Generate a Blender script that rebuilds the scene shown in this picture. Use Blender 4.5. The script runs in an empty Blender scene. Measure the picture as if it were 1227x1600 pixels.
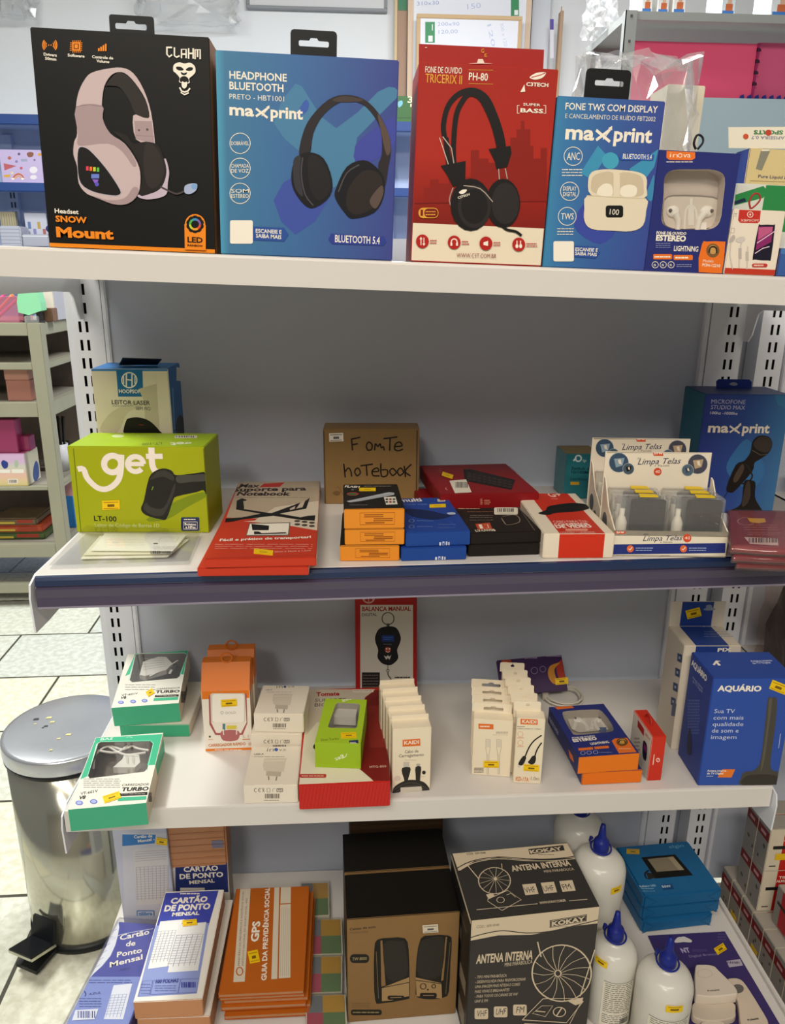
import bpy, bmesh, math, random
from mathutils import Vector as V, Matrix as Mx
random.seed(7)
SC = bpy.context.scene
COL = SC.collection
# ---------------------------------------------------------------- camera, light, exposure
IW, IH, FPX = 1227.0, 1600.0, 1198.17
CAM = V((.3669, -1.1151, 1.2026))
_rx, _ry, _rz = .3001, .0083, -.0583
_r = V((math.cos(_rz), math.sin(_rz), 0))
FWD = V((-math.sin(_rz)*math.cos(_rx), math.cos(_rz)*math.cos(_rx), -math.sin(_rx)))
_u = _r.cross(FWD)
RGT = _r*math.cos(_ry) + _u*math.sin(_ry)
UPV = -_r*math.sin(_ry) + _u*math.cos(_ry)
cd = bpy.data.cameras.new('camera'); cam = bpy.data.objects.new('camera', cd); COL.objects.link(cam)
cd.sensor_fit = 'HORIZONTAL'; cd.sensor_width = 36; cd.lens = 36*FPX/IW; cd.clip_start = .02
cam.matrix_world = Mx(((RGT.x, UPV.x, -FWD.x, CAM.x), (RGT.y, UPV.y, -FWD.y, CAM.y), (RGT.z, UPV.z, -FWD.z, CAM.z), (0, 0, 0, 1)))
SC.camera = cam
vs = SC.view_settings
SC.display_settings.display_device = 'sRGB'
vs.view_transform = 'Standard'; vs.look = 'None'; vs.gamma = 1; vs.use_curve_mapping = False
vs.exposure = 0.0
wd = bpy.data.worlds.new('world'); SC.world = wd; wd.use_nodes = True
wd.node_tree.nodes['Background'].inputs[0].default_value = (.96, .98, 1, 1)
wd.node_tree.nodes['Background'].inputs[1].default_value = .16
def area(name, loc, tgt, sx, sy, watt, color):
    l = bpy.data.lights.new(name, 'AREA'); l.shape = 'RECTANGLE'; l.size = sx; l.size_y = sy
    l.energy = watt; l.color = color
    o = bpy.data.objects.new(name, l); COL.objects.link(o); o.location = loc
    o.rotation_euler = (V(tgt)-V(loc)).to_track_quat('-Z', 'Y').to_euler()
    return o
area('ceiling_tube_light', (-.35, -1.9, 2.75), (.3, -.1, .7), 1.3, .18, 22, (1, .91, .78))
area('ceiling_tube_light', (.95, -2.3, 2.75), (.5, -.1, .7), 1.3, .18, 23, (1, .88, .72))
area('ceiling_tube_light', (-.4, -3.3, 2.85), (.2, -3.0, 0), 1.3, .25, 45, (1, .95, .87))  # added fill lamp behind the camera, brightens front wall and unit fronts
area('ceiling_tube_light', (-1.3, .9, 2.95), (-1.0, 1.0, 0), 1.3, .25, 92, (.97, 1, .94))
area('ceiling_tube_light', (.9, 1.6, 2.95), (.9, 1.9, 0), 1.3, .25, 85, (.97, .98, 1))
# ---------------------------------------------------------------- pixel helpers (a photo point to a point on a real plane)
def ray(x, y):
    return FWD + RGT*((x-IW/2)/FPX) - UPV*((y-IH/2)/FPX)
def onp(px, P0, n):
    d = ray(*px); return CAM + d*((P0-CAM).dot(n)/d.dot(n))
def onz(px, z): return onp(px, V((0, 0, z)), V((0, 0, 1)))
def ony(px, y): return onp(px, V((0, y, 0)), V((0, 1, 0)))
def onx(px, x): return onp(px, V((x, 0, 0)), V((1, 0, 0)))
# ---------------------------------------------------------------- materials
_mats = {}
def lin(h):
    h = h.lstrip('#'); h = h if len(h) == 6 else ''.join(x*2 for x in h); c = [int(h[i:i+2], 16)/255 for i in (0, 2, 4)]
    return tuple(x/12.92 if x <= .04045 else ((x+.055)/1.055)**2.4 for x in c)
def mat(h, rough=.45, metal=0., spec=.25, noise=0., nscale=30., bump=0., emit=0.):
    key = (h, rough, metal, spec, noise, nscale, bump, emit)
    if key in _mats: return _mats[key]
    m = bpy.data.materials.new('m_'+h.lstrip('#')); m.use_nodes = True
    nt = m.node_tree; b = nt.nodes['Principled BSDF']; c = lin(h)
    b.inputs['Base Color'].default_value = (*c, 1)
    b.inputs['Roughness'].default_value = rough; b.inputs['Metallic'].default_value = metal
    b.inputs['Specular IOR Level'].default_value = spec
    if emit:
        b.inputs['Emission Color'].default_value = (*c, 1); b.inputs['Emission Strength'].default_value = emit
    if noise or bump:
        tc = nt.nodes.new('ShaderNodeTexCoord'); nz = nt.nodes.new('ShaderNodeTexNoise')
        nz.inputs['Scale'].default_value = nscale; nz.inputs['Detail'].default_value = 4
        nt.links.new(tc.outputs['Object'], nz.inputs['Vector'])
        if noise:
            mx = nt.nodes.new('ShaderNodeMix'); mx.data_type = 'RGBA'
            mx.inputs['A'].default_value = (*[x*(1-noise) for x in c], 1)
            mx.inputs['B'].default_value = (*[min(1, x*(1+noise)) for x in c], 1)
            nt.links.new(nz.outputs['Fac'], mx.inputs['Factor']); nt.links.new(mx.outputs['Result'], b.inputs['Base Color'])
        if bump:
            bp = nt.nodes.new('ShaderNodeBump'); bp.inputs['Strength'].default_value = bump; bp.inputs['Distance'].default_value = .004
            nt.links.new(nz.outputs['Fac'], bp.inputs['Height']); nt.links.new(bp.outputs['Normal'], b.inputs['Normal'])
    _mats[key] = m; return m
def grad(stops, axis, lo, hi, rough=.4):
    """printed colour gradient along a box's own axis (object coordinates)"""
    key = ('g', tuple(stops), axis, round(lo, 4), round(hi, 4))
    if key in _mats: return _mats[key]
    m = bpy.data.materials.new('m_gradient_print'); m.use_nodes = True; nt = m.node_tree; b = nt.nodes['Principled BSDF']
    b.inputs['Roughness'].default_value = rough; b.inputs['Specular IOR Level'].default_value = .25
    tc = nt.nodes.new('ShaderNodeTexCoord'); sp = nt.nodes.new('ShaderNodeSeparateXYZ'); mr = nt.nodes.new('ShaderNodeMapRange'); cr = nt.nodes.new('ShaderNodeValToRGB')
    nt.links.new(tc.outputs['Object'], sp.inputs[0]); nt.links.new(sp.outputs['XYZ'.index(axis)], mr.inputs[0])
    mr.inputs[1].default_value = lo; mr.inputs[2].default_value = hi
    nt.links.new(mr.outputs[0], cr.inputs[0]); nt.links.new(cr.outputs[0], b.inputs['Base Color'])
    el = cr.color_ramp.elements
    while len(el) < len(stops): el.new(.5)
    for e, (p, h) in zip(el, stops): e.position = p; e.color = (*lin(h), 1)
    _mats[key] = m; return m
def clear(h='#ffffff', gloss=.12, tint=.93, rough=.06, haze=0.):
    key = ('clear', h, gloss, tint, rough, haze)
    if key in _mats: return _mats[key]
    m = bpy.data.materials.new('m_clear_plastic'); m.use_nodes = True; nt = m.node_tree; nt.nodes.clear()
    out = nt.nodes.new('ShaderNodeOutputMaterial'); tr = nt.nodes.new('ShaderNodeBsdfTransparent'); gl = nt.nodes.new('ShaderNodeBsdfGlossy')
    lw = nt.nodes.new('ShaderNodeLayerWeight'); lw.inputs[0].default_value = .25
    ma = nt.nodes.new('ShaderNodeMath'); ma.operation = 'MULTIPLY_ADD'; ma.inputs[1].default_value = .28; ma.inputs[2].default_value = gloss
    nt.links.new(lw.outputs['Fresnel'], ma.inputs[0])
    c = lin(h); tr.inputs[0].default_value = (*[x*tint for x in c], 1); gl.inputs[1].default_value = rough
    ms = nt.nodes.new('ShaderNodeMixShader'); nt.links.new(ma.outputs[0], ms.inputs[0])
    base = tr
    if haze:
        df = nt.nodes.new('ShaderNodeBsdfDiffuse'); df.inputs[0].default_value = (*c, 1)
        m2 = nt.nodes.new('ShaderNodeMixShader'); m2.inputs[0].default_value = haze
        nt.links.new(tr.outputs[0], m2.inputs[1]); nt.links.new(df.outputs[0], m2.inputs[2]); base = m2
    nt.links.new(base.outputs[0], ms.inputs[1]); nt.links.new(gl.outputs[0], ms.inputs[2]); nt.links.new(ms.outputs[0], out.inputs[0])
    _mats[key] = m; return m
def M_(c): return mat(c) if isinstance(c, str) else c
# ---------------------------------------------------------------- mesh builder
class MB:
    def __init__(s): s.v = []; s.f = []; s.mi = []; s.sm = []; s.mats = []
    def add(s, vs, fs, m, smooth=False):
        m = M_(m)
        if m not in s.mats: s.mats.append(m)
        k = s.mats.index(m); b = len(s.v); s.v += [tuple(v) for v in vs]
        for f in fs: s.f.append([b+i for i in f]); s.mi.append(k); s.sm.append(smooth)
        return s
    def box(s, x0, y0, z0, x1, y1, z1, m, bevel=0., T=None, faces=None):
        """faces: colour by side, keys -x +x -y +y -z +z"""
        bm = bmesh.new(); bmesh.ops.create_cube(bm, size=1)
        for v in bm.verts: v.co = V(((x0+x1)/2+v.co.x*(x1-x0), (y0+y1)/2+v.co.y*(y1-y0), (z0+z1)/2+v.co.z*(z1-z0)))
        bm.normal_update()
        if bevel: bmesh.ops.bevel(bm, geom=bm.edges[:], offset=min(bevel, .4*min(x1-x0, y1-y0, z1-z0)), segments=2, affect='EDGES')
        bm.normal_update(); s.bm(bm, m, T, faces); return s
    def bm(s, bm, m, T=None, faces=None, smooth=False):
        bm.verts.index_update(); vs = [(T @ v.co if T else v.co.copy()) for v in bm.verts]; by = {}
        for f in bm.faces:
            mm = m
            if faces:
                n = f.normal; a = max(range(3), key=lambda i: abs(n[i])); kk = ('+' if n[a] > 0 else '-')+'xyz'[a]; mm = faces.get(kk, m)
            by.setdefault(mm, []).append([v.index for v in f.verts])
        for mm, fs in by.items():
            used = sorted({i for f in fs for i in f}); mp = {i: j for j, i in enumerate(used)}
            s.add([vs[i] for i in used], [[mp[i] for i in f] for f in fs], mm, smooth)
        bm.free()
    def quad(s, a, b, c, d, m): return s.add([a, b, c, d], [[0, 1, 2, 3]], m)
    def prism(s, pts, off, m, mside=None):
        """closed outline pts (3D) pushed along off"""
        off = V(off); n = len(pts); a = [V(p) for p in pts]; b = [p+off for p in a]
        s.add(a+b, [list(range(n))[::-1], list(range(n, 2*n))], m)
        s.add(a+b, [[i, (i+1) % n, n+(i+1) % n, n+i] for i in range(n)], mside or m); return s
    def tube(s, pts, r, m, seg=8, cap=True):
        pts = [V(p) for p in pts]; n = len(pts); rr = r if isinstance(r, (list, tuple)) else [r]*n
        vs = []; ref = None
        for i, p in enumerate(pts):
            t = (pts[min(i+1, n-1)]-pts[max(i-1, 0)]).normalized()
            if ref is None: ref = t.orthogonal().normalized()
            ref = (ref - t*ref.dot(t)).normalized(); bi = t.cross(ref)
            for k in range(seg):
                a = 2*math.pi*k/seg; vs.append(p+(ref*math.cos(a)+bi*math.sin(a))*rr[i])
        fs = [[i*seg+k, i*seg+(k+1) % seg, (i+1)*seg+(k+1) % seg, (i+1)*seg+k] for i in range(n-1) for k in range(seg)]
        s.add(vs, fs, m, True)
        if cap: s.add(vs[:seg], [list(range(seg))[::-1]], m); s.add(vs[-seg:], [list(range(seg))], m)
        return s
    def lathe(s, prof, m, seg=32, T=None, sx=1., sy=1.):
        """prof: list of (r,z)"""
        vs = []
        for r, z in prof:
            for k in range(seg):
                a = 2*math.pi*k/seg; p = V((r*sx*math.cos(a), r*sy*math.sin(a), z)); vs.append(T @ p if T else p)
        fs = [[i*seg+k, i*seg+(k+1) % seg, (i+1)*seg+(k+1) % seg, (i+1)*seg+k] for i in range(len(prof)-1) for k in range(seg)]
        s.add(vs, fs, m, True); return s
    def build(s, name, parent=None, label=None, M=None):
        me = bpy.data.meshes.new(name); me.from_pydata(s.v, [], s.f)
        for m in s.mats: me.materials.append(m)
        me.polygons.foreach_set('material_index', s.mi); me.polygons.foreach_set('use_smooth', s.sm); me.update()
        o = bpy.data.objects.new(name, me); COL.objects.link(o)
        if parent: o.parent = parent
        if M: o.matrix_world = M
        if label: o['label'] = label
        return o
def tag(o, label, cat, group=None, kind=None):
    if label: o['label'] = label
    if cat: o['category'] = cat
    if group: o['group'] = group
    if kind: o['kind'] = kind
    return o
def empty(name, M, label, cat, group=None):
    o = bpy.data.objects.new(name, None); COL.objects.link(o); o.matrix_world = M; o.empty_display_size = .03
    return tag(o, label, cat, group)
def struct(name, mb): o = mb.build(name); o['kind'] = 'structure'; return o
def dup(root, M, label=None, group=None):
    r = root.copy(); COL.objects.link(r); r.matrix_world = M
    if label: r['label'] = label
    if group: r['group'] = group
    for ch in root.children:
        c = ch.copy(); COL.objects.link(c); c.parent = r
        for g in ch.children: d = g.copy(); COL.objects.link(d); d.parent = c
    return r
# ---------------------------------------------------------------- text
_txt = {}
def text_mesh(s, bold):
    key = (s, bold)
    if key not in _txt:
        cu = bpy.data.curves.new('t', 'FONT'); cu.body = s; cu.resolution_u = 2; cu.offset = bold
        ob = bpy.data.objects.new('t', cu); me = bpy.data.meshes.new_from_object(ob)
        vs = [v.co.copy() for v in me.vertices]; fs = [list(p.vertices) for p in me.polygons]
        bpy.data.objects.remove(ob); bpy.data.curves.remove(cu); bpy.data.meshes.remove(me)
        x0 = min(v.x for v in vs); x1 = max(v.x for v in vs)
        _txt[key] = (vs, fs, x0, x1)
    return _txt[key]
# ---------------------------------------------------------------- a printable face of a thing; pixel input is read on the face's plane
class Face:
    EPS = .000018
    def __init__(s, mb, Mw, o, a, b, W, H, crop=(0, 0, 1.), k0=2, margin=.0006):
        s.mb = mb; s.o = V(o); s.a = V(a).normalized(); s.b = V(b).normalized(); s.n = s.a.cross(s.b); s.W = W; s.H = H
        s.Mw = Mw; s.wo = Mw @ s.o; R = Mw.to_3x3(); s.wa = R @ s.a; s.wb = R @ s.b; s.wn = R @ s.n
        s.crop = crop; s.k = k0; s.mg = margin
    def at(s, ox, oy, sc=3.0675): s.crop = (ox, oy, sc); return s
    def P(s, p, clampit=True):
        x = s.crop[0]+p[0]/s.crop[2]; y = s.crop[1]+p[1]/s.crop[2]
        q = onp((x, y), s.wo, s.wn)-s.wo; u, v = q.dot(s.wa), q.dot(s.wb)
        if clampit: u = min(max(u, s.mg), s.W-s.mg); v = min(max(v, s.mg), s.H-s.mg)
        return V((u, v))
    def L(s, q, k=None): return s.o+s.a*q[0]+s.b*q[1]+s.n*(s.EPS*(s.k if k is None else k))
    def polyl(s, c, qs):
        s.k += 1; pts = []
        for q in qs:
            if not pts or (q-pts[-1]).length > 1e-6: pts.append(q)
        if len(pts) > 2:
            if (pts[0]-pts[-1]).length < 1e-6: pts.pop()
            ar = sum(pts[i-1].x*pts[i].y-pts[i].x*pts[i-1].y for i in range(len(pts)))
            if ar < 0: pts.reverse()
            s.mb.add([s.L(q) for q in pts], [list(range(len(pts)))], c)
        return s
    def poly(s, c, *pts): return s.polyl(c, [s.P(p) for p in pts])
    def rect(s, c, x0, y0, x1, y1): return s.poly(c, (x0, y0), (x1, y0), (x1, y1), (x0, y1))
    def frac(s, c, s0, t0, s1, t1):
        return s.polyl(c, [V((min(max(u*s.W, s.mg), s.W-s.mg), min(max(v*s.H, s.mg), s.H-s.mg))) for u, v in ((s0, t0), (s1, t0), (s1, t1), (s0, t1))])
    def smooth(s, c, *pts, n=4):
        """closed Catmull-Rom outline through the points"""
        return s.poly(c, *crom(pts, n, True))
    def circ(s, c, x, y, r, ry=None, n=20, a0=0, a1=360):
        ry = ry or r; return s.poly(c, *[(x+r*math.cos(math.radians(a0+(a1-a0)*i/n)), y-ry*math.sin(math.radians(a0+(a1-a0)*i/n))) for i in range(n+(a1-a0 < 360))])
    def rrect(s, c, x0, y0, x1, y1, r):
        pts = []
        for cx, cy, a in ((x1-r, y0+r, 0), (x0+r, y0+r, 90), (x0+r, y1-r, 180), (x1-r, y1-r, 270)):
            pts += [(cx+r*math.cos(math.radians(a+t)), cy-r*math.sin(math.radians(a+t))) for t in (0, 30, 60, 90)]
        return s.poly(c, *pts)
    def line(s, c, pts, w, sm=0, closed=False):
        if sm: pts = crom(pts, sm, closed)
        elif closed: pts = list(pts)
        s.k += 1; q = [s.P(p) for p in pts]; w = w if isinstance(w, (list, tuple)) else [w]*len(q)
        px = s.P((pts[0][0]+10, pts[0][1]), False)-s.P(pts[0], False); sc = px.length/10
        if len(w) != len(q): w = [w[0]+(w[-1]-w[0])*i/(len(q)-1) for i in range(len(q))]
        vs = []; n = len(q)
        for i in range(n):
            a, b = (q[i-1], q[(i+1) % n]) if closed else (q[max(i-1, 0)], q[min(i+1, n-1)])
            t = b-a
            if t.length < 1e-7: t = V((1, 0))
            t.normalize(); nn = V((-t.y, t.x))*(w[i]*sc/2); vs += [s.L(q[i]-nn), s.L(q[i]+nn)]
        rg = range(n if closed else n-1)
        s.mb.add(vs, [[2*i, 2*((i+1) % n), 2*((i+1) % n)+1, 2*i+1] for i in rg], c); return s
    def ring(s, c, x, y, r, w, ry=None, n=24):
        ry = ry or r; return s.line(c, [(x+r*math.cos(2*math.pi*i/n), y-ry*math.sin(2*math.pi*i/n)) for i in range(n)], w, closed=True)
    def text(s, c, t, x0, y0, x1, y1, h, bold=.01, up=None, shear=0.):
        s.k += 1; A = s.P((x0, y0), False); B = s.P((x1, y1), False); d = B-A; ln = d.length; d.normalize(); nn = V((-d.y, d.x))
        U = s.P((x0+(up[0] if up else 0), y0+(up[1] if up else -h)), False)-A; hh = abs(U.dot(nn))
        vs, fs, tx0, tx1 = text_mesh(t, bold); kx = ln/(tx1-tx0); ky = hh/.69
        out = []
        for v in vs:
            q = A+d*((v.x-tx0)*kx+shear*v.y*ky)+nn*(v.y*ky)
            out.append(s.L(V((min(max(q.x, s.mg), s.W-s.mg), min(max(q.y, s.mg), s.H-s.mg)))))
        s.mb.add(out, fs, c); return s
    def scrib(s, c, x0, y0, x1, y1, rows, w, seed=1):
        """rows of tiny print"""
        rn = random.Random(seed)
        for i in range(rows):
            y = y0+(y1-y0)*(i+.5)/rows; x = x0
            while x < x1-2*w:
                l = min((x1-x0)*rn.uniform(.08, .25), x1-x); s.line(c, [(x, y), (x+l*.86, y)], w); s.k -= 1; x += l
            s.k += 1
        return s
    def bars(s, c, x0, y0, x1, y1, n=16, seed=3):
        rn = random.Random(seed); ws = [rn.choice((1, 1, 2, 3)) for _ in range(n*2)]; tot = sum(ws); t = 0
        for i, w in enumerate(ws):
            if i % 2 == 0:
                xa = t/tot; xb = (t+w)/tot
                def pt(u, v): return (x0+(x1-x0)*u, y0+(y1-y0)*v)
                s.poly(c, pt(xa, 0), pt(xb, 0), pt(xb, 1), pt(xa, 1)); s.k -= 1
            t += w
        s.k += 1; return s
def crom(pts, n, closed):
    out = []; N = len(pts)
    for i in range(N if closed else N-1):
        p = [pts[(i+j-1) % N] if closed else pts[min(max(i+j-1, 0), N-1)] for j in range(4)]
        for k in range(n):
            t = k/n
            out.append(tuple(.5*(2*p[1][a]+(p[2][a]-p[0][a])*t+(2*p[0][a]-5*p[1][a]+4*p[2][a]-p[3][a])*t*t+(3*p[1][a]-p[0][a]-3*p[2][a]+p[3][a])*t**3) for a in (0, 1)))
    if not closed: out.append(pts[-1])
    return out
# ---------------------------------------------------------------- cartons
class Carton:
    """rectangular carton; front-bottom edge between two photo points on its support, local frame x right, y back, z up"""
    def __init__(s, name, label, cat, bl, br, z=None, ft=None, h=None, d=None, bk=None, bkr=None, w=None, col='#888888', faces=None, group=None, P=None, up=None, yaw=None, bevel=.0009, build=True):
        if P: A, B = P
        else: A = onz(bl, z); B = onz(br, z)
        up = V(up).normalized() if up else V((0, 0, 1))
        x = (B-A); x = (x-up*x.dot(up)).normalized()
        if yaw is not None: x = V((math.cos(yaw), math.sin(yaw), 0))
        s.w = w or (B-A).length; y = up.cross(x).normalized(); s.x, s.y, s.u = x, y, up
        if ft:
            n = V((CAM-A).x, ) if False else y
            s.h = (onp(ft, A, n)-A).dot(up)
        else: s.h = h
        if bk: s.d = (onp(bk, A+up*s.h, up)-A).dot(y)
        elif bkr: s.d = (onp(bkr, A+up*s.h, up)-A).dot(y)
        else: s.d = d
        o = A+x*(s.w/2)
        s.M = Mx(((x.x, y.x, up.x, o.x), (x.y, y.y, up.y, o.y), (x.z, y.z, up.z, o.z), (0, 0, 0, 1)))
        s.ztop = A.z+s.h
        s.mb = MB(); s.name = name; s.root = empty(name, s.M, label, cat, group)
        if build: s.mb.box(-s.w/2, 0, 0, s.w/2, s.d, s.h, col, bevel, None, faces)
    def face(s, side, ox=0, oy=0, sc=1., k0=2):
        w, d, h = s.w, s.d, s.h
        o, a, b, W, H = {'front': ((-w/2, 0, 0), (1, 0, 0), (0, 0, 1), w, h), 'top': ((-w/2, 0, h), (1, 0, 0), (0, 1, 0), w, d),
            'left': ((-w/2, d, 0), (0, -1, 0), (0, 0, 1), d, h), 'right': ((w/2, 0, 0), (0, 1, 0), (0, 0, 1), d, h)}[side]
        return Face(s.mb, s.M, o, a, b, W, H, (ox, oy, sc), k0)
    def done(s, part='carton'):
        s.body = s.mb.build(part, s.root); return s
    def part(s, name, mb, label=None): return mb.build(name, s.root, label)
    def sticker(s, face, x, y, w, h, ang=0, col='#f2c811', name='price_sticker', crop=None):
        """paper price sticker stuck on a face; centre, size in photo pixels"""
        if crop: face.at(*crop)
        mb = MB(); f = Face(mb, s.M, face.o, face.a, face.b, face.W, face.H, face.crop, face.k+6)
        c, sn = math.cos(math.radians(ang)), math.sin(math.radians(ang))
        pts = [(x+(i*w/2)*c+(j*h/2)*sn, y-(i*w/2)*sn+(j*h/2)*c) for i, j in ((-1, -1), (1, -1), (1, 1), (-1, 1))]
        q = [f.P(p, False) for p in pts]; base = [f.L(p, face.k+1) for p in q]
        mb.prism(base if (q[1]-q[0]).cross(q[2]-q[1]) > 0 else base[::-1], f.n*.0004, mat(col, .5))
        f.k = face.k+1+int(.0004/f.EPS)+1
        ink = '#b98a12' if col == '#f2c811' else '#777777'
        def pt(u, v): return (x+u*w*c+v*h*sn, y-u*w*sn+v*h*c)
        f.line(ink, [pt(-.42, -.3), pt(.42, -.3)], h*.1); f.line(ink, [pt(-.42, .36), pt(.42, .36)], h*.08); f.line('#7a5c10' if col == '#f2c811' else '#555555', [pt(-.2, .05), pt(.2, .05)], h*.28)
        return s.part(name, mb)
# ================================================================= the room
F0 = 0.0                                             # floor; the unit's slot rows give the scale
Z1 = lambda x: 1.2267-.0289*x                        # top shelf hangs one slot lower on the right
Z2, Z3, Z4 = .8975, .5620, .1980
Y1, Y3 = -.360, -.2870
def Y2(x): return -.3475+.041*x
def floor_mat():
    m = bpy.data.materials.new('m_floor_tiles'); m.use_nodes = True; nt = m.node_tree; b = nt.nodes['Principled BSDF']
    tc = nt.nodes.new('ShaderNodeTexCoord'); mp = nt.nodes.new('ShaderNodeMapping'); br = nt.nodes.new('ShaderNodeTexBrick')
    mp.inputs['Location'].default_value = (.02, .12, 0); mp.inputs['Rotation'].default_value = (0, 0, -.02)
    nt.links.new(tc.outputs['Object'], mp.inputs[0]); nt.links.new(mp.outputs[0], br.inputs['Vector'])
    br.offset = .45; br.inputs['Scale'].default_value = 1; br.inputs['Brick Width'].default_value = .5; br.inputs['Row Height'].default_value = .3
    br.inputs['Mortar Size'].default_value = .004; br.inputs['Bias'].default_value = 0
    br.inputs['Color1'].default_value = (*lin('#dcd9c4'), 1); br.inputs['Color2'].default_value = (*lin('#c3c8c4'), 1); br.inputs['Mortar'].default_value = (*lin('#4c4a40'), 1)
    nz = nt.nodes.new('ShaderNodeTexNoise'); nz.inputs['Scale'].default_value = 55; nz.inputs['Detail'].default_value = 5
    nt.links.new(tc.outputs['Object'], nz.inputs['Vector'])
    cr = nt.nodes.new('ShaderNodeValToRGB'); cr.color_ramp.elements[0].position = .4; cr.color_ramp.elements[0].color = (.62, .6, .52, 1); cr.color_ramp.elements[1].position = .6; cr.color_ramp.elements[1].color = (1, 1, 1, 1)
    mx = nt.nodes.new('ShaderNodeMix'); mx.data_type = 'RGBA'; mx.blend_type = 'MULTIPLY'; mx.inputs['Factor'].default_value = .45
    nt.links.new(nz.outputs['Fac'], cr.inputs[0]); nt.links.new(br.outputs['Color'], mx.inputs['A']); nt.links.new(cr.outputs[0], mx.inputs['B'])
    nt.links.new(mx.outputs['Result'], b.inputs['Base Color']); b.inputs['Roughness'].default_value = .22
    return m
WALL = mat('#e6e8ea', .8, noise=.03, nscale=6)
struct('floor', MB().box(-3.2, -4.4, -.05, 4.2, 3.75, 0, floor_mat()))
struct('wall_front', MB().box(-3.2, -4.5, 0, 4.2, -4.4, 3.0, mat('#a8a49c', .8)))
struct('wall_back', MB().box(-3.2, 3.75, 0, 4.2, 3.85, 3.0, WALL))
# ================================================================= the display unit
PAINT = mat('#dfe1e8', .34, noise=.015, nscale=9); PAINTW = mat('#d8d3ce', .32); PANEL = mat('#bcc1ce', .38, noise=.03, nscale=5); SLOT_SHADE = mat('#101216', .8)
def upright_mb(xa, xb, xs, z0, z1, bev):
    """perforated post: face xa..xb, slot pair about xs, bevelled outer edge on side bev (-1 left, +1 right)"""
    mb = MB(); sw, sp, sh = .0038, .0093, .0147
    xbk = [xa, xs-sp/2-sw/2, xs-sp/2+sw/2, xs+sp/2-sw/2, xs+sp/2+sw/2, xb]
    n0 = int((1.13-z1)/.025)+1; n1 = int((1.13-z0)/.025)-1; zb = [z1]
    for n in range(n0, n1+1): zc = 1.13-.025*n; zb += [zc+sh/2, zc-sh/2]
    zb.append(z0); vs = []; fs = []
    for j in range(len(zb)-1):
        for i in range(5):
            if j % 2 == 1 and i in (1, 3): continue
            k = len(vs); vs += [(xbk[i], 0, zb[j+1]), (xbk[i+1], 0, zb[j+1]), (xbk[i+1], 0, zb[j]), (xbk[i], 0, zb[j])]; fs.append([k, k+1, k+2, k+3])
    mb.add(vs, fs, PAINT)
    # folded sides, bevel and back
    if bev < 0: pr = [(xb, 0), (xb, .035), (xa-.011, .035), (xa-.0105, .006), (xa, 0)]
    else: pr = [(xb, 0), (xb+.0045, .006), (xb+.005, .035), (xa, .035), (xa, 0)]
    for i in range(len(pr)-1):
        (x0, y0), (x1, y1) = pr[i], pr[i+1]; back = i == (1 if bev < 0 else 2)
        mb.quad((x0, y0, z0), (x1, y1, z0), (x1, y1, z1), (x0, y0, z1), SLOT_SHADE if back else PAINT)
    mb.box(xa+.001, .012, z0, xb-.001, .016, z1, SLOT_SHADE)  # near-black sheet behind the slots, shade of the hollow post put into colour
    mb.add([(x, y, z1) for x, y in pr], [list(range(len(pr)))], PAINT)
    return mb
unit = empty('display_shelving', Mx.Translation((.463, 0, 0)), 'white perforated steel shelving unit holding boxed electronics in front', 'shelving unit')
IM = unit.matrix_world.inverted()
def upart(name, mb, label=None):
    mb.v = [tuple(IM @ V(v)) for v in mb.v]; return mb.build(name, unit, label)
upart('upright', upright_mb(-.014, .0267, 0, .12, 1.26, -1))
upart('upright', upright_mb(.892, .942, .925, .12, 1.26, 1))
mb = MB(); mb.box(.0345, .006, .14, .8815, .012, 1.25, PANEL)
for xa, xb in ((.0275, .0345), (.8815, .8905)): mb.box(xa, -.001, .14, xb, .012, 1.25, PAINT, .0015)
upart('back_panel', mb)
def shelf_mb(x0, x1, yf0, yf1, z0, z1, lip, m, th=.003):
    """sheet shelf with folded lip; front edge from (x0,yf0) to (x1,yf1); tops z0 left, z1 right"""
    mb = MB(); t = .0016; yb = -.003
    def slab(pts, dz, m):
        lo = [(x, y, z-dz) for x, y, z in pts]; mb.add(list(pts)+lo, [[0, 1, 2, 3], [7, 6, 5, 4], [0, 4, 5, 1], [1, 5, 6, 2], [2, 6, 7, 3], [3, 7, 4, 0]], m)
    slab([(x0, yf0+.003, z0), (x1, yf1+.003, z1), (x1, yb, z1), (x0, yb, z0)], th, m)
    pr = [(.003, 0), (.0008, -.0008), (0, -.003), (0, -lip), (.010, -lip), (.010, -lip+t), (.0016, -lip+t), (.0016, -.004)]
    vs = [(x0, yf0+a, z0+b) for a, b in pr]+[(x1, yf1+a, z1+b) for a, b in pr]; n = len(pr)
    mb.add(vs, [[i, (i+1) % n, n+(i+1) % n, n+i] for i in range(n)]+[list(range(n)), list(range(n, 2*n))[::-1]], m)
    for xx, yf, z in ((x0, yf0, z0), (x1, yf1, z1)):
        xi = xx+(.002 if xx == x0 else -.002); mb.box(min(xx, xi), yf+.004, z-lip*.9, max(xx, xi), yb, z-.0005, m)
    return mb
def bracket_mb(x, yf, z, tip=.062, rear=.10, t=.002):
    pts = [(x, -.001, z-.004), (x, yf+.012, z-.002), (x, yf-.006, z-.008), (x, yf-.010, z-.022), (x, yf-.008, z-tip), (x, yf+.03, z-tip-.002), (x, -.10, z-tip*1.03), (x, -.045, z-tip*1.08), (x, -.034, z-tip*1.25), (x, -.024, z-rear*.88), (x, -.015, z-rear), (x, -.001, z-rear)]
    return MB().prism(pts, (t, 0, 0), PAINT)
s1 = upart('shelf', shelf_mb(.02, .93, Y1, Y1, Z1(.02), Z1(.93), .0268, PAINTW), 'top shelf with cream white lip, tilted down to the right')
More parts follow.
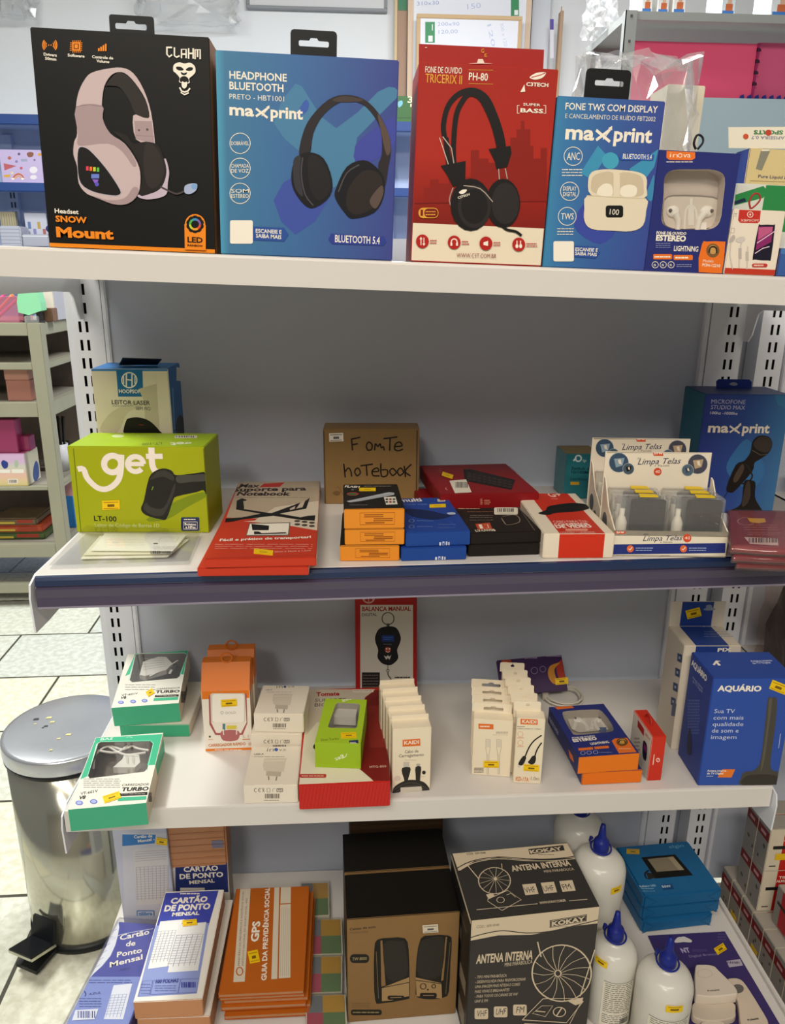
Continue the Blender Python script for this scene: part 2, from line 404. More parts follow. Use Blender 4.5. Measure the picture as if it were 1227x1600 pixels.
s2 = upart('shelf', shelf_mb(.035, .915, Y2(.035), Y2(.915), Z2, Z2, .0335, PAINTW), 'middle shelf with blue price rail')
s3 = upart('shelf', shelf_mb(.008, .921, Y3-.006, Y3+.001, Z3, Z3, .031, PAINTW), 'shelf with white lip below the railed one')
mb = MB(); mb.box(-.02, -.40, .10, .985, -.003, Z4, PAINTW, .003); mb.box(.979, -.40, Z4-.004, .985, -.003, Z4+.008, PAINTW, .001); mb.box(-.01, -.37, 0, .975, -.02, .10, PAINT)
upart('base_shelf', mb)
# clear-fronted price rail
mb = MB(); pr = [(.001, -.0003), (-.0025, -.001), (-.004, -.0045), (-.0042, -.0105), (-.0022, -.012), (-.0052, -.0145), (-.0048, -.0235), (-.0056, -.0335), (-.0045, -.0362), (.001, -.0365)]
RB = mat('#172b52', .25, spec=.6); RP = mat('#463f56', .16, spec=.7); RE = mat('#9a93a8', .2)
x0, x1 = .0365, .915
for i in range(len(pr)-1):
    m = RB if i < 3 else (RE if i >= 7 else RP)
    a, b = pr[i], pr[i+1]; mb.add([(x0, Y2(x0)+a[0], Z2+a[1]), (x0, Y2(x0)+b[0], Z2+b[1]), (x1, Y2(x1)+b[0], Z2+b[1]), (x1, Y2(x1)+a[0], Z2+a[1])], [[0, 1, 2, 3]], m, False)
for xx in (x0, x1): mb.add([(xx, Y2(xx)+a, Z2+b) for a, b in pr], [list(range(len(pr)))], RP)
mb.v = [tuple(IM @ V(v)) for v in mb.v]; mb.build('price_rail', s2, 'blue and dark purple plastic price rail')
for z, yf, xs in ((Z1(0), Y1, (.0005,)), (Z1(.925), Y1, (.9425,)), (Z2, Y2(.03), (.031,)), (Z2, Y2(.9), (.9165,)), (Z3, Y3, (.004, .9225))):
    for x in xs:
        mb = bracket_mb(x, yf, z)
        if z > 1.1: mb = bracket_mb(x, yf, z-.006, .032 if x > .5 else .040, .080)
        mb.v = [tuple(IM @ V(v)) for v in mb.v]; mb.build('bracket', s1 if z > 1.1 else (s2 if z > .8 else s3))
upart('rear_sheet', MB().box(-.02, .0365, .12, .958, .039, 1.25, mat('#8d929e', .6)))
# the unit next door on the right
nx = empty('display_shelving', Mx.Translation((1.45, 0, 0)), 'neighbouring steel shelving unit at the right edge, stacked with small red and silver boxes', 'shelving unit')
IM2 = nx.matrix_world.inverted()
def npart(name, mb, label=None):
    mb.v = [tuple(IM2 @ V(v)) for v in mb.v]; return mb.build(name, nx, label)
npart('upright', upright_mb(.9685, 1.007, .9896, .12, 1.26, 1))
mb = MB(); mb.box(1.0185, .006, .14, 1.88, .012, 1.25, PANEL); mb.box(1.0125, -.001, .14, 1.0185, .012, 1.25, PAINT, .001); npart('back_panel', mb)
npart('rear_sheet', MB().box(.9585, .0365, .12, 1.88, .039, 1.25, mat('#8d929e', .6)))
npart('shelf', shelf_mb(1.02, 1.9, -.30, -.30, Z2-.012, Z2-.012, .03, PAINTW))
npart('shelf', shelf_mb(1.01, 1.9, -.22, -.22, .622, .622, .03, PAINTW))
mb = MB(); mb.box(.988, -.40, .08, 1.95, -.003, .14, PAINTW, .003); mb.box(.99, -.37, 0, 1.95, -.02, .08, PAINT); npart('base_shelf', mb)
# ================================================================= pedal bin on the floor
def bin_():
    cx, cy, R = -.149, .135, .108
    T = empty('pedal_bin', Mx.Translation((cx, cy, 0)), 'round stainless steel pedal bin on the tiled floor left of the shelving', 'bin')
    ch = mat('#c4c2b2', .13, .88, noise=.05, nscale=8); bl = mat('#15171a', .4); lid = mat('#c4c6cb', .26, .75, noise=.10, nscale=14)
    h = .376
    mb = MB(); mb.lathe([(R*.98, .012), (R, .016), (R, h), (R*.93, h), (R*.93, .02)], ch, 64); mb.build('body', T)
    MB().lathe([(0, 0), (R*1.02, 0), (R*1.03, .006), (R*1.02, .014), (0, .014)], bl, 64).build('base_ring', T)
    MB().lathe([(R*1.0, h), (R*1.035, h+.001), (R*1.035, h+.008), (R*.9, h+.008)], bl, 64).build('rim', T)
    mb = MB(); mb.lathe([(R*1.04, h+.008), (R*1.045, h+.010), (R*1.045, h+.032), (R*1.03, h+.0355), (R*.97, h+.037), (R*.6, h+.0385), (0, h+.039)], lid, 64)
    rn = random.Random(4)
    for i in range(9):
        a = rn.uniform(2.6, 5.2); r = R*rn.uniform(.3, .85); s = rn.uniform(.002, .007); x, y = r*math.cos(a), r*math.sin(a); z = h+.0394
        mb.add([(x-s, y-s*.5, z), (x+s, y-s*.4, z), (x+s*.8, y+s*.6, z+.0004), (x-s*.6, y+s*.5, z)], [[0, 1, 2, 3]], rn.choice(('#4d4a45', '#3a3a3a', '#c9bf86', '#6d675c')))
    mb.build('lid', T)
    d = V((-.42, -.9, 0)).normalized(); q = V((-d.y, d.x, 0)); mb = MB(); c0 = d*R*.97; c1 = d*(R+.055)
    c0.z = c1.z = .028
    mb.prism([c0-q*.02+V((0, 0, -.02)), c1-q*.024+V((0, 0, -.02)), c1+q*.024+V((0, 0, -.02)), c0+q*.02+V((0, 0, -.02))], (0, 0, .008), bl)
    a = c0+d*.012; b = c1+d*.008; mb.prism([a-q*.027, b-q*.027+V((0, 0, .018)), b+q*.027+V((0, 0, .018)), a+q*.027], (0, 0, .006), ch)
    mb.prism([a-q*.025+V((0, 0, .0065)), b-q*.025+V((0, 0, .0245)), b+q*.025+V((0, 0, .0245)), a+q*.025+V((0, 0, .0065))], (0, 0, .003), bl)
    a = a+d*.004; mb.prism([a-q*.027+V((0, 0, .003)), a+q*.027+V((0, 0, .003)), a+q*.024+V((0, 0, .05))-d*.012, a-q*.024+V((0, 0, .05))-d*.012], d*.004, bl)
    mb.build('pedal', T)
bin_()
# ================================================================= top shelf
TUP = V((.0289, 0, 1))
def top_pts(bl, br, yf=-.352):
    A = ony(bl, yf); B = ony(br, yf); A.z = Z1(A.x)+.0002; B.z = Z1(B.x)+.0002; return A, B
W0 = '#f3ead9'; CREAM = '#efe2c9'
def hang_tab(c, x0, x1, y0, xh0, xh1, yh, hh, col='#121316', depth=.006, name='hang_tab', slot=True):
    """plastic euro-hook tab with a real slot, standing on the carton's top; photo pixel input on the tab's own plane"""
    f = Face(MB(), c.M, (-c.w/2, depth, c.h), (1, 0, 0), (0, 0, 1), c.w, .2, k0=0, margin=-1)
    X0, X1 = f.P((x0, y0)).x, f.P((x1, y0)).x; H = f.P((x0, y0)).y
    hx0, hx1 = f.P((xh0, yh)).x, f.P((xh1, yh)).x; hz = f.P((xh0, yh)).y; t = abs(f.P((xh0, yh-hh)).y-hz)
    cx = (hx0+hx1)/2; r = min((X1-X0), H)*.14
    outer = [(X0, -.0002), (X1, -.0002), (X1, H-r), (X1-.3*r, H-.3*r), (X1-r, H), (X0+r, H), (X0+.3*r, H-.3*r), (X0, H-r)]
    q = (hx1-hx0)
    inner = [(hx0, hz-t*.3), (hx0+t*.2, hz-t*.5), (hx1-t*.2, hz-t*.5), (hx1, hz-t*.3), (hx1, hz+t*.3), (hx1-t*.2, hz+t*.5), (cx+q*.16, hz+t*.5), (cx+q*.1, hz+t*.95), (cx-q*.1, hz+t*.95), (cx-q*.16, hz+t*.5), (hx0+t*.2, hz+t*.5), (hx0, hz+t*.3)]
    bm = bmesh.new(); th = .0008
    def loop(pts):
        vs = [bm.verts.new((p[0]-c.w/2, depth, c.h+p[1])) for p in pts]; return [bm.edges.new((vs[i], vs[(i+1) % len(vs)])) for i in range(len(vs))]
    es = loop(outer)+(loop(inner) if slot else [])
    bmesh.ops.triangle_fill(bm, use_beauty=True, edges=es)
    g = bmesh.ops.extrude_face_region(bm, geom=bm.faces[:]); bmesh.ops.translate(bm, verts=[v for v in g['geom'] if isinstance(v, bmesh.types.BMVert)], vec=(0, th, 0))
    bmesh.ops.recalc_face_normals(bm, faces=bm.faces[:])
    mb = MB(); mb.bm(bm, mat(col, .4)); return c.part(name, mb)
def badge(f, c, x, y, r, t, h=5, w=.82, ring=1.1):
    f.ring(c, x, y, r, ring)
    n = len(t)
    for i, s in enumerate(t): yy = y+(i-(n-1)/2)*h*1.35+h*.5; f.text(c, s, x-r*w, yy, x+r*w, yy, h, .004)
def maxprint(f, x0, y0, x1, y1, h, col=W0, bold=.03):
    """bold lower case word mark with a pair of crossing arrows for the x"""
    dx, dy = x1-x0, y1-y0
    def p(t, o=0): return (x0+dx*t, y0+dy*t-o)
    f.text(col, 'ma', *p(0), *p(.335), h*1.42, bold); f.text(col, 'print', *p(.56), *p(1), h*1.42, bold)
    f.line(col, [p(.36, 0), p(.52, h*1.1)], h*.26); f.line(col, [p(.36, h), p(.52, -h*.1)], h*.26)
    f.line(col, [p(.44, h*.1), p(.54, h*1.25)], h*.1); f.poly(col, p(.5, h*1.25), p(.545, h*1.5), p(.545, h*1.05))
# ---- gaming headset, black box
A, B = top_pts((77, 385), (337, 396))
c = Carton('headphone_box', 'black gaming headset box with a white headset and orange wording, leftmost on the top shelf', 'headphone box', 0, 0, P=(A, B), ft=(51, 42), d=.085, up=TUP, col='#0b0a08', faces={'+x': '#a45f1c', '+z': '#141110'})
f = c.face('front').at(0, 0, 3.0675)
f.frac('#f08c1a', 0, 0, 1, .022)
OR, WH = '#f28a1c', '#f4ecdd'
for sx in (-1, 1):
    f.circ(OR, 239+sx*6, 216, 3)
    for r in (14, 24, 33): f.line(OR, [(239+sx*(8+r*math.cos(t)*.8), 216+r*math.sin(t)) for t in (-.8, -.4, 0, .4, .8)], 5)
f.text(WH, 'Drivers', 210, 266, 273, 272, 13, .03); f.text(WH, '50mm', 217, 286, 271, 291, 13, .03)
f.rect(OR, 346, 202, 386, 244); f.rect('#0b0a08', 354, 210, 378, 236); f.rect(OR, 358, 213, 374, 232)
for i in range(5):
    x = 348+i*9; f.rect(OR, x, 194, x+4, 201); f.rect(OR, x, 246, x+4, 253); y = 204+i*9; f.rect(OR, 337, y, 344, y+4); f.rect(OR, 388, y, 395, y+4)
f.text(WH, 'Software', 326, 271, 407, 277, 13, .03)
for i in range(4): f.rect(OR, 471+i*11, 244-i*1-12-i*6, 479+i*11, 246)
f.text(WH, 'Controle de', 443, 279, 544, 286, 13, .03); f.text(WH, 'Volume', 464, 299, 526, 304, 13, .03)
# word mark and ape head
for i, (k, x0) in enumerate((('C', 798), ('L', 834), ('A', 868), ('H', 902), ('M', 934))):
    y = 226+i*2.2; w = 28; L = lambda *p: f.line(WH, [(x0+a*w, y+b*50) for a, b in p], 7)
    if k == 'C': L((1, .05), (0, .05)); L((.12, 0), (.12, .7), (.5, .95), (1, .75))
    if k == 'L': L((.12, 0), (.12, .8), (.5, .95), (1, .8))
    if k == 'A': L((.12, 1), (.12, .15), (.9, .15), (.9, 1)); L((.12, .6), (.9, .6))
    if k == 'H': L((.12, 0), (.12, 1)); L((.9, 0), (.9, 1)); L((.12, .5), (.9, .5))
    if k == 'M': L((.08, 1), (.08, .1), (.95, .1), (.95, 1)); L((.5, .1), (.5, .8))
f.smooth(WH, (835, 312), (860, 300), (886, 306), (912, 302), (934, 318), (938, 345), (926, 362), (908, 378), (908, 400), (862, 396), (862, 374), (844, 352), (832, 340))
f.smooth('#0b0a08', (846, 322), (868, 322), (882, 335), (868, 340), (850, 335)); f.smooth('#0b0a08', (926, 326), (906, 324), (892, 336), (906, 342), (922, 338))
f.smooth('#0b0a08', (868, 346), (882, 352), (898, 348), (894, 358), (884, 362), (872, 358)); f.smooth('#0b0a08', (866, 374), (886, 366), (904, 378), (902, 398), (866, 394))
f.smooth(WH, (874, 392), (886, 396), (898, 394), (896, 416), (884, 426), (873, 414)); f.line(WH, [(862, 420), (872, 438), (886, 442), (902, 438), (912, 424)], 7); f.line(WH, [(868, 444), (886, 455), (906, 446)], 6)
# printed headset
LI, MD, DK = '#c8b3b4', '#a89295', '#8d787c'
f.smooth('#2a2422', (510, 408), (560, 352), (606, 360), (660, 420), (706, 500), (716, 560), (690, 570), (650, 545), (620, 480), (575, 420), (520, 412))
f.smooth(LI, (442, 350), (510, 332), (585, 326), (640, 352), (690, 430), (726, 540), (745, 690), (738, 694), (655, 670), (640, 555), (690, 565), (718, 560), (700, 480), (650, 400), (600, 352), (555, 350), (520, 380), (496, 440), (492, 560), (530, 640), (600, 690), (660, 780), (675, 850), (664, 930), (620, 975), (560, 980), (480, 950), (420, 930), (380, 880), (372, 800), (354, 740), (358, 680), (372, 640), (366, 520), (380, 440), (410, 380), n=3)
f.smooth(MD, (366, 514), (490, 506), (494, 570), (530, 640), (602, 694), (655, 780), (640, 800), (590, 730), (520, 690), (400, 700), (372, 690), (376, 640), n=3)
f.line(DK, [(366, 513), (430, 503), (492, 512)], 3); f.poly(MD, (645, 580), (728, 582), (742, 690), (652, 668))
f.line(DK, [(650, 650), (743, 655)], 2); f.circ('#5a4a4e', 668, 625, 5); f.circ('#5a4a4e', 708, 622, 6)
f.smooth('#c4b3c4', (790, 760), (812, 820), (806, 880), (800, 930), (760, 950), (700, 956), (660, 940), (700, 920), (770, 900))
f.smooth('#1f1a18', (545, 630), (610, 650), (640, 690), (700, 680), (760, 700), (796, 790), (796, 850), (770, 905), (720, 930), (670, 935), (684, 850), (660, 760), (610, 690), n=3)
f.smooth('#2e2725', (700, 690), (750, 710), (786, 790), (784, 850), (750, 900), (710, 890), (690, 800))
f.smooth('#12100f', (378, 715), (410, 708), (450, 738), (520, 820), (578, 910), (574, 934), (540, 938), (450, 920), (390, 880), (374, 800)); f.line('#b9b8c8', [(378, 715), (410, 708), (450, 738), (520, 820), (578, 910), (574, 934), (540, 938), (450, 920), (390, 880), (374, 800)], 2, 3, True)
for i, cc in enumerate(('#e4405a', '#f07030', '#c8d040', '#60c050')): f.rect(cc, 415+i*17, 798+i*2, 427+i*17, 818+i*2)
f.rect('#6a7fd0', 440, 835, 478, 856); f.poly('#8a5fd0', (445, 860), (475, 862), (468, 878), (455, 878)); f.circ('#5a55c0', 467, 884, 10)
f.smooth(MD, (440, 938), (520, 960), (600, 950), (640, 900), (664, 905), (655, 945), (610, 978), (550, 980), (480, 955))
f.line('#4a4042', [(770, 895), (810, 915), (850, 930), (895, 912)], 8, 3); f.smooth('#a8b4d4', (888, 892), (920, 880), (946, 884), (942, 912), (915, 930), (888, 925)); f.circ('#7fa8d8', 932, 895, 14)
f.text(WH, 'Headset', 266, 1021, 380, 1027, 21, .02); f.text(OR, 'SNOW', 270, 1062, 420, 1070, 28, .035); f.text(OR, 'Mount', 274, 1134, 548, 1146, 45, .045)
f.poly(OR, (886, 1075), (988, 1080), (988, 1200), (888, 1196)); f.circ('#0b0a08', 937, 1076, 46); f.ring(OR, 937, 1076, 46, 6)
for i in range(10): a = i*.628; f.line(OR, [(937+40*math.cos(a), 1076+40*math.sin(a)), (937+45*math.cos(a), 1076+45*math.sin(a))], 10)
for i, cc in enumerate(('#e05030', '#f0a030', '#c8d040', '#50b050', '#4090c8', '#8060b0')): f.line(cc, [(937+24*math.cos(i*1.047+t), 1076+24*math.sin(i*1.047+t)) for t in (0, .35, .7, 1.05)], 10)
f.text('#2a1606', 'LED', 901, 1161, 974, 1164, 25, .03); f.text('#2a1606', 'RAINBOW', 901, 1180, 974, 1184, 9, .03)
c.done(); hang_tab(c, 170, 240, 22, 180, 229, 40, 9.5)
# ---- bluetooth headphone, blue box
A, B = top_pts((345, 392), (613, 407))
c = Carton('headphone_box', 'wide blue headphone box with a black folding headphone, on the top shelf', 'headphone box', 0, 0, P=(A, B), ft=(342, 78), d=.075, up=TUP, col='#3f6aa2')
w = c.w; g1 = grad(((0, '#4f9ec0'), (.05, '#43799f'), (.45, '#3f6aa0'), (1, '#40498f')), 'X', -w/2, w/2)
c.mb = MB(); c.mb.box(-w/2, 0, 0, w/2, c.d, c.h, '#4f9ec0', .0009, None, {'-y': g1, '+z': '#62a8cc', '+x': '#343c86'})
f = c.face('front').at(330, 0); L1, L2 = '#4b86b4', '#3f5aa6'
f.smooth('#4a7fa6', (300, 590), (405, 400), (470, 470), (600, 615), (800, 440), (880, 420), (890, 470), (700, 660), (690, 770), (590, 900), (440, 740), n=2)
f.smooth('#3d5fae', (405, 560), (450, 480), (470, 500), (455, 540)); f.smooth('#3f52a4', (300, 960), (420, 830), (560, 960), (405, 1125), n=2); f.smooth('#4149a0', (690, 700), (780, 620), (880, 560), (880, 700), (800, 760), (700, 790), n=2)
for s, y, y2, x1, h in (('HEADPHONE', 376, 391, 363, 36), ('BLUETOOTH', 427, 441, 347, 36)): f.text(W0, s, 88, y, x1, y2, h, .018)
f.text(W0, 'PRETO - HBT1001', 88, 474, 350, 487, 25, -.004)
maxprint(f, 88, 550, 440, 572, 38)
for y, t in ((687, ('DOBRÁVEL',)), (807, ('CHAMADA', 'DE VOZ')), (927, ('SOM', 'ESTÉREO'))): badge(f, W0, 139, y, 49, t, 18, .86, 3)
f.rrect(WH, 91, 1056, 200, 1168, 8); f.poly('#2b4f9a', (202, 1086), (350, 1092), (372, 1125), (350, 1158), (202, 1152)); f.text(W0, 'ESCANEIE E', 214, 1115, 338, 1121, 18, .02); f.text(W0, 'SAIBA MAIS', 215, 1138, 337, 1146, 18, .02)
f.poly('#2f3f92', (575, 1120), (830, 1135), (840, 1160), (825, 1178), (580, 1170), (562, 1148)); f.text(WH, 'BLUETOOTH 5.4', 594, 1160, 808, 1170, 34, .015)
H1, H2, H3 = '#2a2428', '#14141a', '#453a36'
f.smooth(H1, (422, 745), (440, 640), (480, 560), (560, 480), (640, 455), (730, 475), (800, 540), (850, 640), (862, 720), (850, 800), (830, 900), (800, 800), (818, 740), (812, 620), (760, 530), (700, 490), (620, 490), (540, 550), (490, 640), (472, 745), n=3)
f.smooth(H3, (580, 480), (640, 460), (730, 478), (700, 488), (620, 490), n=3); f.smooth('#5a4a40', (800, 545), (850, 640), (860, 720), (840, 740), (812, 620))
f.smooth(H2, (385, 830), (410, 755), (470, 730), (540, 760), (580, 860), (570, 940), (500, 995), (450, 985), (395, 910), n=3); f.smooth('#35333a', (395, 770), (430, 750), (425, 830), (440, 940), (400, 890)); f.line('#4a464a', [(440, 755), (432, 830), (450, 930), (490, 985)], 6, 3); f.smooth('#1f1d20', (470, 745), (535, 775), (572, 865), (560, 930), (510, 960), (470, 880))
f.smooth(H2, (600, 900), (650, 800), (730, 768), (790, 800), (830, 860), (825, 950), (780, 1020), (680, 1048), (640, 1020), (595, 950), n=3); f.smooth('#2a2220', (660, 900), (730, 820), (800, 830), (826, 900), (800, 980), (700, 1030), (650, 990)); f.line('#4a464a', [(610, 920), (650, 830), (710, 790)], 6, 3); f.smooth('#5a4a44', (760, 960), (815, 890), (825, 930), (790, 1000))
c.done(); hang_tab(c, 454, 527, 45, 467, 514, 67, 9.5)
# ---- red headphone box
A, B = top_pts((642, 408), (846, 413))
c = Carton('headphone_box', 'tall red headphone box with a white foot strip and a red header flap', 'headphone box', 0, 0, P=(A, B), ft=(654, 96), d=.07, up=TUP, col='#b3281f', faces={'-x': '#a0201c'})
f = c.face('front').at(620, 0); RD = '#b82a1e'; GD = '#e2a53a'
f.frac(grad(((0, '#6a1812'), (.3, '#8c1f16'), (.55, '#ad2a1e'), (1, '#a5251c')), 'Z', 0, c.h), 0, .2, 1, 1); f.frac('#eadcc4', 0, .008, 1, .205)
CI = '#8a1d14'
for x0, x1, y in ((130, 160, 900), (160, 200, 860), (200, 250, 880), (250, 300, 840), (300, 360, 850), (355, 395, 720), (395, 440, 760), (440, 500, 780), (500, 545, 740), (545, 575, 660), (575, 640, 620), (596, 612, 580), (640, 655, 700), (655, 690, 760), (690, 720, 710)): f.rect(CI, x0, y, x1, 968)
f.line('#6f1610', [(85, 975), (735, 965)], 3)
f.text(W0, 'FONE DE OUVIDO', 137, 348, 312, 354, 30, .005); f.text(GD, 'TRICERIX II', 137, 395, 312, 404, 42, .005)
f.line(GD, [(345, 335), (462, 337)], 2); f.line(GD, [(345, 401), (462, 404)], 2); f.text(W0, 'PH-80', 345, 384, 436, 388, 36, .012)
f.smooth(W0, (637, 370), (670, 350), (714, 348), (700, 372), (670, 382), (650, 380)); f.line(RD, [(645, 372), (690, 360), (712, 350)], 4); f.text(W0, 'C3TECH', 620, 412, 726, 417, 17, .03); f.poly(W0, (612, 405), (592, 442), (616, 440))
f.text(W0, 'SUPER', 606, 506, 688, 510, 12, .01); f.text(W0, 'BASS', 592, 538, 702, 543, 19, .03)
for x, d in ((578, 10), (714, -10)): f.line(W0, [(x+d, 506), (x, 506), (x, 544), (x+d, 544)], 3)
B1, B2 = '#171415', '#2b2626'
for p in ([(230, 660), (224, 600), (246, 510), (300, 450), (370, 435), (430, 470), (470, 550), (500, 640), (512, 705)], [(275, 800), (272, 700), (284, 560), (312, 490), (350, 450), (400, 470), (440, 540), (470, 620), (490, 705)]): f.line(B1, p, 24, 4)
f.line(B1, [(235, 660), (250, 790)], 26); f.line('#c8b9ad', [(205, 660), (225, 720), (248, 790)], 4); f.line('#c8b9ad', [(220, 655), (262, 710), (275, 790)], 4)
f.poly(B1, (440, 715), (545, 700), (550, 735), (530, 800), (478, 812), (470, 775)); f.poly(B1, (210, 795), (330, 772), (328, 880), (270, 895), (238, 835))
f.line('#a59a90', [(488, 810), (492, 860)], 5); f.line('#a59a90', [(520, 808), (530, 858)], 5); f.line('#b5a59a', [(270, 900), (252, 960), (270, 1010)], 4, 3)
f.circ(B1, 510, 975, 82, 118); f.circ(B2, 520, 975, 66, 100); f.circ(B1, 355, 982, 98, 126); f.circ(B2, 372, 990, 80, 104); f.circ('#1a1718', 372, 990, 64, 84)
f.smooth(W0, (298, 922), (315, 910), (336, 910), (325, 926), (308, 930)); f.text(W0, 'C3TECH', 294, 954, 350, 936, 11, .02); f.line('#b5a59a', [(320, 890), (400, 905), (460, 968)], 4, 3)
f.line(B1, [(505, 1085), (530, 1102), (570, 1110), (598, 1130)], 12, 3)
f.rrect(GD, 104, 996, 200, 1046, 22); f.rrect('#7a1a12', 132, 1000, 197, 1042, 18); f.text('#7a1a12', '1', 114, 1034, 126, 1034, 28, .03); f.scrib(GD, 138, 1008, 188, 1036, 2, 4)
for i, x in enumerate((123, 275, 427, 584)):
    y = 1157+i*5; f.circ('#b3201c', x, y, 31, 33); f.scrib('#b3201c', x+36, y-10, x+(92 if i == 3 else 74), y+14, 2, 4, i)
    if i == 0: f.line(WH, [(x-7, y-18), (x-7, y+18)], 4); f.line(WH, [(x+7, y-18), (x+7, y+18)], 4); f.poly(WH, (x-14, y-10), (x-7, y-22), (x, y-10)); f.poly(WH, (x, y+10), (x+14, y+10), (x+7, y+22))
    if i == 1: f.line(WH, [(x-15, y+8), (x-12, y-10), (x, y-17), (x+12, y-10), (x+15, y+8)], 5, 2); f.rect(WH, x-18, y+2, x-9, y+16); f.rect(WH, x+9, y+2, x+18, y+16)
    if i == 2: f.poly(WH, (x-12, y-5), (x+10, y-12), (x+10, y+12), (x-12, y+7))
    if i == 3: f.circ(WH, x-9, y+8, 7, 10); f.circ(WH, x+9, y+8, 7, 10); f.rect(WH, x-11, y-18, x-6, y); f.rect(WH, x+6, y-18, x+11, y)
f.text('#8a2a1c', 'WWW.C3T.COM.BR', 287, 1233, 476, 1237, 20, -.005)
c.done()
g = Face(MB(), c.M, (-c.w/2, c.d*.55, c.h-.002), (1, 0, 0), (0, 0, 1), c.w, .2, (620, 0, 3.0675), 0, -1)
q = [g.P(p) for p in ((106, 330), (703, 330), (707, 238), (107, 210))]; mb = MB(); mb.prism([g.L(p, 0) for p in q], g.n*-.0012, '#a52320')
h = Face(mb, c.M, g.o, g.a, g.b, c.w, .2, g.crop, 45, -1); h.text(GD, 'G', 404, 254, 418, 255, 20, .01); h.text(GD, 'E', 420, 274, 432, 275, 16, .01); h.scrib(W0, 136, 222, 150, 236, 1, 3)
h.poly(W0, (343, 306), (385, 302), (390, 284), (412, 284), (420, 303), (462, 306)); c.part('header_flap', mb)
# ---- wireless earbuds, blue box
A, B = top_pts((848, 415), (1007, 421), -.350)
c = Carton('earphone_box', 'blue wireless earbud box showing a cream charging case, with black hang tab', 'earphone box', 0, 0, P=(A, B), ft=(867, 149), d=.05, up=TUP, col='#3f86b8')
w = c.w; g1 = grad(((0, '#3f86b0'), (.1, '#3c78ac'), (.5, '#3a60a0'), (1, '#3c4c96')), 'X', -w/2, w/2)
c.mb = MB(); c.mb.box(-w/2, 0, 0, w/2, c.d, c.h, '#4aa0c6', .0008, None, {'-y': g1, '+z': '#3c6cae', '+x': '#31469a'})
f = c.face('front').at(827, 0)
f.poly('#3f92ba', (330, 698), (372, 745), (300, 860), (245, 830)); f.circ('#45a2c0', 390, 770, 40); f.poly('#3f92ba', (480, 810), (620, 715), (600, 800), (540, 880)); f.smooth('#3a4aa2', (215, 1085), (290, 960), (420, 1080), (340, 1170)); f.smooth('#3f86b4', (580, 880), (600, 840), (590, 960), (560, 940))
f.text(W0, 'FONE TWS COM DISPLAY', 173, 524, 615, 541, 32, .012); f.text(W0, 'E CANCELAMENTO DE RUÍDO FBT2002', 173, 566, 605, 582, 22, -.006)
maxprint(f, 172, 665, 586, 684, 48)
badge(f, W0, 211, 749, 44, ('ANC',), 36, .7, 3); f.scrib(W0, 157, 806, 258, 848, 3, 3.5); badge(f, W0, 194, 917, 44, ('DISPLAY', 'DIGITAL'), 20, .72, 3); badge(f, W0, 182, 1037, 43, ('TWS',), 30, .7, 3); f.scrib(W0, 134, 1090, 214, 1130, 3, 3.5, 2)
f.poly('#2d57a8', (440, 738), (600, 742), (594, 770), (440, 768), (428, 752)); f.text(W0, 'BLUETOOTH 5.4', 448, 760, 586, 765, 23, .012)
f.rrect(WH, 116, 1156, 214, 1253, 8); f.poly('#2b4f9a', (214, 1178), (322, 1183), (340, 1210), (320, 1238), (214, 1232)); f.text(W0, 'ESCANEIE E', 220, 1202, 327, 1207, 16, .02); f.text(W0, 'SAIBA MAIS', 219, 1222, 323, 1228, 16, .02)
C1, C2, C3 = '#e3d6bd', '#cdbda2', '#f0e6d2'
f.smooth(C1, (282, 870), (300, 825), (360, 812), (440, 815), (520, 825), (560, 850), (562, 900), (550, 950), (400, 948), (296, 935), n=3); f.smooth(C2, (296, 880), (316, 838), (400, 828), (416, 930), (310, 925)); f.smooth(C2, (430, 832), (530, 842), (548, 900), (535, 940), (430, 936)); f.rect(C1, 404, 835, 434, 945)
f.smooth(C3, (330, 905), (362, 880), (395, 890), (395, 938), (330, 935)); f.smooth(C3, (440, 900), (480, 885), (515, 900), (505, 940), (442, 940))
f.smooth(C1, (276, 940), (400, 944), (556, 950), (560, 1010), (545, 1080), (490, 1108), (400, 1106), (300, 1098), (265, 1060), (264, 1000), n=3); f.line(C2, [(276, 938), (400, 946), (558, 952)], 4)
f.rrect('#141414', 366, 985, 450, 1043, 12); f.text(WH, '100', 384, 1028, 428, 1031, 27, .0)
c.done(); hang_tab(c, 917, 988, 106, 930, 975, 129, 8.5)
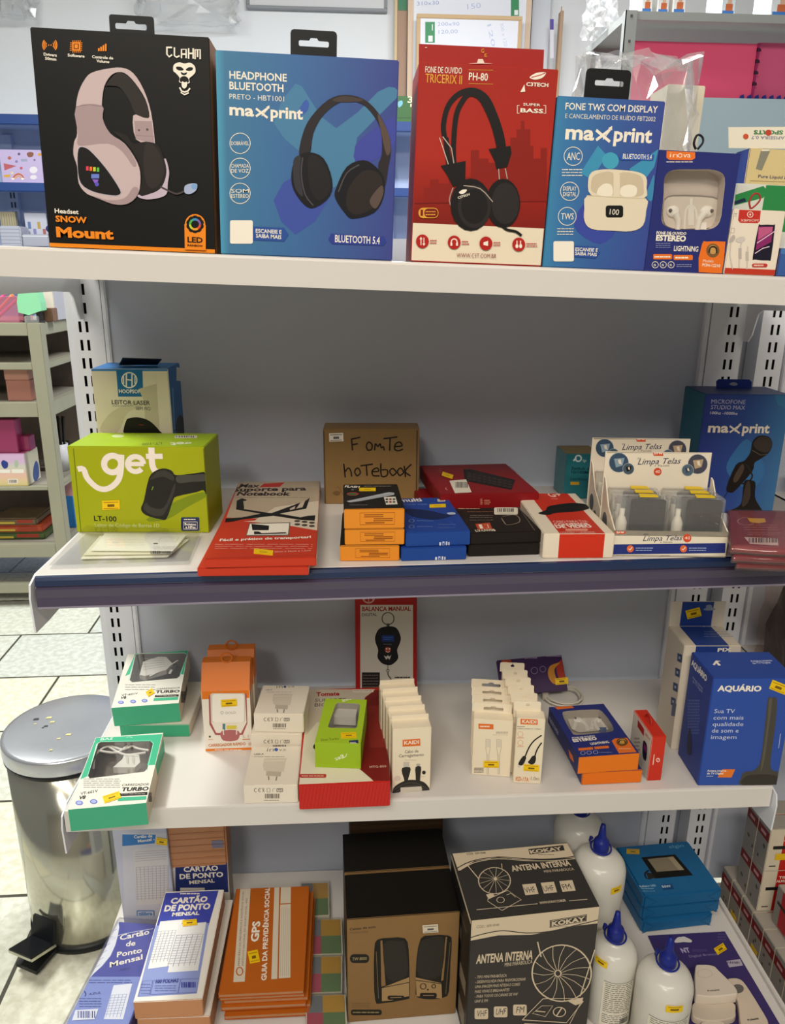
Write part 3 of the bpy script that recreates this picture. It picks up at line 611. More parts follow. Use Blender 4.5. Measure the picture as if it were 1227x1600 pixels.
# ---- wired earphones with window, dark blue box
A, B = top_pts((1007, 423), (1128.5, 428), -.350)
c = Carton('earphone_box', 'dark blue earphone box with a rounded window and an orange tag, on the top shelf', 'earphone box', 0, 0, P=(A, B), ft=(1030, 234), d=.03, up=TUP, col='#2b3372', build=False)
NV = mat('#2c3374', .3); w, d, h = c.w, c.d, c.h
def windowed(c, f, pts, col, depth, cols=None, name='window', inner='#d9d3c8', film=None):
    """carton with an opening in face f (given as local 2D points), a tray behind it and a clear film across it"""
    bm = bmesh.new(); out = [V((0, 0)), V((f.W, 0)), V((f.W, f.H)), V((0, f.H))]
    def loop(ps):
        vs = [bm.verts.new(f.o+f.a*p.x+f.b*p.y) for p in ps]; return [bm.edges.new((vs[i], vs[(i+1) % len(vs)])) for i in range(len(vs))]
    es = loop(out)+loop(pts); bmesh.ops.triangle_fill(bm, use_beauty=True, edges=es); bmesh.ops.recalc_face_normals(bm, faces=bm.faces[:])
    if bm.faces[0].normal.dot(f.n) < 0: bmesh.ops.reverse_faces(bm, faces=bm.faces[:])
    c.mb.bm(bm, col)
    a = [f.o+f.a*p.x+f.b*p.y for p in pts]; b = [p-f.n*depth for p in a]; n = len(a)
    c.mb.add(a+b, [[i, (i+1) % n, n+(i+1) % n, n+i] for i in range(n)]+[list(range(n, 2*n))], inner)
    w, d, h = c.w, c.d, c.h; cs = cols or {}
    for k, q in {'-y': ((-w/2, 0, 0), (w/2, 0, 0), (w/2, 0, h), (-w/2, 0, h)), '+y': ((w/2, d, 0), (-w/2, d, 0), (-w/2, d, h), (w/2, d, h)), '-x': ((-w/2, d, 0), (-w/2, 0, 0), (-w/2, 0, h), (-w/2, d, h)), '+x': ((w/2, 0, 0), (w/2, d, 0), (w/2, d, h), (w/2, 0, h)), '+z': ((-w/2, 0, h), (w/2, 0, h), (w/2, d, h), (-w/2, d, h)), '-z': ((-w/2, d, 0), (w/2, d, 0), (w/2, 0, 0), (-w/2, 0, 0))}.items():
        nn = (V(q[1])-V(q[0])).cross(V(q[2])-V(q[1])).normalized()
        if nn.dot(f.n) < .9: c.mb.quad(*q, cs.get(k, col))
    m = MB(); m.add([p-f.n*.0003 for p in a], [list(range(n))], film or clear(gloss=.05)); c.part(name, m)
def rr_px(f, x0, y0, x1, y1, r):
    pts = []
    for cx, cy, a in ((x1-r, y0+r, 0), (x0+r, y0+r, 90), (x0+r, y1-r, 180), (x1-r, y1-r, 270)):
        pts += [f.P((cx+r*math.cos(math.radians(a+t)), cy-r*math.sin(math.radians(a+t)))) for t in (0, 30, 60, 90)]
    return pts
f = c.face('front').at(827, 0)
wp = [f.P(p) for p in crom([(690, 815), (800, 812), (890, 815), (938, 850), (930, 960), (915, 1060), (870, 1098), (780, 1100), (690, 1098), (640, 1070), (636, 1020), (645, 930), (650, 850)], 3, True)]
windowed(c, f, wp, NV, .014, {'+x': '#5060a8'}, inner='#cdbfb4')
mb = MB(); e = Face(mb, c.M, f.o-f.n*.012, f.a, f.b, f.W, f.H, f.crop, 2)
e.smooth('#d9cdbf', (650, 955), (690, 938), (880, 945), (915, 975), (905, 1050), (870, 1090), (780, 1096), (690, 1094), (645, 1060), n=3); e.line('#8f867e', [(650, 958), (690, 938), (880, 945), (915, 975)], 7, 3)
c_in = mb
def earbud(mb, f, x, y, s, flip=1, col='#eee8dd'):
    p = f.P((x, y), False); o = f.L(p, 0); k = (f.P((x+10, y), False)-p).length/10*s; T = Mx(((f.a.x, f.b.x, f.n.x, o.x), (f.a.y, f.b.y, f.n.y, o.y), (f.a.z, f.b.z, f.n.z, o.z), (0, 0, 0, 1)))
    bm = bmesh.new(); bmesh.ops.create_uvsphere(bm, u_segments=16, v_segments=10, radius=1)
    for v in bm.verts: v.co = V((v.co.x*34*k, v.co.y*27*k, v.co.z*14*k))
    mb.bm(bm, mat(col, .35), T, smooth=True)
    pts = [(flip*10, -5), (flip*30, -35), (flip*34, -80), (flip*32, -115)]
    mb.tube([T @ V((q[0]*k, q[1]*k, 0)) for q in pts], [20*k, 15*k, 12*k, 10*k], mat(col, .35), 10)
    mb.bm_dot = None
    bm = bmesh.new(); bmesh.ops.create_uvsphere(bm, u_segments=8, v_segments=6, radius=9*k); mb.bm(bm, mat('#6b645c'), T @ Mx.Translation((-flip*18*k, 4*k, 12*k)), smooth=True)
earbud(mb, e, 690, 1015, 1.0); earbud(mb, e, 852, 1015, 1.0, -1)
e.k = 10; e.line('#e9e2d6', [(745, 1098), (750, 1010), (775, 985), (800, 1010), (806, 1098)], 9, 3); e.line('#e9e2d6', [(778, 950), (776, 1000)], 12); e.rect('#e9e2d6', 762, 995, 790, 1080); e.rect('#f4efe6', 818, 1066, 850, 1100)
c.part('earphones', mb)
f.poly(OR2 := '#ea7424', (660, 718), (798, 716), (796, 758), (780, 768), (672, 766), (658, 755)); f.text(W0, 'in', 674, 754, 712, 755, 24, -.01); f.text(W0, 'va', 738, 755, 774, 755, 24, .0); f.ring(W0, 724, 745, 9, 3); f.scrib(W0, 658, 772, 790, 780, 1, 3)
f.text(W0, 'FONE DE OUVIDO', 610, 1122, 753, 1126, 13, .03); f.text(W0, 'ESTÉREO', 607, 1152, 750, 1157, 26, .045); f.scrib('#8f94c0', 607, 1162, 680, 1190, 3, 2.5); f.text(W0, 'LIGHTNING', 693, 1202, 809, 1206, 24, .02)
f.rrect(OR2, 595, 1218, 685, 1243, 5); f.rrect(OR2, 692, 1222, 784, 1246, 5); f.scrib(W0, 600, 1226, 680, 1236, 1, 6); f.scrib(W0, 700, 1230, 776, 1240, 1, 7, 5)
for x in (604, 642, 680): f.ring(W0, x, 1269, 15, 2.5); f.scrib(W0, x-7, 1264, x+8, 1276, 2, 3)
f.scrib('#9a9fc8', 706, 1264, 782, 1282, 2, 3)
f.smooth(OR2, (828, 1170), (850, 1158), (930, 1158), (939, 1175), (928, 1310), (812, 1304), n=2); f.circ('#7d5a34', 880, 1201, 32, 34); f.circ('#c79a5a', 880, 1196, 20, 22); f.line('#3a2a1a', [(862, 1212), (866, 1190), (880, 1182), (896, 1190), (898, 1214)], 8, 2)
f.text(W0, 'Modelo', 832, 1256, 882, 1258, 13, .0); f.text(W0, 'PON-12210', 828, 1276, 914, 1281, 14, .02)
c.done()
mb = MB(); g = Face(mb, c.M, f.o+V((0, .012, 0)), f.a, f.b, f.W, .3, f.crop, 0, -1)
mb.tube([g.L(g.P(p, False), 0) for p in crom([(800, 715), (790, 690), (800, 655), (815, 646), (832, 660), (832, 685), (808, 715)], 4, False)], .0011, mat('#1d1d1f', .6), 6)
c.part('cord_loop', mb)
# ---- red and white phone earphones box
A, B = top_pts((1131, 428), (1211, 431), -.350)
c = Carton('earphone_box', 'small white and red earphone box with a printed phone, on the top shelf', 'earphone box', 0, 0, P=(A, B), ft=(1143, 326), d=.022, up=TUP, col='#e9dccb', faces={'+x': '#b3472c'})
f = c.face('front').at(827, 0)
f.frac('#c03a26', 0, 0, 1, .1); f.poly('#c4332a', (1008, 1004), (1112, 1002), (1106, 1060), (1096, 1070), (1012, 1068), (1002, 1056)); f.circ('#f2ded2', 1060, 1028, 15); f.circ('#c4332a', 1060, 1028, 12); f.poly('#f2ded2', (1062, 1018), (1054, 1030), (1060, 1030), (1057, 1039), (1066, 1026), (1060, 1026)); f.text('#f2ded2', 'XBPSOM', 1013, 1062, 1098, 1062, 11, .0)
f.text('#8a7d72', 'SET', 965, 1040, 996, 1040, 18, -.005); f.scrib('#a0938a', 965, 1044, 985, 1052, 1, 2); f.line('#a0938a', [(962, 1094), (984, 1094), (984, 1116), (962, 1116)], 2, closed=True)
f.smooth('#1c1a2c', (1098, 1088), (1110, 1078), (1170, 1078), (1178, 1090), (1160, 1235), (1148, 1248), (1082, 1244), (1072, 1230), n=2); f.poly('#8a2a68', (1100, 1086), (1170, 1086), (1160, 1160), (1086, 1200)); f.poly('#c05a86', (1100, 1090), (1168, 1088), (1164, 1110), (1098, 1150)); f.line('#e8c8d8', [(1082, 1215), (1120, 1190), (1152, 1182)], 4); f.line('#e8c8d8', [(1092, 1165), (1190, 1100)], 4)
f.smooth('#b8aea6', (965, 1140), (980, 1126), (988, 1140), (975, 1160), (960, 1162)); f.smooth('#cfc6bd', (990, 1146), (1020, 1134), (1036, 1146), (1020, 1162), (996, 1160)); f.line('#c9bfb6', [(968, 1160), (962, 1220), (975, 1290)], 5, 2); f.line('#c9bfb6', [(1018, 1162), (1010, 1200), (1006, 1285)], 5, 2); f.rect('#b8aea6', 1004, 1190, 1018, 1240); f.line('#d0c6bc', [(1048, 1180), (1044, 1290)], 6); f.rect('#c2b8ae', 1038, 1206, 1052, 1250)
f.rrect('#c03a30', 1068, 1263, 1142, 1281, 8); f.scrib('#e8b8a8', 1076, 1268, 1134, 1276, 1, 7)
c.done()
mb = MB(); g = Face(mb, c.M, f.o+V((0, .004, 0)), f.a, f.b, f.W, .3, f.crop, 0, -1)
mb.tube([g.L(g.P(p, False), 0) for p in crom([(1062, 1002), (1056, 965), (1076, 932), (1100, 930), (1108, 955), (1090, 980), (1066, 1000)], 4, False)], .0009, mat('#a8332c', .5), 6); c.part('cord_loop', mb)
A, B = top_pts((1213, 431), (1240, 432), -.350)
c = Carton('product_box', 'blue box cut off by the photo right edge, on the top shelf', 'box', 0, 0, P=(A, B), h=.026, d=.05, up=TUP, col='#3b5fa0', faces={'-x': '#6a4a5a'}); c.face('front').frac('#4a78b4', .0, .8, 1, 1); c.done()
# ================================================================= middle shelf with the blue rail
def drop(p, z): return V((p.x, p.y, z))
def from_top(tl, tr, zt, z): return drop(onz(tl, zt), z), drop(onz(tr, zt), z)
def from_plane(tl, tr, Y, z):
    a, b = ony(tl, Y), ony(tr, Y); return (drop(a, z), drop(b, z)), (a.z+b.z)/2-z
E2 = .0003
# ---- barcode reader, lime box
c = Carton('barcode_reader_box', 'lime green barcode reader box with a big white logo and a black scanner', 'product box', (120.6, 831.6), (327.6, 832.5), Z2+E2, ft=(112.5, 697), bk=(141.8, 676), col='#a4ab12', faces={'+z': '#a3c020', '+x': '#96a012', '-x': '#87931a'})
get_box = c
f = c.face('front', 0, 430, 3.0675); LM = '#f2e6dc'
f.line('#5f6d12', [(352, 830), (388, 1228)], 4); f.line('#5f6d12', [(986, 832), (1006, 1228)], 4)
f.line(LM, crom([(372, 930), (400, 930), (420, 975), (470, 1020), (520, 1022), (565, 985), (580, 930), (582, 860)], 4, False), [28, 28]); f.ring(LM, 540, 905, 41, 30, 40)
f.line(LM, [(615, 905), (690, 905)], 22); f.line(LM, [(650+38*math.cos(math.radians(a)), 905-36*math.sin(math.radians(a))) for a in range(0, 325, 20)], 26)
f.line(LM, [(726, 826), (730, 905), (742, 935), (760, 945)], 30, 4); f.line(LM, [(700, 868), (780, 868)], 26)
f.smooth('#7d9016', (700, 1172), (800, 1170), (900, 1110), (990, 1060), (970, 1040), (850, 1080), n=3)
K1, K2 = '#25241f', '#3b3a34'
f.smooth(K1, (690, 1080), (676, 1120), (700, 1150), (770, 1170), (800, 1165), (830, 1080), (850, 1060), (940, 1040), (975, 1030), (992, 1050), (994, 950), (930, 950), (845, 958), (825, 938), (790, 926), (750, 935), (715, 970), n=3)
f.smooth(K2, (700, 1090), (690, 1120), (730, 1150), (780, 1150), (810, 1100), (838, 1030), (836, 1000), (800, 1090), (770, 1120), (720, 1110)); f.smooth('#4a4942', (850, 962), (930, 956), (990, 956), (988, 985), (920, 990), (855, 995)); f.line('#6d8a2a', [(728, 1030), (735, 1012)], 5); f.smooth(K2, (720, 980), (750, 945), (790, 935), (830, 960), (830, 985), (780, 965))
f.text('#23251a', 'LT-100', 452, 1177, 560, 1180, 24, .02); f.text('#d5dca4', 'Leitor de Código de Barras 1D', 456, 1206, 765, 1208, 18, -.004)
f.rrect('#27315c', 868, 1160, 956, 1226, 6); f.line(WH, [(880, 1182), (946, 1182), (946, 1216), (880, 1216)], 3, closed=True); f.text(WH, 'Boletos', 886, 1198, 940, 1199, 11, .03); f.text(WH, 'e NFes', 890, 1212, 938, 1213, 11, .03); f.scrib(WH, 882, 1164, 940, 1176, 1, 4)
t = c.face('top', 0, 430, 3.0675); t.circ('#cdd8a0', 565, 771, 30, 7); t.scrib('#cdd8a0', 640, 766, 770, 776, 1, 6); t.rect('#e8e4cf', 838, 768, 945, 781); t.bars('#444', 842, 770, 935, 778, 14); t.text('#6f7c1c', 'LT-100', 776, 801, 680, 806, 8, .02, (0, 10)); t.text('#e6ebc8', 'get', 920, 797, 815, 803, 14, .03, (0, 16)); t.scrib('#b9c86a', 480, 792, 640, 800, 1, 5)
c.done(); c.sticker(f, 533, 1101, 84, 44, 2)
# ---- wireless laser reader
P_, hh = from_plane((141.8, 575.7), (262.4, 576.7), (get_box.M @ V((0, get_box.d, 0))).y+.012, Z2+E2)
c = Carton('barcode_reader_box', 'cream and blue laser reader box standing behind the lime green box', 'product box', 0, 0, P=P_, h=hh, d=.07, col='#e8dbc2', faces={'+x': '#2a6db4', '+z': '#2f7cc4'})
f = c.face('front', 0, 430, 3.0675); f.frac('#2f7cc4', 0, .985, 1, 1)
f.poly('#1f6da4', (557, 452), (683, 452), (687, 582), (567, 582)); f.ring(W0, 620, 503, 36, 6); f.line(W0, [(606, 468), (606, 535)], 7); f.line(W0, [(633, 468), (633, 535)], 7); f.line(W0, [(606, 500), (633, 503)], 6); f.line(W0, [(593, 485), (593, 520)], 5); f.line(W0, [(647, 485), (647, 520)], 5); f.text(W0, 'HOOPSON', 571, 564, 679, 566, 17, .03)
f.smooth('#d4c7ac', (480, 745), (520, 670), (600, 620), (670, 600), (680, 630), (610, 660), (560, 755)); f.poly('#cfc2a6', (665, 545), (750, 520), (765, 750), (700, 755), (690, 600))
f.text('#2a2a2a', 'LEITOR LASER', 537, 618, 720, 622, 20, .012); f.text('#2a2a2a', 'SEM FIO', 651, 646, 723, 648, 16, .0); f.line('#777', [(540, 627), (640, 626)], 2)
f.smooth('#16150f', (604, 700), (625, 684), (670, 682), (720, 700), (765, 745), (772, 770), (604, 770), n=3); f.line('#7a2a1a', [(665, 716), (690, 718)], 4)
r = c.face('right', 0, 430, 3.0675); r.rect('#d6d8d4', 846, 440, 870, 505); r.smooth('#1a2233', (846, 700), (862, 670), (880, 690), (884, 755), (846, 755)); r.line('#7fb0e0', [(828, 540), (836, 740)], 5)
c.done()
mb = MB(); z = c.h
mb.prism([(-c.w*.22, .03, z+.001), (c.w*.28, .034, z+.001), (c.w*.40, .012, z+.010), (-c.w*.10, .008, z+.012)], (0, 0, .0012), '#16202c'); c.part('top_flap', mb)
# ---- papers in a clear sleeve
def flat_quad(px, z): return [onz(p, z) for p in px]
q = flat_quad([(77, 889), (296, 882), (316, 838), (136, 833)], Z2+.0005); o = sum(q, V())/4
T = empty('document_sleeve', Mx.Translation((o.x, o.y, Z2)), 'clear plastic sleeve holding white slips, lying before the lime green box', 'document sleeve')
mb = MB(); loc = [p-T.location for p in q]; mb.prism([(p.x, p.y, .0005) for p in loc], (0, 0, .0006), clear('#ffffff', .05, .99, .15, .12)); mb.prism([(p.x*1.0, p.y*1.0, .0105-.006*(i < 2)) for i, p in enumerate(loc)], (0, 0, .0004), clear('#ffffff', .03, .995, .08, .0))
MB.build(mb, 'sleeve', T)
for i, (px, zz) in enumerate((([(126, 874), (262, 871), (296, 843), (150, 846)], .0018), ([(130, 868), (268, 866), (290, 840), (156, 838)], .0035), ([(142, 861), (270, 862), (292, 836), (164, 834)], .0052))):
    pp = [p-T.location for p in flat_quad(px, Z2+zz)]; mb = MB(); mb.prism(pp, (0, 0, .0007), ('#f3efe0', '#e8e3d0', '#f8f5ea')[i])
    if i == 2:
        g = Face(mb, Mx.Translation(T.location), (-1, -1, pp[0].z+.0008), (1, 0, 0), (0, 1, 0), 2, 2, (0, 430, 3.0675), 2, -5)
        g.bars('#3a3a36', 720, 1322, 832, 1334, 20); g.scrib('#55544a', 735, 1298, 845, 1316, 3, 3); g.rect('#3a3a36', 735, 1284, 757, 1289); g.scrib('#b5b29f', 500, 1262, 700, 1300, 3, 2); g.line('#a3a08e', [(770, 1256), (856, 1257), (846, 1278), (760, 1276)], 2, closed=True)
    mb.build('paper_slip', T)
# ---- notebook stand, two red boxes
def stand_box(lbl, z, bl, br, ft, bk, prints):
    c = Carton('notebook_stand_box', lbl, 'product box', bl, br, z, ft=ft, bk=bk, col='#c63a22', faces={'+x': '#e9dfd2'})
    f = c.face('front', 300, 600, 3.0675)
    t = c.face('top', 300, 600, 3.0675)
    if prints:
        t.poly('#b7a58e', (200, 460), (615, 455), (610, 660), (560, 655), (165, 640)); t.poly('#d8cab6', (150, 665), (300, 655), (400, 590), (612, 560), (606, 705), (470, 680), (300, 668))
        t.poly('#c63a22', (100, 720), (152, 652), (300, 662), (470, 680), (606, 702), (600, 835), (50, 845))
        t.text('#2a1a16', 'Max', 224, 496, 322, 496, 17, .03); t.poly('#c02a20', (322, 496), (345, 478), (445, 472), (420, 494)); t.text('#c02a20', 'cril', 345, 492, 420, 491, 16, .0)
        t.text('#2a1a16', 'Suporte para', 195, 516, 548, 510, 18, .035); t.text('#2a1a16', 'Notebook', 213, 535, 470, 535, 18, .035); t.scrib('#5a4a40', 208, 540, 580, 550, 1, 3)
        K = '#171513'
        t.poly(K, (215, 560), (240, 548), (262, 555), (248, 600), (380, 620), (545, 560), (566, 545), (548, 598), (420, 622), (520, 640), (555, 632), (592, 630), (588, 656), (520, 652), (390, 632), (240, 650), (200, 660), (158, 664), (162, 645), (240, 640), (330, 622), (212, 602))
        t.poly('#b7a58e', (246, 562), (262, 560), (285, 592), (250, 590)); t.poly('#b7a58e', (290, 575), (320, 590), (320, 600), (292, 596)); t.poly('#c9b9a4', (520, 570), (545, 556), (530, 592), (500, 598)); t.poly('#c9b9a4', (470, 598), (495, 586), (492, 600), (470, 606))
        t.poly('#6a625a', (275, 668), (472, 664), (465, 728), (258, 730)); t.poly(WH, (279, 671), (467, 668), (460, 723), (263, 725)); t.poly(K, (285, 672), (370, 680), (368, 702), (290, 702)); t.poly(K, (298, 708), (320, 708), (335, 716), (450, 712), (455, 718), (330, 722), (298, 722))
        for i in range(6): t.circ('#4a4038', 505+(i % 3)*35, 658+i//3*16+(i % 3)*4, 14, 5)
        t.text(WH, 'Fácil e prático de transportar!', 132, 755, 572, 740, 11, .03); t.scrib('#f0b8a8', 110, 765, 580, 795, 3, 4); t.text('#f0b8a8', '26cm x 26cm x 1,5cm', 395, 810, 570, 803, 8, .0)
        t.line('#9a2a1a', [(60, 838), (595, 822)], 2)
    c.done(); return c
c1 = stand_box('red notebook stand box, lower of the two stacked ones, overhanging the blue rail', Z2+E2, (309, 901), (482.6, 899), (310.5, 887.5), (367, 757), False)
c2 = stand_box('red notebook stand box with a black folding stand printed on it, topmost of two', c1.ztop+E2, (320.5, 888), (494.6, 884.5), (322, 874), (366.8, 753), True)
c2.sticker(c2.face('top', 300, 600, 3.0675), 343, 806, 92, 24, -6)
# ---- kraft box with marker writing
c = Carton('cardboard_box', 'brown cardboard box with FONTE NOTEBOOK handwritten in black marker', 'box', (507, 787.5), (653.7, 787.5), Z2+E2, ft=(503.7, 670), bk=(500.5, 660.5), col=mat('#86693f', .75, noise=.08, nscale=60), faces={'+z': '#8f7048'})
f = c.face('front', 300, 600, 3.0675); INK = '#1d1712'
f.line('#3a2a18', [(632, 225), (640, 572)], 4); f.line('#3a2a18', [(1080, 222), (1076, 572)], 5)
for st in ([(765, 262), (770, 318)], [(762, 265), (808, 255)], [(765, 292), (796, 286)], [(843, 318), (836, 296), (848, 278), (864, 292), (860, 314), (843, 318)], [(876, 318), (880, 286), (892, 300), (902, 286), (908, 306), (918, 300), (922, 318)], [(918, 262), (985, 254)], [(950, 260), (948, 320)], [(972, 300), (1008, 296), (996, 278), (976, 288), (972, 312), (990, 320), (1012, 312)],
           [(728, 382), (735, 448)], [(735, 420), (750, 402), (762, 418), (766, 444)], [(792, 442), (780, 420), (795, 402), (808, 424), (792, 442)], [(808, 392), (868, 384)], [(836, 390), (840, 440)], [(860, 420), (895, 418), (888, 402), (866, 414), (868, 438), (900, 440)], [(906, 380), (908, 440), (935, 438), (936, 412), (910, 412)], [(962, 440), (948, 420), (962, 404), (980, 424), (962, 440)], [(996, 440), (985, 420), (1000, 402), (1015, 424), (996, 440)], [(1018, 392), (1024, 446)], [(1052, 384), (1022, 418), (1048, 440)]):
    f.line(INK, st, 7, 3)
f.smooth('#6d5030', (675, 525), (690, 512), (712, 518), (700, 535)); f.line('#6d5030', [(690, 500), (700, 490), (725, 530)], 3)
c.done(); c.sticker(f, 692, 255, 68, 40, 2, '#e6dccb')
# ---- orange fronted memory boxes, stack of three
def stack3(lbl, z, bl, br, ft, **k):
    c = Carton('memory_box', lbl, 'product box', bl, br, z, ft=ft, col='#e8902a', faces={'+z': '#1d1b18', '-x': '#1d1b18', '+x': '#1d1b18'}, **k)
    f = c.face('front'); w, h = f.W, f.H
    f.k += 1; f.mb.add([f.L(V((w*a, h*b))) for a, b in ((.26, .2), (.84, .2), (.84, .82), (.26, .82), (.265, .23), (.835, .23), (.835, .79), (.265, .79))], [[0, 1, 5, 4], [1, 2, 6, 5], [2, 3, 7, 6], [3, 0, 4, 7]], '#a45a14')
    rn = random.Random(2)
    for i in range(5): x = .5-rn.uniform(0, .18); f.frac('#8a4a12', x, .68-.1*i, x+.32, .73-.1*i)
    return c
k1 = stack3('orange fronted memory box at the bottom of the stack of three', Z2+E2, (531.5, 877), (624, 876.4), (532, 852.6), d=.125); k1.done()
k2 = stack3('orange fronted memory box in the middle of the stack of three', k1.ztop+E2, (539, 852), (631.9, 851), (537.5, 827), d=.125); k2.done()
k3 = stack3('black topped orange memory box, topmost of the stack of three', k2.ztop+E2, (538, 827), (631.9, 825.6), (537.3, 795.6), bk=(533, 757)); 
t = k3.face('top', 520, 650, 2.8535); t.text(WH, 'FLASH', 53, 318, 118, 320, 8, .03); t.scrib(WH, 84, 324, 102, 334, 1, 6); t.scrib('#9a9388', 140, 308, 265, 318, 1, 7); t.circ('#a03a3a', 90, 348, 27, 8); t.circ('#2f6a3a', 88, 349, 19, 5); t.poly('#aeb4b8', (62, 380), (250, 340), (275, 343), (274, 352), (120, 380), (75, 386)); t.line('#6a6f72', [(120, 376), (262, 348)], 3); t.poly('#e6dfd0', (228, 362), (280, 360), (290, 394), (238, 396))
for i in range(6): t.rect(('#333', '#8a4a2a', '#555')[i % 3], 236+(i % 3)*16, 368+i//3*12, 247+(i % 3)*16, 376+i//3*12)
t.scrib('#8a8378', 75, 393, 160, 402, 1, 5)
k3.done(); k3.sticker(t, 155, 329, 74, 14, 0)
# ---- blue boxes, two
def blue(lbl, z, bl, br, ft, **k):
    c = Carton('adapter_box', lbl, 'product box', bl, br, z, ft=ft, col='#1f4796', faces={'+z': '#21459a'}, **k); f = c.face('front'); w = f.W
    f.frac('#cfd6e4', .52, .0, .55, .26); f.frac('#cfd6e4', .57, .0, .60, .3); f.frac('#cfd6e4', .62, .0, .645, .3); f.frac('#1f4796', .575, .05, .595, .2); f.frac('#cfd6e4', .66, .0, .68, .26); return c
k1 = blue('blue adapter box, lower one of the blue stack', Z2+E2, (627, 877), (728.6, 874.3), (627, 856.8), d=.12); k1.done()
k2 = blue('blue adapter box with a black adapter printed on it, topmost of the blue stack', k1.ztop+E2, (633.9, 855), (734.5, 851.5), (632.9, 832.3), bk=(625, 779))
t = k2.face('top', 520, 650, 2.8535); t.text(WH, 'multi', 303, 384, 400, 380, 15, .02); t.scrib('#8fa4d8', 318, 388, 430, 400, 1, 4); t.poly('#e4dfd4', (466, 371), (500, 370), (503, 381), (469, 382)); t.bars('#444', 472, 374, 498, 379, 8)
t.smooth('#142654', (318, 415), (420, 420), (510, 440), (550, 430), (548, 440), (470, 462), (380, 455), (340, 440), n=3); t.line('#3f68c8', [(330, 402), (390, 392), (440, 396)], 3, 2); t.line('#3f68c8', [(520, 470), (548, 490)], 3); t.smooth('#b8c4e0', (510, 432), (540, 430), (548, 438), (520, 440))
for i in range(2): t.ring('#8fa4d8', 352, 468+i*26, 11, 2, 7); t.scrib('#8fa4d8', 376, 464+i*26, 450, 472+i*26, 1, 4, i); t.scrib('#8fa4d8', 470, 480+i*14, 550, 488+i*14, 1, 3, i)
k2.done(); k2.sticker(t, 468, 402, 72, 14, 2)
# ---- black card boxes, two
def blk(lbl, z, bl, br, ft, **k): return Carton('memory_card_box', lbl, 'product box', bl, br, z, ft=ft, col='#1d1714', faces={'+z': '#231d19', '+x': '#120f0d'}, **k)
k1 = blk('black card reader box, lower one of the black pair', Z2+E2, (732, 870), (842.5, 866.6), (732.5, 851.5), d=.12); k1.done()
k2 = blk('black card reader box with a white barcode, upper one of the black pair', k1.ztop+E2, (734.5, 851), (846, 847), (734.5, 833), bk=(716, 794.4))
t = k2.face('top', 520, 650, 2.8535); t.scrib('#c8a98a', 560, 408, 660, 418, 1, 7); t.scrib('#a06a4a', 600, 422, 720, 432, 1, 5); t.scrib('#a8937c', 612, 440, 720, 456, 2, 3); t.scrib('#a8937c', 610, 460, 720, 468, 1, 3); t.rrect('#e6dccb', 720, 408, 826, 440, 6); t.bars('#2a2420', 734, 412, 808, 428, 18); t.scrib('#555', 734, 430, 810, 437, 1, 4)
t.line('#a89684', crom([(756, 450), (810, 442), (832, 455), (830, 475), (780, 486), (762, 470)], 3, True), 3); t.poly('#c04a2a', (636, 482), (700, 476), (712, 504), (648, 508)); t.poly('#f0e2d0', (650, 485), (664, 484), (672, 502), (658, 503)); t.line('#f0e2d0', [(676, 486), (690, 484), (696, 500), (684, 502)], 3); t.text('#e6d8c4', 'LV-UW08', 640, 517, 728, 513, 9, .03); t.line('#6a5f55', [(826, 402), (905, 515)], 3)
k2.done()
# ---- two red keypad boxes behind
zk = Z2+.040
P_ = from_top((688, 773.4), (842.5, 769), zk, Z2+E2)
c0 = Carton('keypad_box', 'red keypad box underneath the other red one, peeking out left behind the blue boxes', 'product box', 0, 0, P=(P_[0]+V((-.018, .004, 0)), P_[1]+V((-.018, .004, 0))), h=.0195, d=.10, col='#7a1216'); c0.done()
c = Carton('keypad_box', 'red numeric keypad box with a black keypad, behind the blue and black boxes', 'product box', 0, 0, P=tuple(p+V((0, 0, .0199)) for p in P_), h=.0198, bk=(673.5, 727), col='#861419', faces={'+z': '#8a181d'})
t = c.face('top', 520, 650, 2.8535); t.poly('#241c1b', (582, 238), (610, 236), (815, 285), (798, 330), (590, 290))
for i in range(9):
    for j in range(3): u, v = (i+.5)/9.5, (j+.6)/3.6; x = 590+u*215; y = 243+u*46+v*42; t.rect('#3d3331', x, y, x+15, y+8)
t.poly('#e4dccd', (520, 290), (595, 284), (620, 342), (545, 346)); t.bars('#333', 548, 296, 604, 322, 16); t.scrib('#d88a5a', 472, 234, 490, 256, 3, 4); t.ring('#c06a5a', 812, 232, 16, 2, 8); t.ring('#c06a5a', 826, 246, 16, 2, 8); t.text('#d8a08a', 'V', 498, 320, 506, 334, 12, .03)
f = c.face('front', 520, 650, 2.8535); f.scrib('#d89a7a', 658, 368, 672, 396, 4, 3); f.scrib('#d89a7a', 676, 372, 706, 396, 3, 3)
c.done(); c.sticker(t, 512, 267, 50, 18, -18)
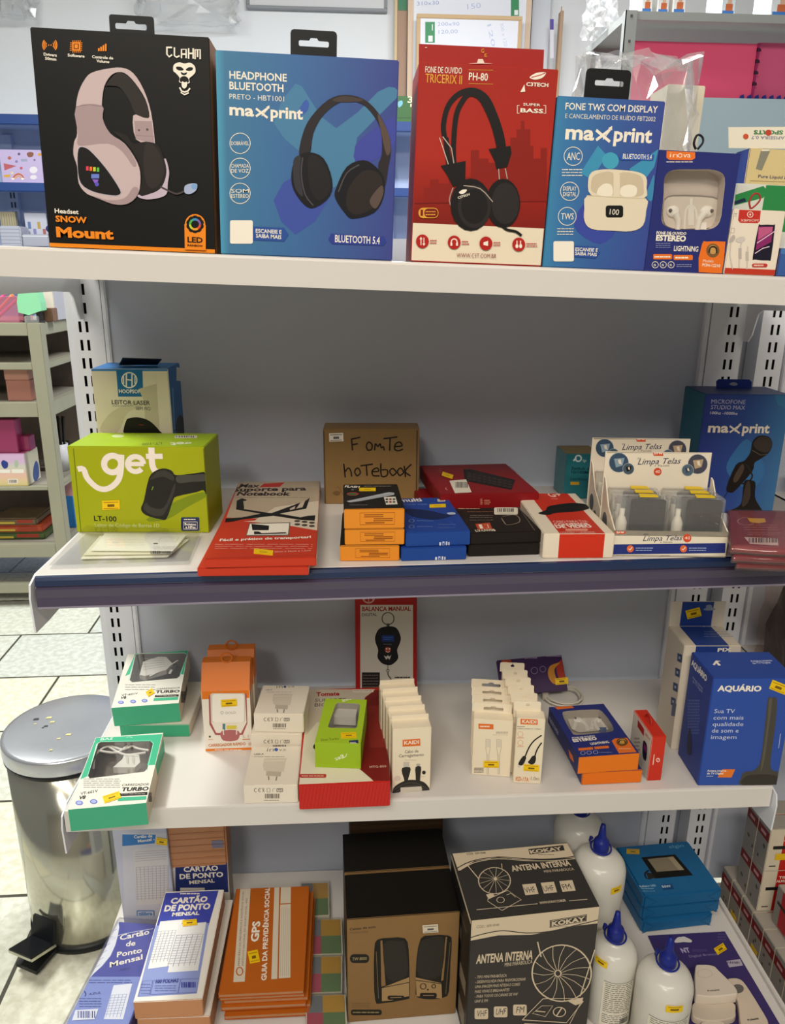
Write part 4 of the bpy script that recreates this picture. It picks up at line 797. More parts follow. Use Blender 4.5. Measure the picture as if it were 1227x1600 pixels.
# ---- white and red video adapter
c = Carton('adapter_box', 'white and red video converter box with a black adapter, left of the cleaning kit displays', 'product box', (847.7, 872.6), (957.4, 871.9), Z2+E2, ft=(848.8, 834), bk=(823, 771), col='#e9dcc8')
f = c.face('front'); f.frac('#d0331c', .22, 0, .86, 1)
t = c.face('top', 520, 650, 2.8535); w, d = t.W, t.H; t.frac('#c9301c', .22, 0, .86, 1)
t.text('#f0d8c8', 'G+', 970, 362, 1025, 358, 20, .02, shear=.2); t.scrib('#f0d8c8', 975, 366, 1010, 374, 1, 5)
t.smooth('#161514', (915, 434), (950, 420), (965, 402), (1060, 388), (1140, 395), (1154, 408), (1100, 425), (1000, 432), (960, 442), n=3); t.line('#35322f', [(970, 420), (1050, 408), (1145, 408)], 4)
t.text('#f0c8b8', 'CABO PARA TVA', 988, 477, 1140, 474, 10, .0); t.text(WH, 'CONVERSOR', 992, 490, 1148, 486, 10, .02); t.text(WH, 'DE VÍDEO', 1000, 500, 1160, 497, 12, .035); t.rrect('#e89a84', 1038, 503, 1138, 513, 4); t.text('#f0c8b8', 'CONTÉM 1 UNIDADE', 1016, 524, 1172, 522, 7, .0)
l = c.face('left'); l.frac('#c9301c', .1, .2, .2, .8)
c.done()
# ---- teal network switch box
P_, hh = from_plane((885.7, 710), (939, 708), -.075, Z2+E2)
c = Carton('network_switch_box', 'teal and brown network switch box standing behind the cleaning kit displays', 'product box', 0, 0, P=P_, h=hh, d=.055, col='#2f7d86', faces={'+z': '#8d7a50', '-x': '#5c8f96', '-y': '#2a757f'})
f = c.face('front', 827, 430, 3.0675); f.ring('#d8e4e2', 236, 878, 14, 7); f.line('#d8e4e2', [(226, 875), (212, 890)], 8); f.text('#d8e4e2', 'tp', 256, 894, 274, 894, 14, .0); f.text('#12343a', 'Switch de', 202, 932, 300, 935, 14, .02); f.text('#12343a', '10/100M', 202, 950, 282, 952, 14, .02); f.text('#12343a', 'LiteWave', 198, 982, 276, 984, 11, .0); f.rect('#d8a92a', 198, 990, 240, 1005)
c.done()
# ---- screen cleaning kit displays
bl, br = onz((957, 868.5), Z2+E2), onz((1133.5, 871), Z2+E2); xw = (br-bl).length; ang = math.atan2(br.y-bl.y, br.x-bl.x)
DM = Mx.Translation(bl) @ Mx.Rotation(ang, 4, 'Z'); DD = .066
def kit_display(lbl, full):
    T = empty('cleaning_kit_display', DM, lbl, 'counter display', 'screen cleaning kit displays')
    hf = (onp((957, 829), bl, DM.to_3x3() @ V((0, 1, 0)))-bl).z; ct = DM @ V((0, DD, 0)); hc = (onp((942.7, 705.5), ct, DM.to_3x3() @ V((0, 1, 0)))-ct).z
    K = '#eadfcb'; mb = MB(); mb.box(0, 0, 0, xw, DD, .0016, K); mb.box(0, 0, 0, xw, .0014, hf, K, 0); mb.box(.0, .0, hf-.006, xw, .0016, hf, '#8a8378')
    f = Face(mb, DM, (0, 0, 0), (1, 0, 0), (0, 0, 1), xw, hf, (827, 430, 3.0675))
    f.poly('#27347c', (400, 1290), (942, 1284), (942, 1332), (400, 1338)); f.rrect('#d9502a', 414, 1220, 462, 1240, 4); f.text(WH, 'brw', 420, 1237, 456, 1236, 11, .02)
    f.text('#2b3358', 'Limpa Telas', 545, 1274, 730, 1270, 24, .005, shear=.35); f.text('#2b3358', 'Kit', 550, 1246, 570, 1244, 8, 0, shear=.3); f.text('#6a6458', '+ Flanela', 628, 1284, 686, 1282, 8, .0); f.circ('#d9502a', 758, 1260, 20); f.text(WH, '40', 745, 1266, 771, 1266, 14, .0)
    for x in (485, 740): f.circ('#e06a3a', x, 1311, 17); f.line(WH, [(x-8, 1311), (x-2, 1317), (x+9, 1303)], 4); f.scrib('#a8b4dc', x+26, 1302, x+112, 1324, 2, 4, x)
    f.scrib('#8a8378', 630, 1342, 676, 1346, 1, 3)
    mb.build('tray', T)
    mb = MB(); mb.box(-.001, DD, 0, xw-.004, DD+.0014, hc, K); w = xw
    f = Face(mb, DM, (0, DD, 0), (1, 0, 0), (0, 0, 1), xw-.004, hc, (827, 430, 3.0675))
    f.rect('#9a9080', 350, 838, 872, 852); f.poly('#d9502a', (595, 828), (644, 828), (644, 866), (598, 866)); f.text(WH, 'brw', 600, 858, 640, 858, 12, .02)
    f.text('#2b3358', 'Limpa Telas', 520, 908, 722, 903, 28, .005, shear=.35); f.text('#2b3358', 'Kit', 520, 882, 536, 880, 8, 0, shear=.3); f.text('#6a6458', '+ Flanela', 600, 918, 672, 916, 9, .0); f.circ('#d9502a', 616, 942, 19); f.text(WH, '40', 604, 948, 628, 948, 13, .0)
    for x, y, r, a, b in ((430, 898, 46, '#3a5068', '#8aa0b0'), (476, 928, 26, '#4a5a68', '#1a1a20'), (808, 905, 46, '#4a4a58', '#b8a080'), (760, 934, 27, '#55687a', '#3a4a5a')): f.circ('#a8b4bc', x, y, r+2); f.circ(a, x, y, r); f.poly(b, (x-r*.5, y-r*.4), (x+r*.6, y-r*.5), (x+r*.4, y+r*.3), (x-r*.3, y+r*.5)); f.poly('#e2d8c8', (x-r*.1, y-r*.3), (x+r*.2, y-r*.35), (x+r*.3, y+r*.2), (x, y+r*.1))
    mb.build('back_card', T)
    def side(x): return MB().prism([(x, .0014, .0016), (x, DD, .0016), (x, DD, hc*.72), (x, DD-.006, hc*.70), (x, DD*.55, hf*1.55), (x, .0014, hf)], (.0014, 0, 0), K)
    side(xw-.0014).build('side_panel', T); mb = side(0)
    f = Face(mb, DM, (0, DD, 0), (0, -1, 0), (0, 0, 1), DD, hc*.6)
    for u, v, r in ((.3, .42, .011), (.62, .22, .008)): f.k += 1; f.mb.add([f.L(V((u*f.W+r*math.cos(t*.4), v*f.H+r*math.sin(t*.4)))) for t in range(16)], [list(range(16))], '#5a6068')
    mb.build('side_panel', T); return T, hf
D1, HF = kit_display('white cleaning kit display with two clear cases, nearer to the blue rail', True)
pt = onz((922.5, 684), (DM @ V((0, 0, 0))).z+(onp((942.7, 705.5), DM @ V((0, DD, 0)), DM.to_3x3() @ V((0, 1, 0))).z-bl.z)); pf = onp((942.7, 705.5), DM @ V((0, DD, 0)), DM.to_3x3() @ V((0, 1, 0)))
dv = pt-pf; dv.z = 0
D2 = dup(D1, Mx.Translation(dv) @ DM, 'white cleaning kit display behind the nearer one, mostly hidden')
def kit(x, y, lbl, M):
    T = empty('cleaning_kit', M @ Mx.Translation((x, y, .0018)), lbl, 'cleaning kit', 'clear screen cleaning kits')
    w, d, h = xw*.455, .017, .064
    mb = MB(); mb.box(0, 0, 0, w, d, h, clear('#ffffff', .05, .985, .05, .10), .002); mb.build('case', T)
    mb = MB(); mb.box(w*.30, .003, h*.30, w*.96, .010, h*.94, mat('#1f1c1a', .9, bump=.4, nscale=300), .001); mb.build('sponge', T)
    mb = MB(); Tm = Mx.Translation((w*.14, d*.5, .001)); mb.lathe([(0, 0), (.0065, 0), (.0065, h*.5), (.004, h*.6), (.003, h*.62), (.003, h*.75), (0, h*.75)], mat('#e9e2d2', .5), 16, Tm); mb.build('bottle', T)
    mb = MB(); mb.prism([(w*.42, .002, h+.0004), (w*.78, .002, h+.0004), (w*.76, .010, h+.0008), (w*.44, .011, h+.0008)], (0, 0, .0012), '#e8c420'); mb.build('price_sticker', T); return T
for M, which in ((DM, 'nearer'), (D2.matrix_world.copy(), 'rear')):
    for i, x in enumerate((.004, xw*.53)):
        for j in range(3):
            if which == 'rear' and (j < 2 or i): continue
            kit(x, .012+j*.0178, '%s clear cleaning kit case in the %s display, %s' % (('left', 'right')[i], which, ('at its front', 'in its middle', 'at its back')[j]), M)
# ---- microphone box
c = Carton('microphone_box', 'tall blue microphone box with a black desk microphone, at the right end', 'product box', (1079, 801), (1207, 802.5), Z2+E2, ft=(1101, 615.5), bk=(1066.6, 602.8), col='#2c3f86')
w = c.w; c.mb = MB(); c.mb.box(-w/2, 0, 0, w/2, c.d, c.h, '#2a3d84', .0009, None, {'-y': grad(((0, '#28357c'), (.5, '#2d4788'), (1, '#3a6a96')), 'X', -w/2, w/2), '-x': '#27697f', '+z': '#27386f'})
f = c.face('front', 827, 430, 3.0675); f.smooth('#34689c', (1045, 785), (1100, 860), (1130, 930), (1100, 1000), (1040, 1020), (975, 980), (945, 920), (980, 850), n=3); f.poly('#3a7098', (1180, 560), (1227, 545), (1230, 640), (1190, 620))
f.text('#b9b4cc', 'MICROFONE', 873, 615, 1036, 618, 20, -.004); f.text('#b9b4cc', 'STUDIO MAX', 871, 642, 1034, 645, 20, -.004); f.text('#cfc9d4', '100hz -1000hz', 868, 666, 999, 669, 13, .012); maxprint(f, 856, 752, 1150, 756, 31, '#e9dcc8')
K = '#1c1613'
f.smooth(K, (945, 1020), (990, 910), (1030, 890), (1060, 850), (1070, 800), (1100, 770), (1150, 775), (1166, 810), (1150, 850), (1110, 880), (1080, 900), (1070, 940), (990, 1030), (965, 1042), n=3); f.smooth('#38302a', (1075, 810), (1105, 775), (1150, 780), (1164, 812), (1145, 848), (1100, 840)); f.line('#55493e', [(1068, 838), (1110, 862), (1140, 858)], 4); f.smooth('#4a3c32', (985, 960), (1020, 905), (1030, 930), (1000, 985), (980, 990))
f.line('#2a221d', [(1040, 905), (1070, 960), (1050, 990), (1020, 1000)], 8, 3); f.smooth(K, (1030, 990), (1060, 982), (1085, 995), (1082, 1060), (1100, 1100), (1120, 1130), (1118, 1142), (1040, 1150), (960, 1146), (955, 1130), (1000, 1110), (1020, 1080), n=3); f.smooth('#3d322b', (1040, 1000), (1058, 992), (1060, 1060), (1040, 1100), (1020, 1100)); f.line(K, [(952, 1035), (930, 1075), (905, 1105)], 3, 2)
c.done()
mb = MB(); g = Face(mb, c.M, (-c.w/2, c.d*.75, c.h), (1, 0, 0), (0, 0, 1), c.w, .2, (827, 430, 3.0675), 0, -1)
pp = [g.P(p) for p in ((898, 550), (1066, 548), (1068, 512), (1056, 500), (910, 498), (898, 508))]; mb.prism([g.L(p, 0) for p in pp], (0, .001, 0), '#22398c'); f = Face(mb, c.M, g.o, g.a, g.b, c.w, .2, g.crop, 3, -1); f.smooth('#9aa4b4', (960, 524), (972, 514), (990, 514), (1000, 524), (985, 530)); c.part('hang_tab', mb)
# ---- red folded cloths in clear bags
def soft_slab(mb, pts, z0, th, m, seg=5):
    """rounded cushion-like slab over a ground outline"""
    ctr = sum((V(p) for p in pts), V())/len(pts); rings = []
    for i in range(seg+1):
        a = math.pi*i/seg-math.pi/2; s = 1-.06*(1-math.cos(a)); rings.append([(ctr.x+(p[0]-ctr.x)*s, ctr.y+(p[1]-ctr.y)*s, z0+th*(math.sin(a)+1)/2) for p in pts])
    n = len(pts); vs = [v for r in rings for v in r]
    mb.add(vs, [[i*n+k, i*n+(k+1) % n, (i+1)*n+(k+1) % n, (i+1)*n+k] for i in range(seg) for k in range(n)]+[list(range(n))[::-1], [seg*n+k for k in range(n)]], m, True)
RC = mat('#8f3a40', .55, noise=.15, nscale=40, bump=.3)
o = onz((1190, 850), Z2)
for i, (lb, px, zz) in enumerate((('red packed cloth in a clear bag, bottom of the pile at the right shelf end', [(1150, 884), (1156, 887), (1240, 890), (1262, 886), (1264, 880), (1252, 820), (1244, 815), (1150, 815), (1142, 820), (1142, 850)], 0), ('red packed cloth in a clear bag, middle of the pile at the right shelf end', [(1144, 873), (1150, 876), (1240, 880), (1260, 876), (1262, 870), (1250, 812), (1244, 808), (1146, 808), (1139, 812), (1139, 842)], 1), ('red packed cloth with a barcode label, top of the pile at the right shelf end', [(1140, 858), (1146, 862), (1232, 868), (1256, 864), (1258, 858), (1248, 806), (1240, 803), (1144, 801), (1136, 805), (1136, 832)], 2))):
    z0 = Z2+.0005+i*.0105; q = [onz(p, Z2+.005+i*.0105) for p in crom(px, 2, True)]; T = empty('cloth_pack', Mx.Translation((o.x, o.y, z0)), lb, 'packed cloth', 'red packed cloths')
    loc = [(p.x-o.x, p.y-o.y, 0) for p in q]; mb = MB(); soft_slab(mb, [(x*.95, y*.95) if 0 else V((x*.95, y*.95, 0)) for x, y, _ in loc], .0008, .0085, RC)
    if i == 2:
        g = Face(mb, Mx.Translation((o.x, o.y, z0)), (-1, -1, .0094), (1, 0, 0), (0, 1, 0), 2, 2, (827, 430, 3.0675), 4, -5); g.poly('#e6d8d0', (1030, 1255), (1190, 1262), (1196, 1296), (1060, 1288)); g.bars('#4a3a38', 1052, 1260, 1190, 1282, 18); g.ring('#d8b0a8', 1040, 1180, 40, 3, 18); g.scrib('#c88a84', 1030, 1192, 1200, 1226, 3, 5); g.scrib('#c88a84', 1050, 1232, 1214, 1248, 2, 4); g.poly('#e8c020', (1046, 1165), (1130, 1166), (1136, 1184), (1100, 1190), (1060, 1184))
    mb.build('cloth', T)
    mb = MB(); soft_slab(mb, [V(p) for p in loc], .0002, .0098, clear('#fff0f0', .07, .95, .08, .04)); mb.build('bag', T)
# small olive box on the neighbour's shelf
A = onz((1208, 800), Z2-.0118); 
c = Carton('product_box', 'small olive brown box at the right edge, behind the microphone box', 'box', 0, 0, P=(V((1.035, -.09, Z2-.0117)), V((1.115, -.09, Z2-.0117))), h=.05, d=.06, col='#5d5236'); c.face('front').frac('#6d6244', .1, .1, .9, .3); c.done()
# ================================================================= third shelf
z3 = Z3+E2
# ---- green charger boxes with windows
GR = '#3fae85'
def charger(lbl, z, bl, br, ft, bk, win, P=None, stick=None, simple=False, h=None, d=None, crop=(0, 900, 3.0675), variant=0, up=None):
    c = Carton('charger_box', lbl, 'charger box', bl, br, z, ft=ft, bk=bk, h=h, d=d, P=P, col=GR, faces={'-y': '#3a9a70'}, build=simple, up=up)
    if simple: c.mb = MB(); c.mb.box(-c.w/2, 0, 0, c.w/2, c.d, c.h, '#e4dfd2', .0008, None, {'-y': '#3fa27b', '+x': '#d8cdbb'}); c.done(); return c
    t = c.face('top', *crop); wp = [t.P(p) for p in win]
    windowed(c, t, wp, mat('#e6e2d6', .4), c.h*.8, {'-y': '#47ad86', '+x': '#dccfb8', '-x': GR}, inner='#6f665a', film=clear(gloss=.04, tint=.97))
    return c, t
lo = charger('green and white turbo charger box underneath the rear one at the left', z3, (189, 1152.6), (297, 1151), (186, 1133.5), None, None, simple=True, d=.122)
q0 = crom([(660, 374), (780, 370), (882, 372), (896, 378), (890, 400), (862, 470), (850, 490), (830, 492), (720, 500), (632, 508), (622, 500), (630, 470), (648, 400)], 2, True)
c, t = charger('green and white turbo charger box lying on another, rear left of the shelf', lo.ztop+E2, (179, 1135), (283, 1128), (175.5, 1106), (215, 1021), up=(0, -.13, 1), win=[(650, 380), (664, 374), (885, 371), (897, 379), (862, 480), (848, 490), (634, 509), (622, 499)])
def charger_print(c, t, dx, dy, win, v):
    GP = '#43b48a'
    if v == 0:
        t.poly(GP, (655, 350), (945, 340), (905, 470), (862, 470), (897, 378), (885, 367), (664, 371), (648, 380), (622, 470), (600, 480)); t.k -= 0
        t.line('#a8e0c8', [(648, 380), (664, 372), (885, 369), (899, 379), (862, 482)], 3, 0); t.line('#a8e0c8', [(646, 384), (618, 500)], 3)
        t.text('#cfeee0', 'BAS', 662, 372, 730, 368, 9, .02); t.scrib('#4a4a46', 600, 516, 752, 550, 3, 3); t.text('#3a3a38', 'VT-601V', 582, 577, 660, 567, 9, .01); t.text('#1d1d1b', 'V8', 576, 590, 604, 588, 11, .03)
        t.text('#2d2b28', 'CARREGADOR', 750, 546, 862, 540, 8, .0); t.text('#1d1b19', 'TURBO', 745, 562, 860, 558, 12, .035); t.poly('#1d1b19', (745, 571), (858, 568), (856, 578), (742, 581)); t.scrib('#d8d2c4', 750, 571, 850, 578, 1, 3); t.poly(GP, (738, 586), (855, 580), (852, 594), (735, 599))
        for x, y in ((580, 606), (638, 602), (693, 598)): t.circ('#6a78c8', x, y, 14, 8); t.circ('#aab2e0', x, y, 9, 4.5)
    else:
        t.poly(GP, (440, 770), (785, 757), (745, 905), (705, 908), (733, 805), (722, 792), (480, 796), (462, 806), (420, 960), (385, 975)); t.line('#a8e0c8', [(418, 965), (470, 800), (482, 794), (722, 790), (735, 802), (705, 935)], 3)
        t.text('#cfeee0', 'BAS', 480, 788, 540, 784, 10, .02); t.line('#cfeee0', [(605, 775), (620, 770), (635, 775)], 3); t.scrib('#4a4a46', 400, 968, 580, 1018, 5, 3); t.text('#3a3a38', 'VT-601V', 385, 1050, 468, 1036, 12, .01); t.text('#1d1d1b', 'V8', 376, 1071, 408, 1068, 15, .035)
        t.text('#2d2b28', 'CARREGADOR', 583, 1008, 713, 1004, 11, .0); t.text('#1d1b19', 'TURBO', 580, 1032, 710, 1028, 17, .035); t.poly('#1d1b19', (575, 1042), (708, 1036), (706, 1050), (572, 1056)); t.scrib('#d8d2c4', 580, 1041, 700, 1050, 1, 3); t.poly(GP, (568, 1062), (703, 1056), (700, 1072), (564, 1080))
        for x, y in ((380, 1088), (449, 1082)): t.circ('#6a78c8', x, y, 18, 11); t.circ('#aab2e0', x, y, 12, 7)
charger_print(c, t, 0, 0, None, 0)
r = c.face('right', 0, 900, 3.0675); r.scrib('#3a302a', 868, 560, 905, 600, 3, 4); r.poly(GR, (905, 470), (948, 345), (952, 480), (915, 545))
mb = MB(); g = Face(mb, c.M, t.o-t.n*.010, t.a, t.b, t.W, t.H, t.crop, 2)
pp = [g.P(p) for p in ((672, 495), (690, 430), (760, 408), (800, 408), (830, 440), (800, 470), (700, 500))]; mb.prism([g.L(p, 0) for p in pp], g.n*.008, '#ece8de'); g.k += int(.008/g.EPS)+3
for i in range(5): g.line('#b4aea2', [(688, 470-i*13), (800-i*3, 452-i*9)], 3)
g.line('#efeae0', [(720, 500), (780, 470), (855, 425)], 9, 2); g.line('#2a2a28', [(825, 465), (850, 450)], 18); g.line('#ece8de', [(815, 490), (825, 470)], 12); c.part('charger', mb, 'white charger and cable seen in the window')
c.done(); s = c.sticker(t, 720, 560, 36, 26, 30)
c, t = charger('green and white turbo charger box nearest the left front corner, overhanging the lip', z3, (111, 1299), (232, 1288), (107.6, 1265), (145, 1153), [(470, 803), (484, 795), (722, 792), (734, 803), (706, 925), (692, 938), (430, 970), (420, 955)], variant=1)
charger_print(c, t, 0, 0, None, 1)
r = c.face('right', 0, 900, 3.0675); r.poly(GR, (745, 900), (788, 760), (790, 850), (755, 960)); r.scrib('#3a302a', 712, 1040, 735, 1080, 2, 4)
mb = MB(); g = Face(mb, c.M, t.o-t.n*.012, t.a, t.b, t.W, t.H, t.crop, 2)
pp = [g.P(p) for p in ((545, 945), (590, 905), (600, 880), (670, 885), (675, 920), (650, 945))]; mb.prism([g.L(p, 0) for p in pp], g.n*.009, '#e4e0d6'); g.k += int(.009/g.EPS)+3
g.line('#8a857a', [(598, 890), (672, 893)], 3); g.line('#b9b4a8', [(620, 895), (618, 930)], 3); g.line('#b9b4a8', [(650, 897), (646, 932)], 3)
for pts in ([(450, 935), (460, 870), (520, 830), (590, 845), (640, 825)], [(470, 850), (560, 860), (620, 825), (660, 840), (715, 850)], [(520, 830), (600, 870), (700, 860)]):
    mb.tube([g.L(g.P(p), 250) for p in crom(pts, 4, False)], .0016, '#eae6dc', 6)
g.k = 560; g.poly('#27479a', (680, 790), (728, 790), (725, 824), (676, 822)); c.part('charger', mb, 'white charger and looped cable seen in the window')
c.done(); c.sticker(t, 536, 1062, 84, 34, 18)
# ---- orange and white charger boxes with loops
def gold(lbl, bl, br, ft, ridge, z=z3, d=.032, prints=True):
    c = Carton('charger_box', lbl, 'charger box', bl, br, z, ft=ft, d=d, col='#e8e0d2', build=False)
    w, h = c.w, c.h; hr = (onp(ridge, c.M @ V((0, d*.55, 0)), c.M.to_3x3() @ V((0, 1, 0)))-c.M.translation).z
    O = mat('#e67a1c', .4); Wm = mat('#eae3d6', .4); a = h*.985
    P = [(0, 0), (d, 0), (d, hr), (d*.55, hr), (0, a)]
    L = [V((-w/2, y, z)) for y, z in P]; R = [V((w/2, y, z)) for y, z in P]
    lo = h*.86; mb = c.mb
    mb.add([(-w/2, 0, 0), (w/2, 0, 0), (w/2, 0, a), (-w/2, 0, a)], [[0, 1, 2, 3]], Wm); mb.add([R[1], L[1], L[2], R[2]], [[0, 1, 2, 3]], O); mb.add([L[4], R[4], R[3], L[3]], [[0, 1, 2, 3]], O); mb.add([L[3], R[3], R[2], L[2]], [[0, 1, 2, 3]], O); mb.add([L[0], L[1], R[1], R[0]], [[0, 1, 2, 3]], Wm)
    for S, fl in ((L, 1), (R, 0)):
        x = S[0].x; q = [(x, 0, 0), (x, d, 0), (x, d, lo), (x, 0, lo)]; mb.add(q, [[0, 1, 2, 3][::-1] if fl else [0, 1, 2, 3]], mat('#dccbb4', .4)); q = [(x, 0, lo), (x, d, lo), (x, d, hr), (x, d*.55, hr), (x, 0, a)]; mb.add(q, [[0, 1, 2, 3, 4][::-1] if fl else [0, 1, 2, 3, 4]], O)
    c.hr = hr
    f = c.face('front', 300, 920, 3.0675)
    f.frac('#e67a1c', 0, .86, 1, .985); f.frac('#e67a1c', 0, .0, 1, .045)
    if prints:
        f.ring(WH, 126, 471, 8, 3.5); f.line(WH, [(134, 462), (136, 480)], 3.5); f.text(WH, 'GOLD', 147, 480, 219, 477, 15, .01)
        f.rrect('#d8cdbf', 88, 500, 256, 640, 12); f.smooth('#a8585a', (88, 510), (92, 640), (116, 690), (235, 692), (262, 640), (254, 505), (262, 500), (266, 645), (244, 700), (220, 700), (216, 725), (150, 727), (142, 702), (112, 700), (84, 650), (80, 510), n=1)
        f.rrect('#f2ece2', 98, 504, 250, 640, 12); f.text('#8a8580', 'GOLD', 158, 600, 211, 598, 11, -.0); f.ring('#8a8580', 144, 594, 6, 2)
        f.rect('#e6dccb', 145, 642, 216, 678); f.rect('#4f7d86', 147, 646, 160, 676); f.rect('#d8c84a', 166, 655, 214, 672); f.smooth('#b0686a', (142, 682), (222, 680), (218, 724), (150, 726)); f.line('#e8dfd2', [(150, 672), (152, 700)], 5); f.line('#e8dfd2', [(214, 670), (214, 698)], 5)
        f.text('#c8b098', '5.1', 243, 714, 272, 712, 13, .0); f.line('#d8741c', [(243, 722), (278, 720)], 4); f.circ('#4a4a3a', 86, 708, 5); f.scrib('#e0a080', 78, 716, 106, 728, 1, 3); f.text('#c8742c', 'CARREGADOR RÁPIDO', 80, 757, 258, 748, 13, .02); f.scrib(WH, 110, 768, 245, 774, 1, 4); f.circ('#d8b8a0', 278, 743, 8)
        c.sticker(f, 178, 546, 76, 34, 4)
    c.done()
    mb = MB(); y = d*.55; f = Face(MB(), c.M, (-w/2, y, 0), (1, 0, 0), (0, 0, 1), w, .3, (300, 920, 3.0675), 0, -1)
    c.loopf = f; return c
ca = gold('orange topped white charger box in front, with a round cord loop', (321, 1174.5), (395, 1172), (315.6, 1079), (324.5, 1035), d=.036)
dv = ca.M.to_3x3() @ V((0, 1, 0))
A = V(ca.M @ V((-ca.w/2, 0, 0))); B = V(ca.M @ V((ca.w/2, 0, 0)))
def gold_loop(c, px, flat=True):
    f = c.loopf; p = f.P(px); o = V((-c.w/2+p.x, c.d*.55, c.hr)); mb = MB(); r = .0075
    ring = [o+V((r*math.cos(t), 0, r*.9+r*.9*math.sin(t))) for t in [i*2*math.pi/14-1.57 for i in range(15)]]; mb.tube(ring, .0014, '#d8701c', 6, False)
    mb.lathe([(0, 0), (.0012, 0), (.0012, .002), (0, .002)], '#c8641a', 6, Mx.Translation(o)); c.part('cord_loop', mb)
gold_loop(ca, (172, 420))
cb = Carton('charger_box', '', '', 0, 0, P=(A, B), h=ca.h, d=ca.d, build=False); bpy.data.objects.remove(cb.root)
o2 = onz((332.6, 1017), ca.M.translation.z+ca.hr); o1 = onz((324.5, 1035), ca.M.translation.z+ca.hr); dd = o2-o1
cb = dup(ca.root, Mx.Translation(ca.M.to_3x3() @ V(((ca.M.to_3x3().inverted() @ dd).x, ca.d+.001, 0))) @ ca.M, 'orange topped white charger box directly behind the front one, touching it')
# ---- white charger boxes
WB = '#e9dfcf'
def inova(lbl, z, bl, br, ft, bk, crop=(300, 920, 3.0675), v=0, d=None):
    c = Carton('charger_box', lbl, 'charger box', bl, br, z, ft=ft, bk=bk, d=d, col=WB); t = c.face('top', *crop); f = c.face('front', *crop)
    def ce(x, y, x2, y2, s):
        f.line('#6a6258', [(x+s*.8*math.cos(a), y-s*math.sin(a)) for a in (.9, 1.6, 2.4, 3.1, 3.9, 4.7, 5.4)], 3); f.line('#6a6258', [(x+s*2.2+s*.8*math.cos(a), y-s*math.sin(a)) for a in (.9, 1.6, 2.4, 3.1, 3.9, 4.7, 5.4)], 3); f.line('#6a6258', [(x+s*1.5, y), (x+s*2.5, y)], 3)
        f.line('#6a6258', [(x+s*3.4, y-s), (x+s*4.6, y-s), (x+s*3.6, y+s), (x+s*4.6, y+s), (x+s*3.4, y-s)], 2.5); f.line('#6a6258', [(x+s*6, y-s), (x+s*7.6, y-s), (x+s*7.6, y+s), (x+s*6, y+s)], 2.5, closed=True); f.line('#8a8278', [(x+s*9, y+s*.9), (x+s*9, y-s*.6), (x+s*10.4, y-s)], 2); f.rrect('#8a8278', x+s*11, y-s, x+s*14.6, y+s, 3); f.text(WB, 'RoHS', x+s*11.3, y+s*.6, x+s*14.3, y+s*.6, s*1.1, .02)
    def plug(x0, y0, s):
        t.smooth('#d6cbbb', (x0, y0), (x0+14*s, y0-10*s), (x0+104*s, y0-10*s), (x0+106*s, y0), (x0+96*s, y0+50*s), (x0+90*s, y0+55*s), (x0+2*s, y0+50*s), n=2); t.poly('#bfb4a4', (x0+12*s, y0+52*s), (x0+84*s, y0+56*s), (x0+80*s, y0+78*s), (x0+10*s, y0+74*s)); t.line('#8f8678', [(x0+22*s, y0+76*s), (x0+24*s, y0+95*s)], 6); t.line('#8f8678', [(x0+62*s, y0+78*s), (x0+58*s, y0+98*s)], 6); t.line('#efe8dc', [(x0+4*s, y0+4*s), (x0+100*s, y0+2*s)], 3)
    if v == 1: t.text('#7a766e', 'in', 405, 476, 435, 474, 14, -.005); t.text('#7a766e', 'va', 458, 474, 492, 472, 11, -.005); t.circ('#3a4a8a', 446, 470, 7, 5); t.text('#55504a', 'USB-A', 353, 488, 385, 486, 5, .01); t.scrib('#8a8278', 360, 492, 485, 498, 1, 2.5); plug(390, 512, .85); ce(352, 626, 490, 630, 8); f.bars('#5a5248', 388, 645, 452, 664, 16); f.scrib('#8a8278', 390, 668, 450, 673, 1, 2.5)
    if v == 2: ce(352, 732, 490, 735, 8); f.bars('#3a342c', 388, 748, 452, 760, 16)
    if v == 3: t.text('#7a766e', 'in', 358, 780, 392, 780, 20, -.005); t.text('#7a766e', 'va', 416, 778, 450, 777, 15, -.005); t.circ('#3a5ab0', 404, 771, 9, 8); t.text('#55504a', 'USB-A', 298, 797, 344, 796, 8, .01); t.scrib('#8a8278', 298, 802, 450, 808, 1, 3); plug(345, 822, 1); ce(306, 965, 460, 965, 9); f.bars('#5a5248', 350, 982, 420, 1004, 16); f.scrib('#8a8278', 345, 1010, 420, 1016, 1, 3)
    c.done(); return c
iz = inova('white plug charger box lying in front, beside the large red box', z3, (382, 1256), (466, 1254), (381.5, 1228), (390.6, 1167), v=3)
P_ = (V(onz((394, 1188), z3)), V(onz((474, 1188), z3)))
ib = inova('white plug charger box underneath the rear white one', z3, (394, 1189), (473, 1189), (397.8, 1147), None, v=2, d=.075)
it = inova('white plug charger box lying on another white one, beside the orange boxes', ib.ztop+E2, (397.8, 1144), (475, 1145), (396.8, 1115), (412.5, 1070.6), v=1)
